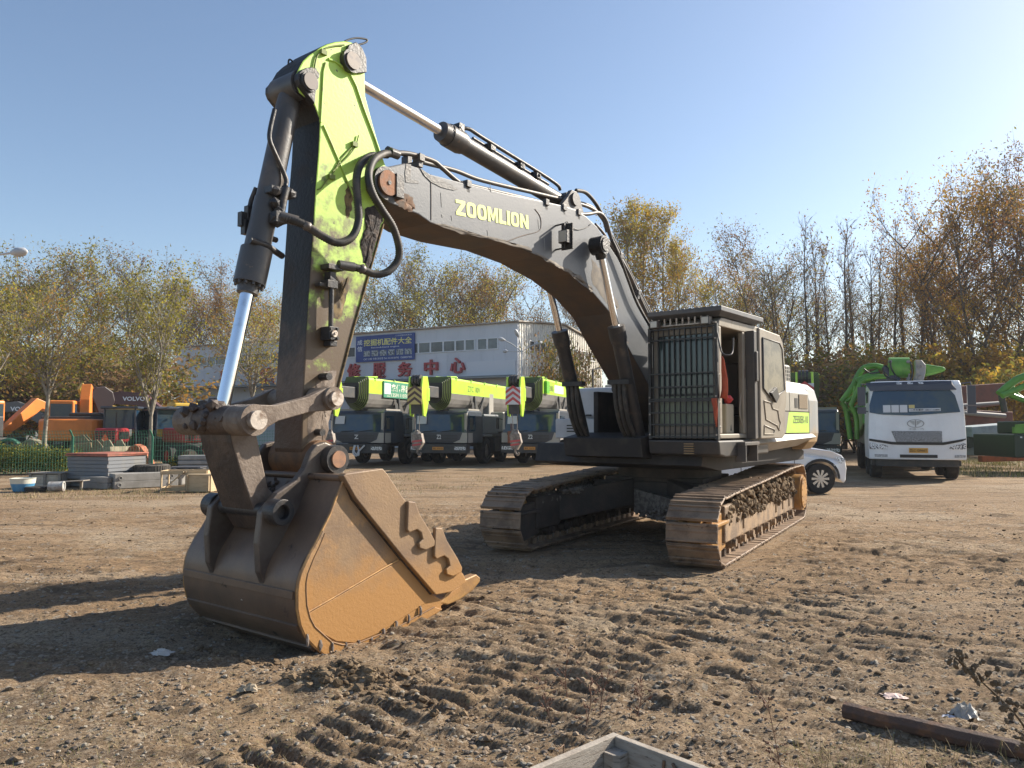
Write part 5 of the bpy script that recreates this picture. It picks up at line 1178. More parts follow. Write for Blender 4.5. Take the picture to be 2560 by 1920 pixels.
# blue shop banner on the wall
sg = empty('shop_sign', BC, math.atan2(BU.y, BU.x), 'blue banner with large yellow characters hung on the grey workshop wall', 'sign')
def S2(px, py, off=.16): return wp(px, py, off)
ul, zl = S2(890, 843); ur, zr = S2(1036, 831); _, zb = S2(1036, 898); _, zbl = S2(891, 906)
mb = MB(); fbox(mb, ur, ul, min(zb, zbl), max(zl, zr), .06, .16); mb.build('board', mk('banner_blue', (.012, .045, .21), (.02, .06, .25), .8, rough=.45), sg)
SW_ = ul - ur; SH = max(zl, zr) - min(zb, zbl); sb = min(zb, zbl)
def stext(body, fx, fy, fw, fh, mat, bold=.01, nm='lettering'):
    return text_on(body, F3(ul - fx * SW_, .165, sb + fy * SH), (-1, 0, 0), (0, 0, 1), fw * SW_, fh * SH, nm, mat, sg, bold)
M_yel = mk('letter_yellow', (.80, .74, .22), rough=.5); M_wl = mk('letter_white', (.72, .75, .78), rough=.5)
stext('挖掘机配件大全', .14, .60, .82, .26, M_yel, .014); stext('成', .025, .66, .09, .20, M_wl); stext('信', .025, .41, .09, .20, M_wl)
stext('Second-hand engine', .27, .49, .48, .07, M_wl, .01); stext('CAT 小松 卡特 沃尔沃 Tel: 15110155792  13608257455', .14, .06, .82, .085, M_wl, .01); stext('二手挖掘机拆车件', .68, .905, .28, .05, M_wl, 0)
rr = random.Random(8)
M_th = mk('thumbnail_grey', (.45, .48, .48), (.08, .10, .12), 6.0, (.42, .58), .6)
for k in range(6):
    m = MB(); a = ul - (.14 + .141 * k) * SW_; fbox(m, a - .115 * SW_, a, sb + .20 * SH, sb + .42 * SH, .16, .175); m.build('picture', M_th, sg)

# double-armed street lamp before the building and the one at the view's left edge
M_pole = mk('pole_grey', (.55, .56, .57), rough=.4, metal=.3)
def lamp(px, Y, top, arms, label, head=.9):
    c = at(px, 1067, Y); H = CAM_H + (1067 - top) / FPX * Y; o = empty('street_lamp', (c.x, c.y, 0), 0, label, 'street lamp')
    m = MB(); m.tube([(0, 0, 0), (0, 0, H * .5), (0, 0, H)], [.10, .08, .05], 10); m.build('pole', M_pole, o)
    for dx, dy, dz, hl in arms:
        m = MB(); m.tube(smooth([(0, 0, H - .9), (dx * .5, dy * .5, H - .9 + dz * .6), (dx, dy, H - .9 + dz)]), .032, 7); a_ = m.build('arm', M_pole, o)
        m = MB(); d = Vector((dx, dy, dz * .5)).normalized(); P = Vector((dx, dy, H - .9 + dz)); m.tube([P - d * .05, P + d * hl * .3, P + d * hl * .8, P + d * hl], [.05, .13, .11, .03], 10); m.build('lamp_head', mk('lamp_head_grey', (.45, .46, .48), rough=.4), a_)
    return o
lamp(1305, 51, 845, ((-1.15, -.2, .75, .45), (-.25, -.3, 1.0, .55), (.9, .3, .55, .5), (-1.0, .5, .1, .3)), 'slim pale street lamp with several arms at the corner of the grey workshop')
lamp(-75, 21, 560, ((1.05, -.1, .15, .42),), 'street lamp whose grey head reaches in at the top of the yellowing trees')
bpy.data.objects['street_lamp.001'].location.z = 0

# ================================================================ TRUCKS
M_tyre = mk('tyre_black', (.022, .021, .020), (.06, .05, .04), 5, (.5, .75), .85); M_rim = mk('rim_grey', (.22, .21, .2), (.12, .10, .09), 6, rough=.5)
M_crlime = mk('crane_lime', (.47, .74, .06), (.42, .66, .07), 3, rough=.35, coat=.2); M_crgrey = mk('crane_boom_grey', (.17, .16, .15), (.12, .11, .10), 2, (.4, .7), .5)
M_cabblue = mk('cab_slate', (.042, .055, .078), (.034, .045, .065), 3, rough=.4, coat=.2); M_cabbei = mk('cab_beige_grey', (.36, .34, .31), rough=.45); M_carrier = mk('carrier_dark', (.035, .038, .042), (.06, .055, .05), 4, rough=.6)
M_wind = mk('windscreen', (.016, .045, .085), (.05, .07, .075), .9, (.42, .62), .06, spec=.6, stretch=(1, 1, 1.2)); M_paper = mk('paper_white', (.62, .64, .66), rough=.8); M_plate = mk('plate_orange', (.62, .27, .04), rough=.5)
M_hl = mk('headlight', (.75, .77, .78), (.08, .09, .10), 22, (.47, .56), .2); M_chevy = mk('chevron_yellow', (.55, .47, .16), rough=.5); M_chevr = mk('chevron_red', (.50, .07, .07), rough=.5); M_brownst = mk('strap_brown', (.16, .12, .09), rough=.9)
def wheel(par, x, y, z, r, wd, side=1, spokes=False, name='wheel'):
    m = MB(); P = [(r * .60, -wd / 2), (r * .93, -wd / 2), (r, -wd * .38), (r, wd * .38), (r * .93, wd / 2), (r * .60, wd / 2)]; n = 32; V = []
    for k in range(n):
        t = 2 * PI * k / n; V += [(a * math.cos(t), b_, a * math.sin(t)) for a, b_ in P]
    F = [(k * 6 + j, ((k + 1) % n) * 6 + j, ((k + 1) % n) * 6 + (j + 1) % 6, k * 6 + (j + 1) % 6) for k in range(n) for j in range(6)]
    return m.add(V, F, 0, False)
def put_wheel(par, x, y, z, r, wd, axis, rimm, tyrem=None):            # axis: 'x' or 'y' = axle direction; returns tyre with a rim under it
    m = wheel(par, 0, 0, 0, r, wd); 
    if axis == 'x': m.v = [(b_, a, c) for a, b_, c in m.v]; m.f = [f[::-1] for f in m.f]
    o = m.build('wheel', tyrem or M_tyre, par, loc=(x, y, z))
    g = MB()
    for s_ in (1, -1):
        A = Vector((s_, 0, 0)) if axis == 'x' else Vector((0, s_, 0)); g.cyl(A * wd * .12, A * wd * .30, r * .60, r * .58, n=24); g.cyl(A * wd * .30, A * wd * .42, r * .24, r * .2, n=16); ring_bolts(g, A * wd * .30, A, r * .42, 8, r * .04, wd * .05)
    g.build('rim', rimm, o); return o
def crane(variant):
    r = empty('mobile_crane'); c = MB()
    # carrier
    c.box(-.55, .55, .3, 11.0, .75, 1.15); c.box(-1.22, 1.22, 2.3, 11.0, 1.12, 1.28); c.box(-1.22, -.6, 3.6, 4.4, .5, 1.1); c.box(.6, 1.22, 3.6, 4.4, .5, 1.1); c.build('chassis', M_carrier, r, .02)
    c = MB(); P = [(.0, .92), (-.02, 1.36), (.10, 2.14), (.22, 2.26), (1.85, 2.26), (1.95, 2.1), (1.95, .92)]
    V = []; F = []
    for x in (-1.22, 1.22): V += [(x * (1 if z < 1.5 else .97), y, z) for y, z in P]
    n = len(P); F = [tuple(range(n)), tuple(range(2 * n - 1, n - 1, -1))] + [(i, n + i, n + (i + 1) % n, (i + 1) % n) for i in range(n)]
    c.add(V, F); cab_ = c.build('cab', M_cabblue, r, .05, seg=3)
    c = MB(); c.add([(-1.08, -.035, 1.40), (1.08, -.035, 1.40), (1.05, .075, 2.10), (-1.05, .075, 2.10)], [(0, 1, 2, 3)]); c.add([(-1.08, -.02, 1.40), (1.08, -.02, 1.40), (1.05, .09, 2.10), (-1.05, .09, 2.10)], [(3, 2, 1, 0)]); c.build('windscreen', M_wind, cab_)
    c = MB()
    c.add([(-.98, -.045, 1.72), (-.55, -.045, 1.72), (-.55, .025, 2.05), (-.98, .025, 2.05)], [(0, 1, 2, 3)]); c.build('paper', M_paper, cab_)
    c = MB(); c.tube([(-.7, -.06, 1.40), (-.1, -.06, 1.45)], .014, 6); c.tube([(.1, -.06, 1.40), (.75, -.06, 1.47)], .014, 6); build_each(c, 'wiper', M_black, cab_)
    c = MB()
    for s_ in (1, -1):
        c.add([(s_ * .62, -.035, .95), (s_ * 1.235, -.035, .95), (s_ * 1.235, -.035, 1.36), (s_ * 1.02, -.035, 1.36), (s_ * .92, -.035, 1.08)], [(0, 1, 2, 3, 4) if s_ > 0 else (4, 3, 2, 1, 0)])
        c.box(*sorted((s_ * 1.10, s_ * 1.20)), -.0, .10, 1.38, 2.16)
        c.box(*sorted((s_ * 1.225, s_ * 1.245)), .1, .6, .95, 1.35)
        c.box(*sorted((s_ * .3, s_ * 1.15)), .35, 1.7, 2.27, 2.34)
    build_each(c, 'corner_panel', M_cabbei, cab_)
    c = MB(); c.box(1.19, 1.232, .25, .95, 1.42, 2.05); c.box(-1.232, -1.19, .25, .95, 1.42, 2.05); build_each(c, 'side_window', M_wind, cab_)
    c = MB()
    for k in range(5): c.box(-.8, .8, -.03, -.018, 1.0 + .06 * k, 1.015 + .06 * k)
    c.build('grille', M_black, cab_)
    c = MB(); c.box(-1.24, 1.24, -.12, .3, .52, .90); bp_ = c.build('bumper', M_carrier, r, .03)
    for s_ in (1, -1): c = MB(); c.box(*sorted((s_ * .72, s_ * 1.2)), -.14, -.11, .66, .80); c.build('headlight', M_hl, bp_)
    c = MB(); c.box(-.24, .24, -.14, -.12, .66, .78); pl_ = c.build('number_plate', M_plate, bp_)
    c = MB(); c.tube([(1.24, .2, 1.9), (1.42, .0, 1.95)], .02, 6); c.box(1.36, 1.48, -.05, .03, 1.5, 1.95); c.box(-1.48, -1.36, -.05, .03, 1.5, 1.95); c.tube([(-1.24, .2, 1.9), (-1.42, .0, 1.95)], .02, 6); build_each(c, 'mirror', M_black, r, .01)
    for y in (1.65 + .9, 4.9, 8.0, 9.4):
        for s_ in (1, -1): put_wheel(r, s_ * 1.05, y, .56, .56, .34, 'x', M_rim)
    c = MB()
    for s_ in (1, -1): c.box(*sorted((s_ * .85, s_ * 1.25)), 2.0, 3.2, 1.16, 1.27)
    c.box(.55, 1.2, 2.2, 4.2, 1.28, 2.15); c.box(-1.2, -.55, 2.2, 4.2, 1.28, 1.7); c.build('deck_box', mk('deck_grey', (.17, .185, .20), rough=.5), r, .05)
    c = MB(); c.box(-1.1, 1.1, 5.2, 9.2, 1.35, 2.3); c.box(-.5, .5, 4.9, 5.6, 1.3, 3.2); c.cyl((0, 6.2, 1.1), (0, 6.2, 1.4), .8, n=24); c.build('turntable', M_cabbei, r, .06)
    c = MB(); c.box(-1.2, -.55, 3.4, 5.0, 1.45, 2.75); c.build('operator_cab', M_wind, r, .08)
    # telescopic boom: nested rounded sections, lime top and grey belly
    def sect(k, y, z0=2.25):
        wd, hh = .50 - .035 * k, .66 - .045 * k; cz = z0 + .70; P = []
        P += [(-wd * .93, cz + hh), (wd * .93, cz + hh), (wd, cz + hh * .88), (wd, cz + .02)]
        for j in range(1, 10): t = PI * j / 10; P.append((wd * math.cos(t), cz + .02 - (hh * .98) * math.sin(t) ** .85))
        P += [(-wd, cz + .02), (-wd, cz + hh * .88)]; return [(x, y, z) for x, z in P]
    def bseg(mb, k, y0, y1, lime, grey, face):
        A = sect(k, y0); B = sect(k, y1); n = len(A)
        mb.add(A + B, [tuple(range(n - 1, -1, -1))], face); mb.add(A + B, [tuple(range(n, 2 * n))], face)
        for i in range(n):
            j = (i + 1) % n; mb.add([A[i], A[j], B[j], B[i]], [(3, 2, 1, 0)], lime if (i in (0, 1, 2, n - 2, n - 1)) else grey, True)
    b_ = MB(); bseg(b_, 0, .0, 9.5, 0, 1, 2)
    bo = b_.build('telescopic_boom', [M_crlime, M_crgrey, M_black], r)
    b_ = MB()
    for k in range(1, 6): bseg(b_, k, -.09 * k - .02, -.09 * (k - 1), 0, 1, 2); 
    b_.build('boom_section', [M_carrier, M_carrier, M_black], bo)
    b_ = MB(); b2_ = MB()
    for k in range(6):
        S_ = sect(k, 0); n = len(S_)
        for mm, y, sc, th in ((b_, -.09 * k - .01, 1.07, .010), (b2_, -.09 * k - .05, 1.04, .03)):
            A_ = [(x * sc, y, (z - 2.95) * sc + 2.95) for x, _, z in S_]; B_ = [(x, y + th, z) for x, _, z in A_]
            mm.add(A_ + B_, [tuple(range(n - 1, -1, -1)), tuple(range(n, 2 * n))] + [(i, n + i, n + (i + 1) % n, (i + 1) % n) for i in range(n)])
    b_.build('section_collar', mk('collar_olive', (.20, .31, .05), rough=.5), bo); b2_.build('section_gap', M_black, bo)
    b_ = MB(); b_.box(-.22, .22, -2.0, -.45, 2.75, 3.2); b_.build('boom_tip', M_carrier, bo, .03)
    # head: frame plates, sheave, chevron board
    b_ = MB(); P = [(-2.35, 3.52), (-1.9, 3.55), (-1.75, 3.2), (-1.8, 2.5), (-1.95, 2.15), (-2.05, 1.98), (-2.25, 2.02), (-2.3, 2.4), (-2.45, 3.0)]
    for x0 in (.22, -.30): b_.add([(x0, y, z) for y, z in P] + [(x0 + .07, y, z) for y, z in P], [tuple(range(len(P))), tuple(range(2 * len(P) - 1, len(P) - 1, -1))] + [(i, len(P) + i, len(P) + (i + 1) % len(P), (i + 1) % len(P)) for i in range(len(P))])
    b_.box(-.3, .3, -1.95, -1.7, 2.6, 3.1); b_.build('head_frame', M_crlime, bo, .01)
    b_ = MB()
    for x0 in (-.2, -.08, .04): b_.ring((x0, -2.15, 3.38), (1, 0, 0), .22, .08, .09, 20)
    b_.box(-.22, .2, -2.3, -2.0, 2.1, 2.62); b_.build('sheave', M_carrier, bo)
    b_ = MB(); y = -2.47; b_.box(-.30, .30, y, y + .03, 2.45, 3.12, 0)
    for k in range(3):
        z0 = 2.42 + .22 * k
        b_.add([(-.30, y - .003, z0), (0, y - .003, z0 + .22), (0, y - .003, z0 + .33), (-.30, y - .003, z0 + .11)], [(0, 1, 2, 3)][:1], 1); b_.add([(.30, y - .003, z0), (.30, y - .003, z0 + .11), (0, y - .003, z0 + .33), (0, y - .003, z0 + .22)], [(0, 1, 2, 3)], 1)
    for f_ in range(len(b_.f)): pass
    b_.build('chevron_board', [M_chevy, M_chevdark] if variant == 0 else [M_paper, M_chevr], bo)
    b_ = MB(); b_.tube([(-.25, .2, 3.66), (-.25, 1.3, 3.72), (.25, 1.3, 3.72), (.25, .2, 3.66)], .025, 6)
    for y in (.6, 2.4, 4.2, 6.0): b_.tube([(.47, y, 3.45), (.55, y, 3.62), (.42, y + .2, 3.66)], .02, 5); b_.tube([(-.47, y, 3.45), (-.55, y, 3.62), (-.42, y + .2, 3.66)], .02, 5)
    build_each(b_, 'boom_fitting', M_crlime, bo)
    b_ = MB(); b_.add([(.52, 2.6, 2.26), (.52, 3.1, 2.26), (.52, 2.4, 2.9)], [(0, 1, 2)]); b_.prism([(2.9, 2.2), (3.4, 2.2), (2.75, 2.95)], .50, .56, f=lambda x, y, z: (y, x, z)); b_.prism([(3.3, 2.2), (3.8, 2.2), (4.0, 2.95)], .50, .56, f=lambda x, y, z: (y, x, z)); build_each(b_, 'boom_rest', M_carrier, r)
    # hook block hung below the head
    b_ = MB(); b_.blob((.0, -2.2, 1.25), .20, sq=(1, .7, 1.3)); b_.prism([(-.18, 1.3), (.2, 1.35), (.28, 1.0), (.12, .72), (-.12, .76)], -2.32, -2.1); b_.tube(smooth([(.02, -2.2, .75), (.02, -2.2, .60), (.12, -2.2, .52), (.16, -2.2, .62)]), .04, 8); b_.tube([(-.1, -2.2, 2.1), (-.08, -2.2, 1.4)], .012, 5); b_.tube([(.1, -2.2, 2.1), (.08, -2.2, 1.4)], .012, 5); hb = b_.build('hook_block', mk('hook_worn', (.30, .26, .22), (.15, .12, .1), 8, rough=.6), bo)
    b_ = MB(); b_.add([(-.16, -2.325, 1.0), (.25, -2.325, 1.05), (.24, -2.325, 1.12), (-.16, -2.325, 1.07)], [(0, 1, 2, 3)]); b_.add([(-.14, -2.325, .86), (.2, -2.325, .91), (.22, -2.325, .98), (-.15, -2.325, .93)], [(0, 1, 2, 3)]); build_each(b_, 'stripe', M_chevr, hb)
    return r, cab_, bo, pl_, hb
M_chevdark = mk('chevron_dark', (.09, .05, .04), rough=.6)
ALP = R(17)
def place(r, px, Y, alp, label, cat='crane truck', group=None, z=0):
    c = at(px, 1067, Y); r.location = (c.x, c.y, z); r.rotation_euler = (0, 0, -alp); return tag(r, label, cat, group)
GC = 'lime boomed truck cranes parked in a row'
rB, cB, bB, plB, _ = crane(0)
rC, cC, bC, plC, hC = crane(1)
rA = copy_tree(rC); rD = copy_tree(rC)
place(rB, 1098, 32, ALP, 'truck crane with brown and yellow chevron board and papers behind its windscreen', group=GC)
place(rC, 1326, 32.2, ALP, 'truck crane with pink chevron board and a white sticker on its lime boom', group=GC)
place(rA, 892, 32, ALP, 'truck crane with a green banner on its boom, nearest the excavator stick', group=GC)
place(rD, 2012, 29.5, R(20), 'truck crane standing between the excavator tail and the white truck', group=GC)
def kid(o, nm):
    for c in kids(o):
        if c.name.split('.')[0] == nm: return c
        d = kid(c, nm)
        if d: return d
for r_, t_ in ((rB, 'ZTC  00V'), (rA, '00V'), (rC, '200I')):
    bo = kid(r_, 'telescopic_boom'); text_on(t_, (.505, 2.0 if r_ != rC else 1.2, 3.12), (0, 1, 0), (0, 0, 1), 1.6 if r_ is rB else .7, .24, 'lettering', M_carrier, bo)
bo = kid(rC, 'telescopic_boom'); mb = MB(); mb.box(.50, .51, 2.1, 3.8, 3.08, 3.42); mb.build('sticker', M_paper, bo)
mb = MB(); mb.box(.5, .62, .35, .8, 3.0, 3.5); mb.build('bracket_box', mk('green_box', (.12, .42, .03), rough=.5), bo)
bo = kid(rA, 'telescopic_boom'); mb = MB(); mb.box(.51, .56, 1.3, 4.1, 2.85, 3.55); bn = mb.build('banner', mk('banner_green', (.035, .22, .13), rough=.6), bo)
mb = MB(); mb.box(.56, .565, 1.36, 1.95, 3.0, 3.46); mb.build('banner_emblem', M_paper, bn)
text_on('鑫伟吊装', (.565, 2.0, 3.12), (0, 1, 0), (0, 0, 1), 1.95, .34, 'banner_lettering', mk('banner_cream', (.6, .62, .5), rough=.6), bn, .02); text_on('二13591110789', (.565, 1.6, 2.90), (0, 1, 0), (0, 0, 1), 2.3, .16, 'banner_number', mk('banner_cream', (.6, .62, .5)), bn, .01)
for r_ in (rB, rA, rC):
    cb_ = kid(r_, 'cab'); text_on('Z' if r_ is rA else 'Z2', (-.10, -.035, 1.10), (1, 0, 0), (0, 0, 1), .20, .18, 'emblem', M_paper, cb_, .03)
    bp_ = kid(r_, 'number_plate'); text_on('冀C 87018' if r_ is rB else '冀B 72635', (-.21, -.142, .68), (1, 0, 0), (0, 0, 1), .42, .08, 'plate_lettering', M_black, bp_)
mb = MB(); mb.tube(smooth([(.0, -.16, .85), (-.05, -.2, .55), (.1, -.2, .42), (.2, -.2, .6), (.45, -.16, .85)]), .035, 6); mb.tube(smooth([(.05, -.16, .85), (.0, -.2, .6), (.22, -.22, .45), (.15, -.18, .85)]), .03, 6)
o = mb.build('tow_strap', M_paper, None); p = rA.matrix_basis; o.location = rA.location; o.rotation_euler = rA.rotation_euler; tag(o, 'pale webbing strap looped over the bumper of the truck crane with the banner', 'strap')
mb = MB(); mb.box(-.7, -.62, -.12, -.09, 0, 0) if False else None
mb.box(-.92, -.60, -.22, -.10, .92, 1.42); mb.tube([(-.78, -.15, 1.42), (-.80, -.12, 1.75)], .02, 6); o = mb.build('hanging_box', mk('rust_box', (.25, .10, .06), rough=.8), None, .02); o.location = rC.location; o.rotation_euler = rC.rotation_euler; tag(o, 'small rusty brown box hanging before the windscreen of the truck crane', 'box')

# ---- white concrete pump truck facing the camera
YP = 23.3; kP = YP / FPX; AP = R(21)
cP = at(2292, 1067, YP); pump = empty('concrete_pump_truck', (cP.x, cP.y, 0), -AP, 'white cabbed concrete pump truck with folded lime green boom and yellow number plate', 'truck')
def q(px, py): return ((px - 2292) * kP, CAM_H + (1067 - py) * kP)
def qr(l): return [(1950 + a / 3.626, 850 + b / 3.626) for a, b in l]
M_tw = mk('truck_white', (.76, .78, .79), (.70, .71, .72), 1.2, rough=.35, coat=.3); M_twd = mk('truck_visor', (.05, .055, .075), rough=.35); M_lime2 = mk('pump_green', (.11, .29, .035), (.075, .20, .025), 2, rough=.4); M_dgreen = mk('dark_green', (.012, .032, .016), rough=.5)
secs = []      # (z, half width, y front)
for pyy, hwpx, yf in ((1149, 109, .0), (1098, 110, -.02), (1030, 108, .03), (985, 105, .10), (962, 104, .14), (951, 101, .22)): secs.append((CAM_H + (1067 - pyy) * kP, hwpx * kP, yf))
mb = MB(); V = []; 
def ringsec(z, hw, yf, yb=2.1): 
    P = []
    for t in np.linspace(0, 1, 15): x = -hw + 2 * hw * t; bow = .16 * (abs(2 * t - 1)) ** 5; P.append((x, yf + bow, z))
    return P + [(hw, yb, z), (-hw, yb, z)]
for z, hw, yf in secs: V += ringsec(z, hw, yf)
n = 17; F = [tuple(range(n - 1, -1, -1)), tuple(range(5 * n, 6 * n))] + [(r_ * n + i, r_ * n + (i + 1) % n, (r_ + 1) * n + (i + 1) % n, (r_ + 1) * n + i) for r_ in range(5) for i in range(n)]
mb.add(V, F); cabp = mb.build('cab', M_tw, pump, .03, seg=2)
def fy(z, x):            # front face y at height z and offset x
    for (z0, h0, y0), (z1, h1, y1) in zip(secs, secs[1:]):
        if z0 <= z <= z1: t = (z - z0) / (z1 - z0); hw = h0 + (h1 - h0) * t; yf = y0 + (y1 - y0) * t; return yf + .16 * min(1, abs(x) / hw) ** 5
    return secs[-1][2] if z > secs[-1][0] else secs[0][2]
def skin(poly, name, mat, off=.012, par=None, sub=6):            # a patch laid on the curved cab front
    pts = [q(x, y) for x, y in qr(poly)]; m = MB(); n = len(pts)
    xs = [p_[0] for p_ in pts]; x0, x1 = min(xs), max(xs); N = max(2, int((x1 - x0) / .12))
    def zlim(x):
        zz = []
        for (xa, za), (xb, zb_) in zip(pts, pts[1:] + pts[:1]):
            if (xa - x) * (xb - x) <= 0 and abs(xa - xb) > 1e-6: zz.append(za + (zb_ - za) * (x - xa) / (xb - xa))
        return (min(zz), max(zz)) if zz else (0, 0)
    G_ = []
    for i in range(N + 1):
        x = x0 + (x1 - x0) * min(max(i / N, .002), .998); a, b_ = zlim(x); G_.append([(x, fy(a + (b_ - a) * j / 5, x) - off, a + (b_ - a) * j / 5) for j in range(6)])
    V = [p_ for g in G_ for p_ in g]; m.add(V, [(i * 6 + j, (i + 1) * 6 + j, (i + 1) * 6 + j + 1, i * 6 + j + 1) for i in range(N) for j in range(5)]); return m.build(name, mat, par or cabp)
skin([(858, 520), (862, 455), (1540, 455), (1572, 540), (1595, 655), (1200, 685), (950, 675), (855, 655)], 'windscreen', M_wind, .02)
skin([(832, 376), (1548, 372), (1572, 455), (838, 455)], 'visor', M_twd, .07)
skin([(845, 895), (1045, 925), (1450, 925), (1635, 890), (1632, 910), (1450, 950), (1045, 950), (845, 915)], 'trim_strip', M_black, .015)
skin([(1030, 825), (1440, 825), (1440, 925), (1050, 925)], 'grille', mk('grille_grey', (.30, .31, .32), (.09, .09, .09), 34, (.48, .56), .5, stretch=(1, 1, 2)), .018)
skin([(1095, 1038), (1400, 1038), (1400, 1066), (1095, 1066)], 'air_intake', M_black, .015)
for a, b_ in ((848, 1000), (1495, 1632)):
    s_ = 1 if a < 1000 else -1
    skin([(a, 935), (b_, 955 if s_ > 0 else 930), (b_, 990), (a, 992)] if s_ > 0 else [(a, 962), (b_, 930), (b_, 990), (a, 988)], 'headlight', M_hl, .018)
    skin([(a + 40, 1038), (b_ - 5, 1038), (b_ - 5, 1062), (a + 40, 1062)], 'fog_lamp', mk('foglamp', (.25, .27, .29), (.5, .5, .5), 25, rough=.3), .018)
for x0 in (1085, 1175, 1262): skin([(x0, 380), (x0 + 45, 380), (x0 + 45, 398), (x0, 398)], 'marker_lamp', M_hl, .12)
skin([(1170, 978), (1324, 978), (1324, 1022), (1170, 1022)], 'number_plate', mk('plate_yellow', (.62, .33, .05), rough=.5), .03)
a = q(*qr([(1178, 1014)])[0]); text_on('冀C Q966T', (a[0], -.06, a[1]), (1, 0, 0), (0, 0, 1), 138 / 3.626 * kP, 28 / 3.626 * kP, 'plate_lettering', mk('plate_dark', (.12, .07, .03)), cabp, .02)
a = q(*qr([(1230, 757)])[0]); mb = MB(); n = 40
for r0, r1 in ((1.0, .86), (.0, .0)):
    if r0: V = [(a[0] + .235 * k_ * math.cos(2 * PI * j / n), fy(a[1], 0) - .03, a[1] + .125 * k_ * math.sin(2 * PI * j / n)) for k_ in (r0, r1) for j in range(n)]; mb.add(V, [(j, (j + 1) % n, n + (j + 1) % n, n + j) for j in range(n)])
yy = fy(a[1], 0) - .03; mb.box(a[0] - .015, a[0] + .015, yy, yy + .02, a[1] - .10, a[1] + .10)
for s_ in (1, -1):
    for k in range(4): z_ = a[1] + .05 - .028 * k; L_ = .17 - .03 * k; mb.add([(a[0] + s_ * .03, yy, z_), (a[0] + s_ * L_, yy, z_ + .012), (a[0] + s_ * L_, yy, z_ + .028), (a[0] + s_ * .03, yy, z_ + .016)], [(0, 1, 2, 3)])
mb.build('emblem', mk('emblem_silver', (.30, .31, .33), rough=.3, metal=.5), cabp)
a = q(*qr([(1175, 815)])[0]); text_on('中国一汽', (a[0], fy(a[1], 0) - .02, a[1] - .0), (1, 0, 0), (0, 0, 1), .40, .05, 'lettering', mk('lettering_grey', (.2, .2, .2)), cabp)
for x0 in (968, 1037, 1106): skin([(x0, 588), (x0 + 62, 588), (x0 + 62, 655), (x0, 655)], 'paper', M_paper, .03)
skin([(1180, 588), (1228, 588), (1228, 618), (1180, 618)], 'paper', mk('paper_yellow', (.6, .5, .2)), .03); skin([(1180, 622), (1437, 618), (1437, 645), (1180, 650)], 'paper', M_paper, .032)
a = q(*qr([(1190, 643)])[0]); text_on('二手车置换 13811113890', (a[0], fy(a[1], .1) - .045, a[1]), (1, 0, 0), (0, 0, 1), .78, .06, 'sign_lettering', M_black, cabp, .02)
mb = MB(); mb.tube([(-.7, .10, 1.95), (-.05, .06, 1.98)], .012, 5); mb.tube([(.15, .06, 1.96), (.8, .14, 1.99)], .012, 5); mb.build('wiper', M_black, cabp)
for s_ in (1, -1):
    mb = MB(); x = s_ * 1.48; mb.box(x - .11, x + .11, .15, .24, 2.25, 2.82); mb.box(x - .12, x + .12, .15, .25, 2.0, 2.2); mb.tube([(s_ * 1.15, .5, 2.88), (x, .25, 2.92), (x, .22, 2.8)], .018, 6); mb.tube([(s_ * 1.2, .5, 2.05), (x, .25, 2.1)], .018, 6); mb.build('mirror', M_twd, pump, .02)
mb = MB(); mb.box(-1.0, 1.0, .1, 10.5, .62, .95); mb.box(-1.22, 1.22, .5, 1.1, .42, .58); mb.box(-1.1, 1.1, .25, .4, .40, .62); mb.build('chassis', M_carrier, pump, .02)
for y in (1.35, 3.1, 6.9, 8.3):
    for s_ in (1, -1): put_wheel(pump, s_ * 1.05, y, .53, .53, .34, 'x', M_rim)
mb = MB(); mb.box(-1.27, -1.235, .75, 1.6, 2.0, 2.7); mb.build('side_window', M_wind, cabp)
# folded green boom and outriggers
mb = MB(); mb.box(-1.2, 1.2, 2.4, 9.0, .98, 1.7); mb.box(-1.0, 1.0, 2.3, 3.6, 1.6, 2.6); mb.build('pump_frame', M_dgreen, pump, .05)
def g3(px, py, y): k_ = (YP + y) / FPX; X = (px - 2292) * k_ ; return Vector((X, y, CAM_H + (1067 - py) * k_))
def qb(px, py, y):        # photo pixel to a point y metres behind the cab front, in the truck's own axes
    N_ = Vector((math.sin(AP), math.cos(AP), 0)); O = Vector((cP.x, cP.y, 0)) + N_ * y; d = ray(px, py); t = (O - CAM).dot(N_) / d.dot(N_); P = CAM + d * t - Vector((cP.x, cP.y, 0)); ca, sa = math.cos(AP), math.sin(AP)
    return Vector((P.x * ca - P.y * sa, P.x * sa + P.y * ca, P.z))
def QB(l, y): return [qb(px, py, y) for px, py in qr(l)]
mb = MB(); a, b_ = QB([(985, 250), (1170, 250)], 2.2); mb.cyl(a, b_, .33, n=28); mb.build('boom_knuckle', M_lime2, pump, .02)
mb = MB(); mb.tube(smooth(QB([(560, 560), (660, 420), (720, 300), (770, 250), (860, 235), (930, 250)], 3.0)), .10, 12); mb.tube(smooth(QB([(640, 600), (700, 470), (740, 380), (850, 340), (960, 330)], 2.6)), .085, 12); mb.tube(smooth(QB([(590, 640), (660, 640), (740, 560), (760, 430)], 3.2)), .075, 10); mb.tube(QB([(700, 380), (900, 300)], 2.8), .15, 8); mb.tube(QB([(600, 560), (900, 330)], 2.9), .06, 8); mb.tube(QB([(650, 640), (680, 420)], 2.7), .05, 8); mb.tube(smooth(QB([(560, 560), (600, 640), (640, 900)], 3.0)), .09, 8); mb.tube(smooth(QB([(640, 600), (690, 700), (700, 900)], 2.6)), .08, 8); mb.tube(QB([(610, 640), (760, 600)], 2.9), .05, 8); mb.build('delivery_pipe', M_lime2, pump)
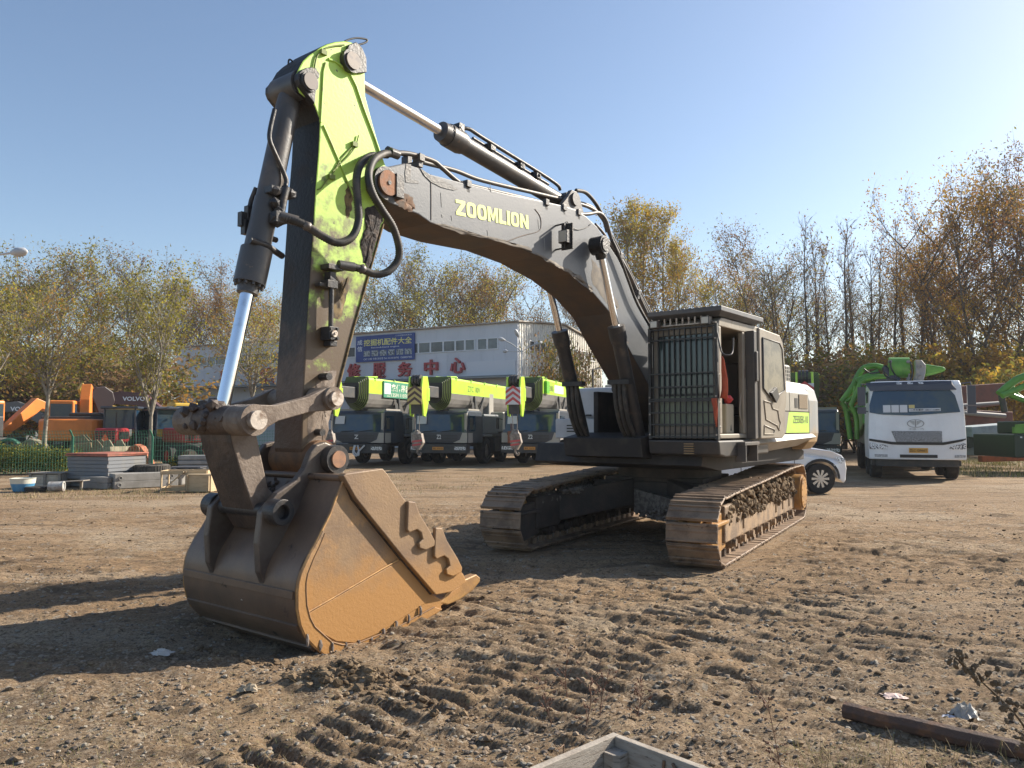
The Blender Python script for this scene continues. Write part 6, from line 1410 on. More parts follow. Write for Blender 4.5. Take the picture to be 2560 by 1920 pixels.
P1_ = QB([(1310, 215), (1380, 225), (1500, 245), (1505, 280), (1400, 310), (1310, 330)], 2.4); mb = MB(); mb.add(P1_ + [p_ + Vector((0, .5, 0)) for p_ in P1_], [tuple(range(5, -1, -1)), tuple(range(6, 12))] + [(i, (i + 1) % 6, 6 + (i + 1) % 6, 6 + i) for i in range(6)]); mb.build('boom_end', M_lime2, pump, .06)
P1_ = QB([(1225, 180), (1285, 180), (1325, 230), (1320, 300), (1300, 370), (1215, 370), (1230, 300)], 1.9); n = 7; mb = MB(); mb.add(P1_ + [p_ + Vector((0, .4, 0)) for p_ in P1_], [tuple(range(n - 1, -1, -1)), tuple(range(n, 2 * n))] + [(i, (i + 1) % n, n + (i + 1) % n, n + i) for i in range(n)]); mb.build('boom_clevis', mk('clevis_grey', (.2, .2, .21), (.34, .3, .22), 2, rough=.5), pump, .03)
mb = MB(); mb.tube(QB([(940, 240), (1000, 310), (1080, 370)], 2.1), .10, 10); mb.box(-.9, -.2, 2.6, 6, 2.5, 3.3); mb.build('boom_base', M_twd, pump, .03)
mb = MB(); mb.prism([(2.2, 1.7), (6, 1.2), (6, 2.1), (2.6, 2.7)], -1.35, -1.0, f=lambda x, y, z: (y, x, z)); mb.prism([(2.2, 1.7), (6, 1.2), (6, 2.1), (2.6, 2.7)], 1.0, 1.35, f=lambda x, y, z: (y, x, z)); mb.build('outrigger', M_lime2, pump, .04)

mb = MB()      # hoses, pins and plates on the folded boom
for l in ([(930, 250), (960, 330), (1060, 360)], [(1000, 190), (1010, 260), (1060, 340)], [(1180, 200), (1200, 300), (1180, 375)], [(760, 260), (820, 300), (900, 290)]): mb.tube(smooth(QB(l, 1.75)), .025, 6)
mb.build('boom_hose', M_black, pump)
mb = MB()
for x, y in ((1000, 195), (1165, 195), (1165, 350), (1268, 240), (1268, 330)): c = qb(*qr([(x, y)])[0], 1.8); mb.cyl(c, c + Vector((0, .1, 0)), .055, n=14)
a, b_ = QB([(1160, 190), (1180, 370)], 1.95); mb.box(min(a.x, b_.x), max(a.x, b_.x), a.y, a.y + .25, min(a.z, b_.z), max(a.z, b_.z))
build_each(mb, 'boom_pin', M_rim, pump)
# ---- white SUV, side on
YC = 18.75; kC = YC / FPX; cC_ = at(2048, 1067, YC)
car = empty('white_car', (cC_.x, YC + .9, 0), 0, 'white sport utility car parked behind the excavator tracks with multi spoke wheels', 'car')
M_carw = mk('car_white', (.78, .79, .80), rough=.22, coat=.8); M_tint = mk('car_glass', (.015, .018, .02), rough=.03, spec=.9)
wr = .36; out = [(.67, .42), (.70, .60), (.66, .80), (.55, .92), (.30, 1.02), (-.25, 1.11), (-.62, 1.14), (-1.35, 1.60), (-1.8, 1.67), (-2.6, 1.66), (-3.3, 1.52), (-3.65, 1.15), (-3.72, .75), (-3.68, .40)]
arch = lambda cx: [(cx + (wr + .06) * math.cos(t), wr + (wr + .06) * math.sin(t)) for t in np.linspace(PI * 1.0, 0, 13)]
low = [(-3.68, .30)] + [(x, max(z, .22)) for x, z in arch(-2.78)] + [(x, max(z, .22)) for x, z in arch(0)] + [(.60, .24), (.66, .32)]
poly = out + low
def carf(x, y, z):
    k_ = 1 - .14 * max(0, (z - 1.05) / .6) if z > 1.05 else 1; fr = max(0, (x - .25) / .45); rr_ = max(0, (-3.2 - x) / .5); return (x, y * k_ * (1 - .16 * fr ** 2 - .1 * rr_ ** 2), z)
mb = MB(); N = 8
ys = np.linspace(-.92, .92, N + 1)
ar = sum(poly[i][0] * poly[(i + 1) % len(poly)][1] - poly[(i + 1) % len(poly)][0] * poly[i][1] for i in range(len(poly)))
if ar < 0: poly = poly[::-1]
n = len(poly); V = [carf(x, y, z) for y in ys for x, z in poly]; mb.add(V, [tuple(range(n)), tuple(range((N + 1) * n - 1, N * n - 1, -1))] + [(j * n + i, (j + 1) * n + i, (j + 1) * n + (i + 1) % n, j * n + (i + 1) % n) for j in range(N) for i in range(n)])
cbody = mb.build('body', M_carw, car, .045, seg=3)
for s_ in (-1, 1):
    Y0 = lambda x, z: carf(x, .92 * s_, z)[1] + .012 * s_
    def patch(P, nm, mt, par=cbody, off=0.0):
        m = MB(); V = [(x, Y0(x, z) + off * s_, z) for x, z in P]; m.add(V, [tuple(range(len(P))) if s_ < 0 else tuple(range(len(P) - 1, -1, -1))]); return m.build(nm, mt, par)
    patch([(-.85, 1.13), (-1.42, 1.50), (-1.85, 1.55), (-1.85, 1.12)][::-1], 'window', M_tint); patch([(-1.95, 1.12), (-1.95, 1.56), (-2.9, 1.52), (-2.95, 1.12)][::-1], 'window', M_tint)
    m = MB()
    for x in (-.62, -1.9): m.tube([(x, Y0(x, z), z) for z in (.35, .6, .85, 1.10)], .006, 5)
    m.tube([(x, Y0(x, 1.06) - .004 * s_, 1.06 + .0 * x) for x in (-.6, -1.5, -2.6, -3.4)], .005, 5); m.build('door_gap', M_dark, cbody)
    patch([(.36, .88), (.62, .84), (.64, .76), (.50, .72), (.42, .80)][::-1], 'headlight', M_hl)
    patch([(x, z) for x, z in [(0 + (wr + .12) * math.cos(t), wr + (wr + .12) * math.sin(t)) for t in np.linspace(PI, 0, 15)] + [(0 + (wr + .055) * math.cos(t), wr + (wr + .055) * math.sin(t)) for t in np.linspace(0, PI, 15)]], 'arch_trim', M_black, off=.003)
    patch([(-2.4, .24), (-2.4, .33), (-.45, .33), (-.45, .24)], 'sill_trim', M_black)
for cx in (0, -2.78):
    for s_ in (-1, 1):
        m = wheel(car, 0, 0, 0, wr, .235); o = m.build('wheel', M_tyre, car, loc=(cx, s_ * .80, wr))
        g = MB(); A = Vector((0, s_, 0)); g.cyl(A * .05, A * .085, wr * .66, n=32, mi=1); g.ring(A * .085, A, wr * .68, wr * .61, .03, 36, 0); g.cyl(A * .09, A * .118, .055, n=16)
        for k in range(10):
            t = 2 * PI * k / 10; d = Vector((math.cos(t), 0, math.sin(t))); e = Vector((-math.sin(t), 0, math.cos(t))); pts_ = [d * .05 + e * .020, d * wr * .63 + e * .032, d * wr * .63 - e * .032, d * .05 - e * .020]
            V = [p_ + A * .09 for p_ in pts_] + [p_ + A * .11 for p_ in pts_]; g.add(V, [(0, 1, 2, 3), (7, 6, 5, 4), (0, 4, 5, 1), (1, 5, 6, 2), (2, 6, 7, 3), (3, 7, 4, 0)], 0)
        g.build('rim', [mk('alloy', (.62, .62, .63), rough=.25, metal=.8), M_black], o)
mb = MB(); mb.box(-2.2, -1.15, .0, .0, .5, .5) if False else None
a = at(1800, 1158, YC); b_ = at(1860, 1142, YC); x0 = a.x - cC_.x; mb = MB(); mb.box(x0, x0 + .62, -.945, -.935, .78, .98); st_ = mb.build('door_sticker', M_paper, cbody); text_on('二手车 出售', (x0 + .03, -.947, .90), (1, 0, 0), (0, 0, 1), .55, .06, 'sticker_lettering', mk('text_grey', (.2, .25, .2)), cbody); text_on('4S0J', (x0 + .03, -.947, .80), (1, 0, 0), (0, 0, 1), .25, .07, 'sticker_lettering', mk('text_green', (.1, .4, .2)), cbody)
# ================================================================ MACHINES AND STOCK ON THE LEFT
M_orange = mk('paint_orange', (.78, .24, .045), (.70, .21, .04), 2, rough=.4); M_yelm = mk('paint_yellow', (.55, .36, .04), rough=.45); M_gboom = mk('boom_slate', (.10, .105, .11), rough=.5); M_redm = mk('paint_red', (.36, .03, .035), rough=.4)
def seg_prism(mb, pts, w0, w1, mi=0): mb.prism(pts, w0, w1, mi)
def small_excavator(paint, boompaint, boomp, stickp, bucketpaint=None, label='', px=0, Y=35, rz=0.0, tail=1.4):
    """local +x = forward of the upper part"""
    c = at(px, 1067, Y); r = empty('parked_excavator', (c.x, c.y, 0), rz, label, 'excavator', None)
    for s_ in (1, -1):
        m = MB(); P = [(-1.6, .4), (-1.5, .12), (-1.3, 0), (1.3, 0), (1.5, .12), (1.6, .4), (1.5, .72), (1.3, .82), (-1.3, .82), (-1.5, .72)]; m.prism(P, *sorted((s_ * .75, s_ * 1.25)), mi=0); m.prism([(x * .86, .15 + z * .62) for x, z in P], *sorted((s_ * 1.24, s_ * 1.28)), mi=1); m.build('crawler_track', [M_carrier, M_darkframe], r, .03)
    m = MB(); m.cyl((0, 0, .6), (0, 0, 1.0), .6, n=20); m.build('swing_ring', M_carrier, r)
    m = MB(); P = [(1.2, 1.2), (1.2, -1.2), (-.9, -1.2), (-.9, 1.2)]; m.prismz(P, .98, 1.15); m.build('platform', M_carrier, r, .03)
    m = MB(); P = [(-.9, 1.25)] + [(-.9 - (tail - .2) * math.sin(t), 1.25 * math.cos(t) ** .6) for t in np.linspace(.25, PI / 2 - .05, 7)]; P = P + [(x, -y) for x, y in P[::-1]]; m.prismz(P, 1.02, 1.92); m.build('counterweight', paint, r, .10, seg=4)
    m = MB(); m.box(-1.3, .2, -1.15, 1.15, 1.15, 2.05); m.box(-1.2, -.2, -1.0, .2, 2.05, 2.2); m.build('engine_cover', M_carrier, r, .06)
    m = MB(); m.box(.1, 1.3, .25, 1.2, 1.15, 2.75); cb = m.build('cab', paint, r, .08, seg=3); m = MB(); m.box(1.295, 1.31, .33, 1.12, 1.5, 2.6); m.box(.2, 1.2, 1.195, 1.21, 1.6, 2.6); m.box(.2, 1.2, .24, .255, 1.6, 2.6); m.box(.095, .105, .33, 1.12, 1.8, 2.6); m.build('window', M_wind, cb)
    m = MB(); m.prism(boomp, -.22, .16); bm_ = m.build('boom', boompaint, r, .03)
    if stickp: m = MB(); m.prism(stickp, -.17, .11); m.build('stick', boompaint, r, .03)
    return r, bm_
# the orange ones, tails towards the camera
def up_boom(x0, z0, L1, a1, L2, a2, w=.3):
    a1, a2 = R(a1), R(a2); d1 = Vector((math.cos(a1), math.sin(a1))); n1 = Vector((-d1.y, d1.x)); p0 = Vector((x0, z0)); p1 = p0 + d1 * L1
    d2 = Vector((math.cos(a2), math.sin(a2))); n2 = Vector((-d2.y, d2.x)); p2 = p1 + d2 * L2
    return [tuple(v) for v in (p0 - n1 * w * .5, p0 + d1 * L1 * .5 - n1 * w, p1 - n1 * w - d1 * .1, p2 - n2 * w * .5, p2 + n2 * w * .5, p1 + n1 * w * .8, p0 + d1 * L1 * .5 + n1 * w * .7, p0 + n1 * w * .5)]
small_excavator(M_orange, M_orange, up_boom(.9, 1.3, 1.5, 88, .7, 70, .40), [(.9, 2.8), (1.6, 3.4), (1.9, 3.0), (1.2, 2.4)], None, 'orange excavator with its rounded tail towards the fence, nearest the red tractor', 200, 34, R(108), 1.5)
bpy.data.objects['parked_excavator'].scale = (1.0, 1.06, 1.0)
small_excavator(M_orange, M_orange, up_boom(.9, 1.3, 2.2, 40, 2.4, -20, .3), None, None, 'orange excavator cut off by the edge of the view, tail towards the fence', -50, 33, R(70), 1.5)
_, b1 = small_excavator(M_gboom, M_gboom, [(.8, 1.3), (1.2, 1.6), (4.4, 3.1), (6.2, 2.9), (7.4, 2.4), (7.3, 2.15), (6.0, 2.45), (4.4, 2.5), (1.6, 1.0)], None, None, 'grey excavator with white lettering on its boom behind the orange ones', 230, 46, R(180), 1.4)
text_on('VOLVO', (4.75, .165, 2.52), (-1, 0, 0), (0, 0, 1), 1.4, .26, 'lettering', M_wl, b1, .03)
_, b2 = small_excavator(M_gboom, mk('boom_maroon', (.09, .035, .035), rough=.5), [(.8, 1.4), (1.2, 1.9), (3.2, 3.5), (4.6, 3.6), (7.2, 3.1), (7.2, 2.8), (5.4, 2.9), (3.6, 2.8), (1.6, 1.2)], None, None, 'dark excavator with white lettering on its maroon boom behind the red tractors', 500, 44, R(178), 1.4)
text_on('VOLVO', (4.4, .165, 3.06), (-1, 0, 0), (0, 0, 1), 1.3, .24, 'lettering', M_wl, b2, .03)
# yellow machine: boom reaching left with brown bucket raised
ry, by = small_excavator(M_yelm, M_yelm, [(.8, 1.3), (1.1, 1.7), (3.2, 2.5), (4.3, 2.7), (4.5, 2.4), (3.4, 2.1), (1.4, 1.1)], [(4.25, 2.3), (4.3, 2.7), (4.7, 3.3), (5.0, 3.6), (5.15, 3.3), (4.9, 2.7), (4.6, 2.2)], None, 'yellow excavator holding up a dark brown bucket behind the young tree', 475, 39, R(226), 1.4)
mb = MB(); mb.prism([(4.3, 1.7), (4.62, 2.6), (4.85, 3.1), (4.6, 3.4), (4.2, 3.45), (3.85, 3.2), (3.75, 2.8), (3.95, 2.3), (4.1, 1.7)], -.7, .6); mb.build('bucket', mk('bucket_darkbrown', (.03, .016, .018), rough=.5), ry, .05)
# red tractors
def tractor(px, Y, rz, label):
    c = at(px, 1067, Y); r = empty('red_tractor', (c.x, c.y, 0), rz, label, 'tractor', 'red tractors behind the green fence')
    m = MB(); m.box(.1, 2.0, -.42, .42, .95, 1.55); h = m.build('bonnet', M_redm, r, .12, seg=4)
    m = MB()
    for k in range(5):
        for j in range(5): m.box(2.0, 2.012, -.36 + .15 * j, -.25 + .15 * j, 1.02 + .09 * k, 1.08 + .09 * k)
    m.box(.3, 1.7, .42, .43, 1.1, 1.4); m.build('grille', M_black, h)
    m = MB(); m.box(.2, 1.9, -.3, .3, .6, .95); m.box(-1.4, .2, -.35, .35, .6, 1.1); m.build('chassis', M_carrier, r)
    m = MB()
    for x in (-1.3, .0):
        for y in (-.62, .62): m.tube([(x, y, .9), (x + .05, y * .95, 2.35)], .04, 6)
    m.box(-1.45, .2, -.72, .72, 2.35, 2.45); m.build('cab', M_cabblue, r, .03)
    m = MB(); m.box(.02, .035, -.6, .6, 1.5, 2.32); m.box(-1.28, -.05, .60, .61, 1.2, 2.3); m.box(-1.28, -.05, -.61, -.60, 1.2, 2.3); m.build('window', M_wind, r)
    m = MB(); m.tube([(1.3, .2, 1.5), (1.3, .2, 2.2)], .03, 8); m.build('exhaust_pipe', M_black, r)
    for x, rad, wd in ((1.55, .42, .28), (-.8, .75, .42)):
        for s_ in (1, -1): put_wheel(r, x, s_ * .78, rad, rad, wd, 'y', M_redm)
    return r
t1 = tractor(300, 32.5, R(-78), 'red tractor with an orange warning triangle beside the orange excavator tail'); tractor(425, 33.5, R(-40), 'red tractor standing behind the fence beyond the second young tree')
mb = MB(); mb.prism([(-.18, 1.02), (.18, 1.02), (0, 1.34)], 2.02, 2.03, f=lambda x, y, z: (y, x, z)); mb.build('warning_triangle', mk('triangle_orange', (.85, .16, .05), rough=.5), t1)
# low grey sheds at the back
for px, px2, top, Y, lab in ((185, 480, 1015, 58, 'low grey shed roof behind the yellow excavator'), (-30, 60, 1030, 62, 'low grey shed beyond the grey excavator boom')):
    a = at(px, 1067, Y); b_ = at(px2, 1067, Y); H = CAM_H + (1067 - top) / FPX * Y; o = empty('shed', (a.x, Y, 0), R(4), lab, 'shed'); L_ = b_.x - a.x
    m = MB(); m.box(0, L_, 0, 5, 0, H * .72); m.build('wall', mk('shed_wall', (.22, .23, .24), (.16, .16, .17), 1.2), o); m = MB(); m.prism([(-.4, H * .70), (2.5, H), (5.4, H * .70), (5.4, H * .66), (-.4, H * .66)], -.3, L_ + .3, f=lambda x, y, z: (y, x, z)); m.build('roof', mk('shed_roof', (.42, .44, .45), (.33, .34, .35), .8), o)
    m = MB()
    for k in range(3): m.box(L_ * (.12 + .3 * k), L_ * (.12 + .3 * k) + 1.6, -.04, 0, .9, H * .55)
    m.build('window', M_pane, o)

# ---- green welded fence
M_fence = mk('fence_green', (.03, .15, .09), rough=.5)
fn = empty('mesh_fence', (0, 0, 0), 0, 'green welded wire fence with bent top running before the hedge', 'fence'); YF = 26.0
posts = [at(px, 1067, Y_) for px, Y_ in ((-215, 25.2), (-16, 25.6), (183, 26), (382, 26.5), (590, 27.1), (810, 27.8))]
for a in posts:
    m = MB(); m.box(a.x - .03, a.x + .03, a.y - .03, a.y + .03, 0, 1.28); m.tube([(a.x, a.y, 1.27), (a.x - .04, a.y - .12, 1.50)], .03, 6); m.build('post', M_fence, fn)
for a, b_ in zip(posts, posts[1:]):
    m = MB(); d = b_ - a; d.z = 0; L_ = d.length; d.normalize(); nrm = Vector((d.y, -d.x, 0)); N = int(L_ / .085); a0 = Vector((a.x, a.y, 0)) - nrm * .02
    for k in range(N + 1):
        p = a0 + d * (L_ * k / N); m.tube([p + Vector((0, 0, .06)), p + Vector((0, 0, 1.25)), p + nrm * .13 + Vector((0, 0, 1.46))], .0042, 3, 0, False, False)
    for z in (.07, .24, .42, .60, .78, .96, 1.12, 1.25): m.tube([a0 + Vector((0, 0, z)), a0 + d * L_ + Vector((0, 0, z))], .006, 3, 0, False, False)
    for f_, z in ((.06, 1.35), (.13, 1.46)): m.tube([a0 + nrm * f_ + Vector((0, 0, z)), a0 + d * L_ + nrm * f_ + Vector((0, 0, z))], .006, 3, 0, False, False)
    m.build('wire_panel', M_fence, fn)
# ---- clipped hedge behind the fence
def hedge(x0, x1, y0, y1, z1, label, mats, n, seed):
    rs_ = np.random.RandomState(seed); C = np.stack([rs_.uniform(x0, x1, n), rs_.uniform(y0, y1, n), np.clip(rs_.uniform(0, 1, n) ** .7, 0, 1) * (z1 + .10 * rs_.normal(size=n))], 1)
    C[:, 2] *= .85 + .3 * vn(C[:, 0] * 1.6, C[:, 1], seed); C = C[C[:, 2] > .02]; k = len(C); a = rs_.normal(size=(k, 3)); a /= np.linalg.norm(a, axis=1)[:, None]; b = np.cross(a, rs_.normal(size=(k, 3))); b /= np.linalg.norm(b, axis=1)[:, None]; s = rs_.uniform(.02, .045, k)[:, None]
    V = np.stack([C - a * s, C + b * s * .55, C + a * s, C - b * s * .55], 1).reshape(-1, 3); o = MB(); o.v = [tuple(v) for v in V]; o.f = [(4 * i, 4 * i + 1, 4 * i + 2, 4 * i + 3) for i in range(k)]; mi = rs_.randint(0, len(mats), k); o.m = [int(x) for x in mi]; o.sm = [False] * k
    ob = o.build('hedge', mats); tag(ob, label, 'hedge'); return ob
xa, xb = at(-40, 1067, 27).x, at(172, 1067, 27).x
hedge(xa - 1, xb + .3, 26.5, 27.5, .80, 'low clipped green hedge behind the wire fence', [LGR, LG, LGR, LYG], 16000, 5)
hedge(at(430, 1067, 28).x, at(640, 1067, 28).x, 27.6, 28.2, .45, 'low ragged hedge strip beyond the stacked tyres', [LG, LYG, LGR], 5000, 6)
# ---- attachments behind the fence
M_khaki = mk('khaki_steel', (.27, .24, .16), (.19, .16, .10), 4, rough=.7); M_brn = mk('old_bucket_brown', (.24, .18, .10), (.15, .11, .07), 5, rough=.7); M_coup = mk('coupler_orange', (.42, .12, .05), (.26, .10, .05), 5, rough=.65)
def loc_obj(name, mb, mats, px, Y, rz, label, cat, bevel=.02, group=None, z=0):
    c = at(px, 1067, Y); o = mb.build(name, mats, None, bevel, loc=(c.x, c.y, z), rotz=rz); tag(o, label, cat, group); return o
mb = MB(); mb.prism([(-1.9, .10), (-1.7, .45), (.1, 1.05), (.45, 1.12), (.75, .95), (1.0, .45), (.9, .30), (.7, .38), (.5, .62), (.2, .6), (-1.2, .05)], -.2, .2); mb.ring((.30, -.24, .90), (0, 1, 0), .26, .17, .48, 20)
loc_obj('loader_arm', mb, M_khaki, 62, 28.6, R(4), 'khaki steel arm with a ring end leaning behind the fence', 'machine arm')
mb = MB(); mb.ring((0, 0, .75), (0, 1, 0), .42, .34, .3, 26); mb.ring((0, 0, .75), (0, 1, 0), .20, .12, .3, 20); loc_obj('steel_ring', mb, mk('ring_green', (.06, .2, .12), rough=.6), 20, 29, R(10), 'round green steel ring standing behind the fence near the khaki arm', 'ring')
def scrap_bucket(px, Y, rz, label, mt, k=1.0):
    m = MB(); P = [(-.45, .95), (-.50, .55), (-.40, .2), (-.12, .02), (.25, .05), (.55, .25), (.48, .30), (.22, .14), (-.08, .12), (-.30, .28), (-.40, .57), (-.36, .93)]
    m.prism([(x * k, z * k) for x, z in P], -.45 * k, .45 * k)
    for y in (-.47, .45): m.prism([(x * k, z * k) for x, z in [(-.45, .95), (-.50, .55), (-.40, .2), (-.12, .02), (.25, .05), (.55, .25), (.1, .9)]], y * k, (y + .03) * k)
    for y in (-.3, .25): m.prism([(x * k, z * k) for x, z in [(-.45, .9), (-.2, 1.2), (.05, 1.15), (.1, .9)]], y * k, (y + .05) * k)
    return loc_obj('spare_bucket', m, mt, px, Y, rz, label, 'bucket', .01, 'spare buckets lined up behind the fence')
scrap_bucket(196, 28.3, R(200), 'brown spare digger bucket next to the green fence post', M_brn, 1.1); scrap_bucket(236, 28.4, R(190), 'brown spare digger bucket, middle one of the row behind the stacked panels', M_brn, .95); scrap_bucket(280, 28.2, R(160), 'tan spare digger bucket before the red tractor', M_khaki, .95)
mb = MB(); mb.prism([(-.65, 0), (-.4, .62), (-.2, .9), (.0, .98), (.2, .88), (.35, .62), (.65, .45), (.65, 0)], -.25, .25); mb.ring((-.02, -.3, .78), (0, 1, 0), .17, .09, .6, 18); mb.cyl((.45, -.3, .3), (.45, .3, .3), .08, n=14)
loc_obj('quick_coupler', mb, M_coup, 345, 28.2, R(185), 'orange red steel coupler block behind the stacked grey panels', 'coupler')
mb = MB(); mb.ring((0, -.15, .5), (0, 1, 0), .5, .3, .3, 26); loc_obj('loose_tyre', mb, M_tyre, 475, 28, R(20), 'dark tyre standing upright behind the fence beside grey slabs', 'tyre', .05)
mb = MB()
for k in range(4): mb.box(-.6, .6, -.4, .4, .16 * k, .16 * k + .14)
loc_obj('slab_stack', mb, mk('slab_grey', (.22, .22, .21), (.3, .29, .27), 4), 500, 27.0, R(8), 'grey slabs piled behind the bucket cylinder end', 'slabs')
# ---- stacked grey formwork panels
M_form = mk('formwork_grey', (.15, .16, .175), (.19, .185, .17), 1.5, (.45, .7), .6, c3=(.20, .14, .1), scale3=8, thr3=(.64, .7)); M_formred = mk('formwork_rust', (.36, .11, .07), (.22, .09, .06), 6, rough=.7)
corner = gnd(276, 1226); corner.y = 20.6; corner.x = (274 - 1280) / FPX * 20.6; rzp = R(73)
GF = 'formwork panels stacked beside the concrete blocks'; zb_ = .20
names = ['lowest', 'second', 'third', 'fourth', 'fifth', 'sixth']
for k in range(6):
    m = MB(); t_ = .098; m.box(0, 1.35, 0, 1.35, 0, t_ * .9); m.box(-.012, 1.36, -.012, 1.36, t_ * .9, t_ * .98)
    o = m.build('formwork_panel', M_form, None, .006, loc=(corner.x + random.uniform(-.02, .02), corner.y + random.uniform(-.02, .02), zb_ + t_ * k + .02), rotz=rzp + random.uniform(-.02, .02)); tag(o, names[k] + ' grey steel panel of the stack, counted from the bottom', 'panel', GF)
for k in range(2):
    m = MB(); m.box(-.05, 1.38, -.03, 1.40, 0, .035); o = m.build('rusty_plate', M_formred, None, .004, loc=(corner.x, corner.y, zb_ + .62 + .04 * k), rotz=rzp - .03 * k); tag(o, ('upper', 'lower')[1 - k] + ' rust red plate lying on top of the grey panel stack', 'plate', 'rust red plates on the panel stack')
# concrete blocks beneath and beside
M_conc = mk('concrete_grey', (.27, .26, .24), (.21, .20, .18), 3, (.4, .65), .85, bump=.004)
def block(px, Y, rz, L_, wd, h, label, z=0, holes=True):
    m = MB(); m.box(0, L_, 0, wd, 0, h * .48); m.box(.01, L_ - .01, .01, wd - .01, h * .49, h)
    if holes:
        for x in (.12, L_ - .2): m.ring((x, -.02, h * .25), (0, 1, 0), .06, .035, .03, 12); m.ring((x + .02, -.02, h * .72), (0, 1, 0), .05, .03, .03, 12)
    return loc_obj('concrete_block', m, M_conc, px, Y, rz, label, 'block', .015, 'pale concrete blocks lying before the fence', z)
block(272, 20.2, R(73), 1.35, .9, .30, 'pale concrete block under the front corner of the grey panel stack')
block(290, 20.2, R(42), 1.6, .55, .38, 'long pale concrete block between the panel stack and the wooden frame')
block(215, 21.0, R(73), .8, 1.2, .22, 'concrete block in shade under the left part of the panel stack', holes=False)
# tyres
for k, (px, z) in enumerate(((385, .30), (383, .58))):
    m = wheel(None, 0, 0, 0, .45, .27); m.v = [(a, c, b_) for a, b_, c in m.v]; m.f = [f[::-1] for f in m.f]
    for j in range(40): t = 2 * PI * j / 40; m.box(-.015, .015, -.11, .11, -.02, .02, 0, Matrix.Translation((.452 * math.cos(t), .452 * math.sin(t), 0)) @ Matrix.Rotation(t, 4, 'Z') @ Matrix.Rotation(R(90), 4, 'X'))
    loc_obj('stacked_tyre', m, mk('tyre_dusty', (.10, .09, .075), (.05, .045, .04), 8, rough=.9), px, 21.6, 0, ('lower', 'upper')[k] + ' worn tyre of the pair lying beside the grey panels', 'tyre', 0, 'worn tyres stacked beside the panels', z - .15)
mb = MB(); mb.box(-.45, .45, -.3, .3, 0, .42); mb.box(-.47, .47, -.32, .32, .42, .46); loc_obj('dark_crate', mb, mk('crate_dark', (.05, .05, .055), rough=.7), 470, 22.5, R(5), 'dark closed crate behind the wooden frame', 'crate')
mb = MB(); mb.box(-.6, .6, -.4, .4, 0, .36); loc_obj('rubble_box', mb, M_conc, 432, 22.0, R(-12), 'grey box with a torn black cover next to the tyres', 'box', .04)
rr = random.Random(31); mb = MB()
for i in range(26): mb.blob((rr.uniform(-.6, .6), rr.uniform(-.3, .3), .38 + rr.uniform(-.02, .05)), rr.uniform(.06, .13), sq=(1.5, 1, .4), rnd=rr)
loc_obj('black_cover', mb, M_black, 440, 21.9, R(-8), 'crumpled black plastic sheet spread over the grey box', 'sheet', 0)
# wooden things
M_wood = mk('wood_pale', (.50, .38, .23), (.40, .29, .17), 5, (.4, .7), .75, stretch=(1, 6, 6)); M_woodg = mk('wood_grey', (.27, .24, .20), (.20, .17, .14), 4, (.4, .7), .8, stretch=(1, 8, 8)); M_woodw = mk('wood_white', (.52, .46, .37), (.42, .35, .26), 5, rough=.75)
def plank(mb, a, b_, wd, th, mi=0):
    a, b_ = Vector(a), Vector(b_); d = (b_ - a); L_ = d.length; q_ = d.to_track_quat('X', 'Z').to_matrix().to_4x4(); mb.box(0, L_, -wd / 2, wd / 2, -th / 2, th / 2, mi, Matrix.Translation(a) @ q_)
mb = MB()
for z in (.05, .46): plank(mb, (-.5, -.35, z), (.6, -.35, z), .03, .09); plank(mb, (-.5, .35, z), (.6, .35, z), .03, .09); plank(mb, (-.5, -.35, z), (-.5, .35, z), .03, .09); plank(mb, (.6, -.35, z), (.6, .35, z), .03, .09)
for x in (-.48, .1, .58):
    for y in (-.35, .35): plank(mb, (x, y, 0), (x, y, .5), .07, .03)
plank(mb, (-.45, -.38, .02), (.05, -.38, .48), .08, .025)
loc_obj('timber_rack', mb, M_wood, 466, 19.9, R(10), 'pale open timber rack with a slanting brace beside the bucket', 'timber rack', .004)
mb = MB(); mb.box(-.3, .32, -.25, .25, 0, .40); mb.box(-.31, .33, -.26, .26, .40, .43); plank(mb, (-.28, -.27, .02), (-.28, -.27, .4), .07, .02); plank(mb, (.28, -.27, .02), (.28, -.27, .4), .07, .02); loc_obj('wooden_box', mb, M_wood, 512, 19.6, R(-6), 'small closed plywood box standing against the timber rack', 'box', .006)
mb = MB(); mb.box(-.42, .42, -.25, -.23, .04, .32, 1)
for x in (-.4, 0, .4): mb.box(x - .035, x + .035, -.28, -.252, 0, .36)
for z in (.1, .19, .28): mb.box(-.42, .42, -.251, -.249, z, z + .008, 0)
mb.box(-.44, .44, -.22, .3, .02, .36); mb.box(-.48, .46, -.3, .34, .36, .385); loc_obj('slatted_crate', mb, [M_woodg, M_woodw], 132, 21.0, R(-3), 'weathered wooden crate with whitish slats beside the blue tub', 'crate', .004)
mb = MB(); plank(mb, (-.2, 0, .18), (.75, -.1, .24), .3, .025); plank(mb, (-.1, .1, 0), (-.1, .1, .18), .06, .06); plank(mb, (.55, .05, 0), (.55, .05, .21), .06, .06); loc_obj('plank_shelf', mb, M_woodg, 150, 20.0, R(3), 'grey plank propped low in front of the slatted crate', 'plank', .003)
mb = MB(); n = 28
for (r0, z0), (r1, z1_), mi in (((.21, 0), (.27, .19), 0), ((.27, .19), (.285, .32), 1), ((.30, .32), (.25, .325), 1), ((.25, .325), (.24, .18), 1)): mb.tube([(0, 0, z0), (0, 0, z1_)], [r0, r1], n, mi, True, mi == 0)
loc_obj('plastic_tub', mb, [mk('tub_blue', (.07, .25, .45), (.1, .28, .45), 8, rough=.5), mk('tub_cream', (.62, .60, .50), rough=.6)], 62, 19.6, 0, 'round tub, blue below and cream above, at the foot of the fence', 'tub', .006)
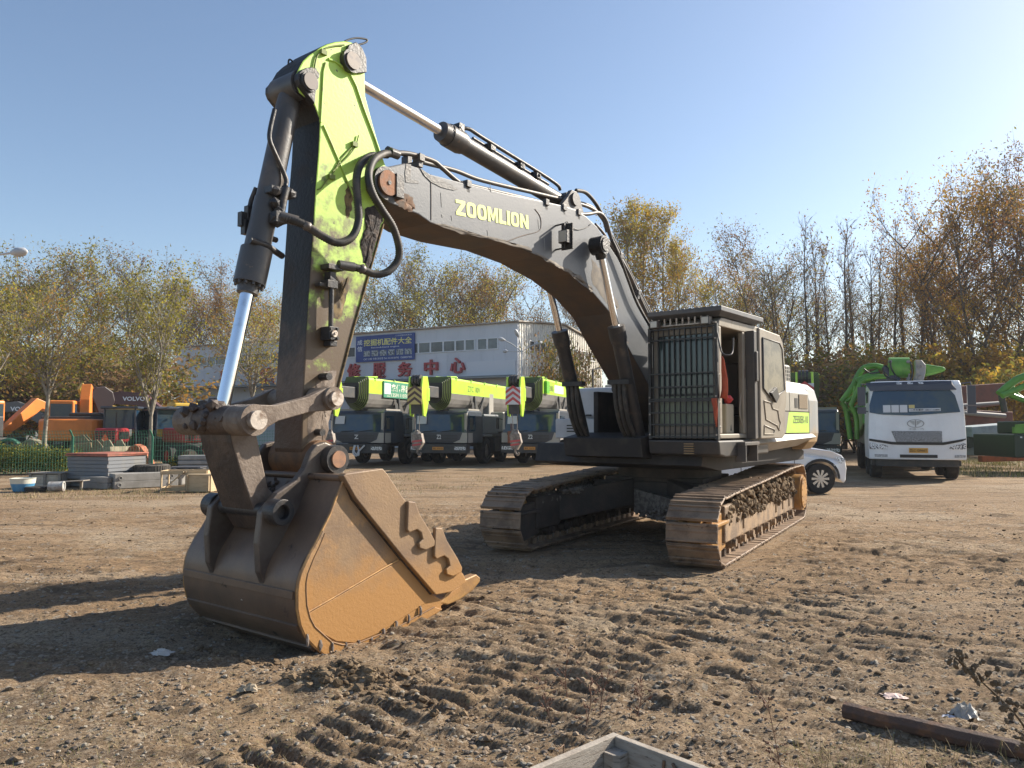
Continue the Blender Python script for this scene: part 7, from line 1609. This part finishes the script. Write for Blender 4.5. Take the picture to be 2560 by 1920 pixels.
mb = MB(); mb.cyl((-.16, 0, .12), (.16, 0, .12), .12, n=22); mb.ring((.16, 0, .12), (1, 0, 0), .13, .09, .02, 22); loc_obj('metal_drum', mb, mk('drum_grey', (.4, .4, .38), (.25, .22, .2), 8, rough=.5), 145, 19.5, R(12), 'small grey metal cylinder lying beside the concrete blocks', 'drum', .004)
mb = MB(); mb.ring((0, 0, 0), (0, 0, 1), .27, .13, .12, 26); loc_obj('rubber_ring', mb, M_tyre, 98, 19.5, 0, 'flat dark rubber ring lying by the blue tub', 'ring', .03)

# ================================================================ RIGHT BACKGROUND
M_rb = mk('red_brown_steel', (.14, .042, .028), (.09, .035, .025), 2, rough=.7); M_pg = mk('pipe_grey', (.20, .185, .175), rough=.6)
def longthing(name, l, wd, mat, label, cat, kind='box', group=None):
    """l: ((px,py,Y) , (px,py,Y)) centre line, height from wd"""
    a = at(*l[0]); b_ = at(*l[1]); m = MB()
    if kind == 'pipe': m.tube([a, a.lerp(b_, .5), b_], wd, 12)
    else:
        d = (b_ - a).normalized(); n_ = Vector((-d.y, d.x, 0)).normalized(); u = Vector((0, 0, 1)); h0, h1, th = wd
        V = [a + n_ * s_ * th + u * s2 * h0 for s_ in (-1, 1) for s2 in (-1, 1)] + [b_ + n_ * s_ * th + u * s2 * h1 for s_ in (-1, 1) for s2 in (-1, 1)]
        m.add(V, [(0, 1, 3, 2), (4, 6, 7, 5), (0, 4, 5, 1), (2, 3, 7, 6), (1, 5, 7, 3), (0, 2, 6, 4)])
    o = m.build(name, mat, None, .03 if kind != 'pipe' else 0); tag(o, label, cat, group); return o
longthing('steel_girder', ((2360, 998, 35), (2500, 985, 36)), (.55, .5, .3), M_rb, 'upper red brown boxed girder behind the right mirror of the white truck', 'girder')
longthing('steel_girder', ((2370, 1048, 33), (2512, 1046, 34)), (.42, .28, .4), M_rb, 'lower red brown girder tapering towards the green machine', 'girder')
longthing('steel_pipe', ((2380, 1016, 33.5), (2495, 1008, 34)), .09, M_pg, 'upper of two grey pipes lying between the red brown girders', 'pipe', 'pipe')
longthing('steel_pipe', ((2380, 1030, 32.5), (2512, 1040, 33)), .10, M_pg, 'lower grey pipe slanting down over the red brown girder', 'pipe', 'pipe')
M_teal = mk('pale_teal_plate', (.33, .38, .39), (.25, .29, .30), 2, rough=.6)
o = empty('flatbed_hull', (0, 0, 0), 0, 'long pale grey steel hull with a dark waist lying under the girders', 'trailer body')
for nm, l, wd, mt in (('upper_shell', ((2400, 1080, 31), (2525, 1076, 31.5)), (.20, .30, .6), M_teal), ('waist', ((2395, 1105, 31), (2535, 1104, 31.5)), (.22, .22, .5), M_dgreen), ('lower_shell', ((2415, 1128, 30.8), (2540, 1126, 31.4)), (.15, .13, .55), M_teal)):
    p = longthing(nm, l, wd, mt, None, None); p.parent = o
    for k_ in ('label', 'category'):
        if k_ in p: del p[k_]
longthing('steel_beam', ((2450, 1147, 30), (2620, 1141, 30.5)), (.12, .14, .12), M_coup, 'orange red beam lying on the ground under the pale hull', 'beam')
# second pump truck at the right edge: dark body, lime stripe, raised green arms
g2 = empty('green_pump_truck', (0, 0, 0), 0, 'green concrete pump seen in part at the right edge with spidery arms', 'truck')
def T3(l, Y, r, nm, mt): m = MB(); m.tube(smooth([at(x, y, Y) for x, y in l], 4), r, 10); return m.build(nm, mt, g2)
T3([(2498, 985), (2520, 965), (2550, 945), (2600, 932), (2680, 925)], 27, .13, 'arm', M_lime2); T3([(2505, 990), (2540, 975), (2600, 950), (2680, 940)], 26.8, .10, 'arm', M_lime2); T3([(2520, 985), (2560, 1000), (2640, 1020)], 26.9, .10, 'arm', M_lime2); T3([(2525, 960), (2540, 985), (2560, 1000)], 27.2, .09, 'arm', M_lime2)
T3([(2503, 988), (2512, 1030)], 27, .10, 'cylinder', M_carrier)
a = at(2516, 1067, 27)
mb = MB(); mb.box(a.x, a.x + 6.5, 26.6, 29, .55, 1.35); mb.box(a.x + .9, a.x + 6.5, 26.9, 29, 1.35, 1.8); mb.build('body', M_dgreen, g2, .05)
mb = MB(); mb.add([(a.x + .02, 26.58, 1.40), (a.x + 6.4, 26.58, 1.75), (a.x + 6.4, 26.58, 2.15), (a.x + .02, 26.58, 1.68)], [(0, 1, 2, 3)]); mb.box(a.x, a.x + 6.4, 26.59, 26.7, 1.38, 1.6); mb.build('stripe', M_lime2, g2)
mb = MB()
for k in range(16): mb.box(a.x + .2 + .15 * k, a.x + .26 + .15 * k, 26.58, 26.6, 1.22, 1.27)
mb.build('rivet', M_paper, g2)
for x in (1.2, 2.5, 5.0): put_wheel(g2, a.x + x, 26.9, .5, .5, .34, 'y', M_rim)

# ================================================================ FOREGROUND
# wooden box corner at the bottom edge
ZB = .34
A = gnd(1533, 1830, ZB); Lp = gnd(1300, 1928, ZB); Rp = gnd(1800, 1928, ZB)
dl = (Lp - A).normalized(); dr = (Rp - A).normalized()
wb = empty('wooden_crate', (A.x, A.y, 0), 0, 'open crate of weathered grey boards with one corner pointing to the bucket', 'crate')
def wall(d, other, L_, name, inset=0.0):
    m = MB(); th = .032
    for k in range(3):
        z0 = ZB - .11 * (k + 1) + .004; z1 = ZB - .11 * k - (.0 if k == 0 else .006)
        o0 = other * 0; P = [o0 + d * inset, d * L_, d * L_ + other * th, other * th + d * inset]
        m.prismz([(p.x, p.y) for p in P], z0, z1)
    return m.build(name, M_woodbox, wb, .003)
M_woodbox = mk('crate_board', (.36, .32, .27), (.25, .21, .17), 9.0, (.4, .7), .8, c3=(.10, .08, .06), scale3=16, thr3=(.58, .66), bump=.004, bscale=50, stretch=(1, 1, 7))
wall(dl, dr, 1.1, 'side_board'); wall(dr, dl, 1.1, 'side_board', .034)
mb = MB(); c_ = (dl + dr) * .034; P = [c_, c_ + dl * .07, c_ + dl * .07 + dr * .05, c_ + dr * .07 + dl * .05, c_ + dr * .07]; mb.prismz([(p.x, p.y) for p in P], .0, ZB - .04); mb.build('corner_post', M_woodbox, wb, .002)
mb = MB(); P = [c_ + (dl + dr) * .05, dl * 1.1 + dr * .05, dl * 1.1 + dr * 1.1, dr * 1.1 + dl * .05]; mb.prismz([(p.x, p.y) for p in P], .02, .05); mb.build('floor_board', M_woodg, wb)
mb = MB(); q0 = dr * .28 + dl * .035; mb.tube([q0 + Vector((0, 0, ZB - .02)), q0 + dl * .03 + Vector((0, 0, ZB - .16))], .006, 6); mb.tube([q0 + dr * .04 + Vector((0, 0, ZB - .02)), q0 + dr * .10 + dl * .03 + Vector((0, 0, ZB - .06))], .007, 6); mb.tube([dl * .3 + Vector((0, 0, ZB)), dl * .3 + Vector((0, .0, ZB + .03)), dl * .33 + Vector((0, 0, ZB + .02))], .003, 5); mb.build('nail', M_rust, wb)
# rusty beam on the right
a = gnd(2112, 1782); b_ = gnd(2640, 1915); a.z = gz(a.x, a.y) + .05; b_.z = gz(b_.x, b_.y) + .05
d = (b_ - a).normalized(); mb = MB(); r_ = random.Random(2); pts_ = [a.lerp(b_, k / 12) + Vector((0, 0, r_.uniform(-.003, .003))) for k in range(13)]
mb.tube(pts_, .047, 8, 0, False); mb.build('rusty_pipe', mk('beam_rust', (.085, .055, .042), (.17, .085, .045), 9, (.45, .65), .8, bump=.006, bscale=50), None, .004); o = bpy.data.objects['rusty_pipe']; tag(o, 'long dark rusty pipe lying on the gravel near the plastic bag', 'pipe')
# litter
def crumple(px, py, w_, d_, h_, mat, name, label, cat, seed, n=9):
    c = gnd(px, py); rs_ = random.Random(seed); V = []; z0 = gz(c.x, c.y)
    for i in range(n):
        for j in range(n): x = (i / (n - 1) - .5); y = (j / (n - 1) - .5); V.append((c.x + x * w_ + rs_.uniform(-1, 1) * w_ * .07, c.y + y * d_ + rs_.uniform(-1, 1) * d_ * .07, z0 + .006 + h_ * (rs_.random() * .6 + .4) * max(0, 1 - 3.2 * (x * x + y * y))))
    m = MB(); m.add(V, [(i * n + j, (i + 1) * n + j, (i + 1) * n + j + 1, i * n + j + 1) for i in range(n - 1) for j in range(n - 1)], 0, False); o = m.build(name, mat); s_ = o.modifiers.new('thickness', 'SOLIDIFY'); s_.thickness = .0015; tag(o, label, cat); return o
crumple(2235, 1730, .13, .10, .02, mk('paper_pink', (.66, .50, .44), rough=.8), 'paper_scrap', 'pinkish white paper scrap on the gravel beyond the rusty pipe', 'litter', 1)
crumple(2412, 1782, .13, .13, .085, mk('bag_white', (.52, .50, .46), (.4, .38, .34), 30, rough=.5, translucent=.3), 'plastic_bag', 'crumpled whitish plastic bag behind the rusty pipe', 'litter', 2, 11)
crumple(2372, 1786, .09, .06, .03, mk('bag_blue', (.45, .5, .6), rough=.6), 'blue_wrapper', 'small bluish wrapper touching the plastic bag', 'litter', 3)
crumple(402, 1618, .16, .12, .04, mk('rag_pale', (.5, .46, .42), rough=.9), 'pale_rag', 'pale crumpled rag in the bucket shadow', 'litter', 4)
crumple(622, 1732, .13, .07, .045, mk('leaf_dry', (.34, .28, .2), rough=.9), 'dry_leaf', 'large curled dry leaf on the gravel below the bucket', 'leaf', 5)
crumple(402, 1762, .11, .06, .025, mk('leaf_dark', (.10, .08, .06), rough=.9), 'dark_leaf', 'dark flattened leaf left of the curled pale one', 'leaf', 6)
crumple(1630, 1428, .30, .16, .05, M_dirt, 'mud_slab', 'flat broken slab of mud in the excavator shadow before the tracks', 'clod', 7)

# stones: nobody could count them
def scatter(name, n, seed, xr, yr, rmin, rmax, mats, power=2.2, dens=None, sq=(1.2, 1, .7)):
    rs_ = random.Random(seed); m = MB()
    k = 0
    while k < n:
        y = yr[0] + (yr[1] - yr[0]) * rs_.random() ** 1.6; x = rs_.uniform(*xr) * (y / yr[1])
        if dens is not None and rs_.random() > dens(x, y): continue
        r = rmin + (rmax - rmin) * rs_.random() ** (power * 3); m.blob((x, y, gz(x, y) + r * .25), r, rs_.randrange(len(mats)), sq, .35, False, rs_); k += 1
    return m.build(name, mats)
M_st1 = mk('stone_grey', (.24, .215, .18), rough=.9, spec=.2); M_st2 = mk('stone_tan', (.26, .20, .145), rough=.9, spec=.2); M_st3 = mk('stone_pale', (.28, .25, .205), rough=.9, spec=.2); M_st4 = mk('stone_dark', (.12, .10, .085), rough=.9, spec=.2)
_nt = vn(*np.meshgrid(np.arange(-14, 14, .25) * 1.3 + 40, np.arange(0, 20, .25) * 1.3), 3)
gvl = lambda x, y: .25 + .75 * float(_nt[min(79, int(y * 4)), min(111, max(0, int((x + 14) * 4)))])
o = scatter('gravel', 17000, 1, (-6.4, 6.4), (3.3, 9.0), .004, .017, [M_st1, M_st2, M_st2, M_st3, M_st4], 1.7, gvl); o['kind'] = 'stuff'
o = scatter('soil_crumbs', 5000, 2, (-12, 12), (3.4, 17.0), .005, .024, [M_dirt, M_st2, M_dirt], 1.8, gvl); o['kind'] = 'stuff'
m = MB(); rs_ = random.Random(77)
for i in range(260):
    x = -1.08 + rs_.gauss(0, .20); y = 5.02 + rs_.gauss(0, .08); r = .008 + .026 * rs_.random() ** 2; m.blob((x, y, gz(x, y) + r * .3), r, 0, (1.2, 1, .8), .4, False, rs_)
for i in range(200):
    x = rs_.uniform(-2.5, -.2); y = 5.2 + (-.75) * (x + 1.3) + rs_.gauss(0, .10); r = .007 + .02 * rs_.random() ** 2; m.blob((x, y, gz(x, y) + r * .3), r, 0, (1.2, 1, .8), .4, False, rs_)
o = m.build('spoil_clods', M_dirt); o['kind'] = 'stuff'
# dry grass and straw lying about
def blades(name, n, seed, where, mats, hmin, hmax, wdt, lie=.5):
    rs_ = random.Random(seed); m = MB(); k = 0
    while k < n:
        cx, cy, cr, cnt = where(rs_)
        for _ in range(cnt):
            x = cx + rs_.gauss(0, cr); y = cy + rs_.gauss(0, cr); z = gz(x, y); a = rs_.uniform(0, 2 * PI); h = rs_.uniform(hmin, hmax); el = rs_.uniform(0, .35) if rs_.random() < lie else rs_.uniform(.6, 1.5)
            d = Vector((math.cos(a) * math.cos(el), math.sin(a) * math.cos(el), math.sin(el))); s_ = d.cross(Vector((0, 0, 1))).normalized() * wdt; p = Vector((x, y, z + .004)); q_ = p + d * h * .55; e = p + d * h + Vector((0, 0, -h * .12 * (1 if el > .5 else 0)))
            m.add([p - s_, p + s_, q_ + s_ * .7, q_ - s_ * .7, e], [(0, 1, 2, 3), (3, 2, 4)], rs_.randrange(len(mats))); k += 1
    o = m.build(name, mats); o['kind'] = 'stuff'; return o
M_straw = mk('straw', (.40, .31, .16), rough=.8, translucent=.2); M_straw2 = mk('straw_dark', (.20, .14, .07), rough=.8); M_grn = mk('grass_dull', (.15, .16, .05), rough=.8, translucent=.2)
def w1(r): y = 3.4 + 6.5 * r.random() ** 1.5; return (r.uniform(-.7, .7) * y, y, .06, r.randrange(2, 9))
blades('dry_litter', 4200, 3, w1, [M_straw, M_straw2, M_straw2], .02, .09, .0011, .85)
def w2(r): return (r.uniform(1.3, 3.4), r.uniform(3.3, 4.0) , .09, r.randrange(3, 12))
blades('grass_tufts', 1500, 4, w2, [M_straw, M_grn, M_straw2, M_straw], .04, .15, .0013, .45)
def w3(r): return (r.uniform(-3.0, -.6), r.uniform(3.4, 4.9), .07, r.randrange(4, 14))
blades('grass_sprigs', 1600, 5, w3, [M_straw, M_grn, M_straw2], .02, .07, .0011, .6)
def w4(r): px = r.uniform(0, 1500); Y_ = r.uniform(17.5, 20) if px < 520 else r.uniform(19, 26); return (at(px, 1067, Y_).x, Y_, .25, r.randrange(20, 60))
blades('verge_grass', 7000, 6, w4, [M_straw, M_straw2, M_grn], .04, .12, .004, .5)
def w5(r): Y_ = r.uniform(25, 40); return (at(r.uniform(2380, 2700), 1067, Y_).x, Y_, .4, r.randrange(20, 60))
blades('field_grass', 5000, 7, w5, [M_straw, M_grn, M_grn], .1, .35, .008, .2)
# dead weeds with their own stems
M_weed = mk('weed_red_brown', (.16, .075, .045), (.1, .06, .04), 20, rough=.8)
def weed(px, py, h, seed, label, lean=(0, 0), mat=None):
    c = gnd(px, py); c.z = gz(c.x, c.y); rs_ = random.Random(seed); m = MB(); top = c + Vector((lean[0], lean[1], h)); pts_ = smooth([c, c.lerp(top, .5) + Vector((rs_.uniform(-.02, .02), rs_.uniform(-.02, .02), 0)), top], 5); m.tube(pts_, [.0032 - .002 * i / len(pts_) for i in range(len(pts_))], 5)
    for k in range(16):
        p = pts_[rs_.randrange(2, len(pts_))]; e = p + Vector((rs_.uniform(-.08, .08), rs_.uniform(-.08, .08), rs_.uniform(.02, .09))); m.tube([p, p.lerp(e, .5) + Vector((0, 0, .01)), e], .0013, 4)
        for j in range(3): m.blob(p.lerp(e, rs_.uniform(.5, 1)), rs_.uniform(.003, .007), rnd=rs_)
    o = m.build('dead_weed', mat or M_weed); tag(o, label, 'weed', 'dead weeds standing in the foreground'); return o
weed(1420, 1735, .30, 1, 'tallest thin reddish weed left of the crate corner'); weed(1462, 1812, .28, 2, 'bushy reddish weed just behind the crate corner', (.03, 0)); weed(1500, 1790, .22, 3, 'short reddish weed behind the crate corner', (.05, .02)); weed(1380, 1800, .20, 4, 'low reddish weed beside the crawler imprints', (-.04, 0)); weed(1955, 1935, .34, 5, 'dark dead weed standing right of the wooden crate', (-.06, 0)); weed(1590, 1790, .16, 6, 'small thin weed sprouting behind the crate board', (.03, 0))
c = gnd(2620, 1960); m = MB(); P0 = Vector((c.x, c.y, gz(c.x, c.y))); tip_ = at(2385, 1640, 3.3); pts_ = smooth([P0, P0.lerp(tip_, .4) + Vector((.05, 0, .05)), P0.lerp(tip_, .75) + Vector((0, 0, .05)), tip_], 8); m.tube(pts_, [.007 - .005 * i / len(pts_) for i in range(len(pts_))], 6); rs_ = random.Random(9)
for k in range(46):
    p = pts_[rs_.randrange(5, len(pts_))]; e = p + Vector((rs_.uniform(-.08, .08), rs_.uniform(-.05, .05), rs_.uniform(-.05, .06))); m.tube([p, e], .0015, 4)
    for j in range(4): m.blob(p.lerp(e, rs_.uniform(.3, 1)), rs_.uniform(.005, .012), sq=(1, 1, 1.3), rnd=rs_)
o = m.build('seed_stalk', mk('stalk_brown', (.11, .08, .05), rough=.9)); tag(o, 'dry seed covered stalk leaning in from the corner beyond the plastic bag', 'weed')
# ---- autumn air: thin haze round everything
hz = MB(); hz.box(-420, 420, -80, 760, -1.2, 30)
hzo = hz.build('haze', []); hzo['kind'] = 'stuff'
hm = bpy.data.materials.new('haze'); hm.use_nodes = True; hn = hm.node_tree.nodes; hn.clear()
hv = hn.new('ShaderNodeVolumePrincipled'); hv.inputs['Color'].default_value = (.86, .91, 1, 1); hv.inputs['Density'].default_value = .0004; hv.inputs['Anisotropy'].default_value = .2
ho = hn.new('ShaderNodeOutputMaterial'); hm.node_tree.links.new(hv.outputs[0], ho.inputs['Volume']); hzo.data.materials.append(hm)
scene.cycles.volume_bounces = 0
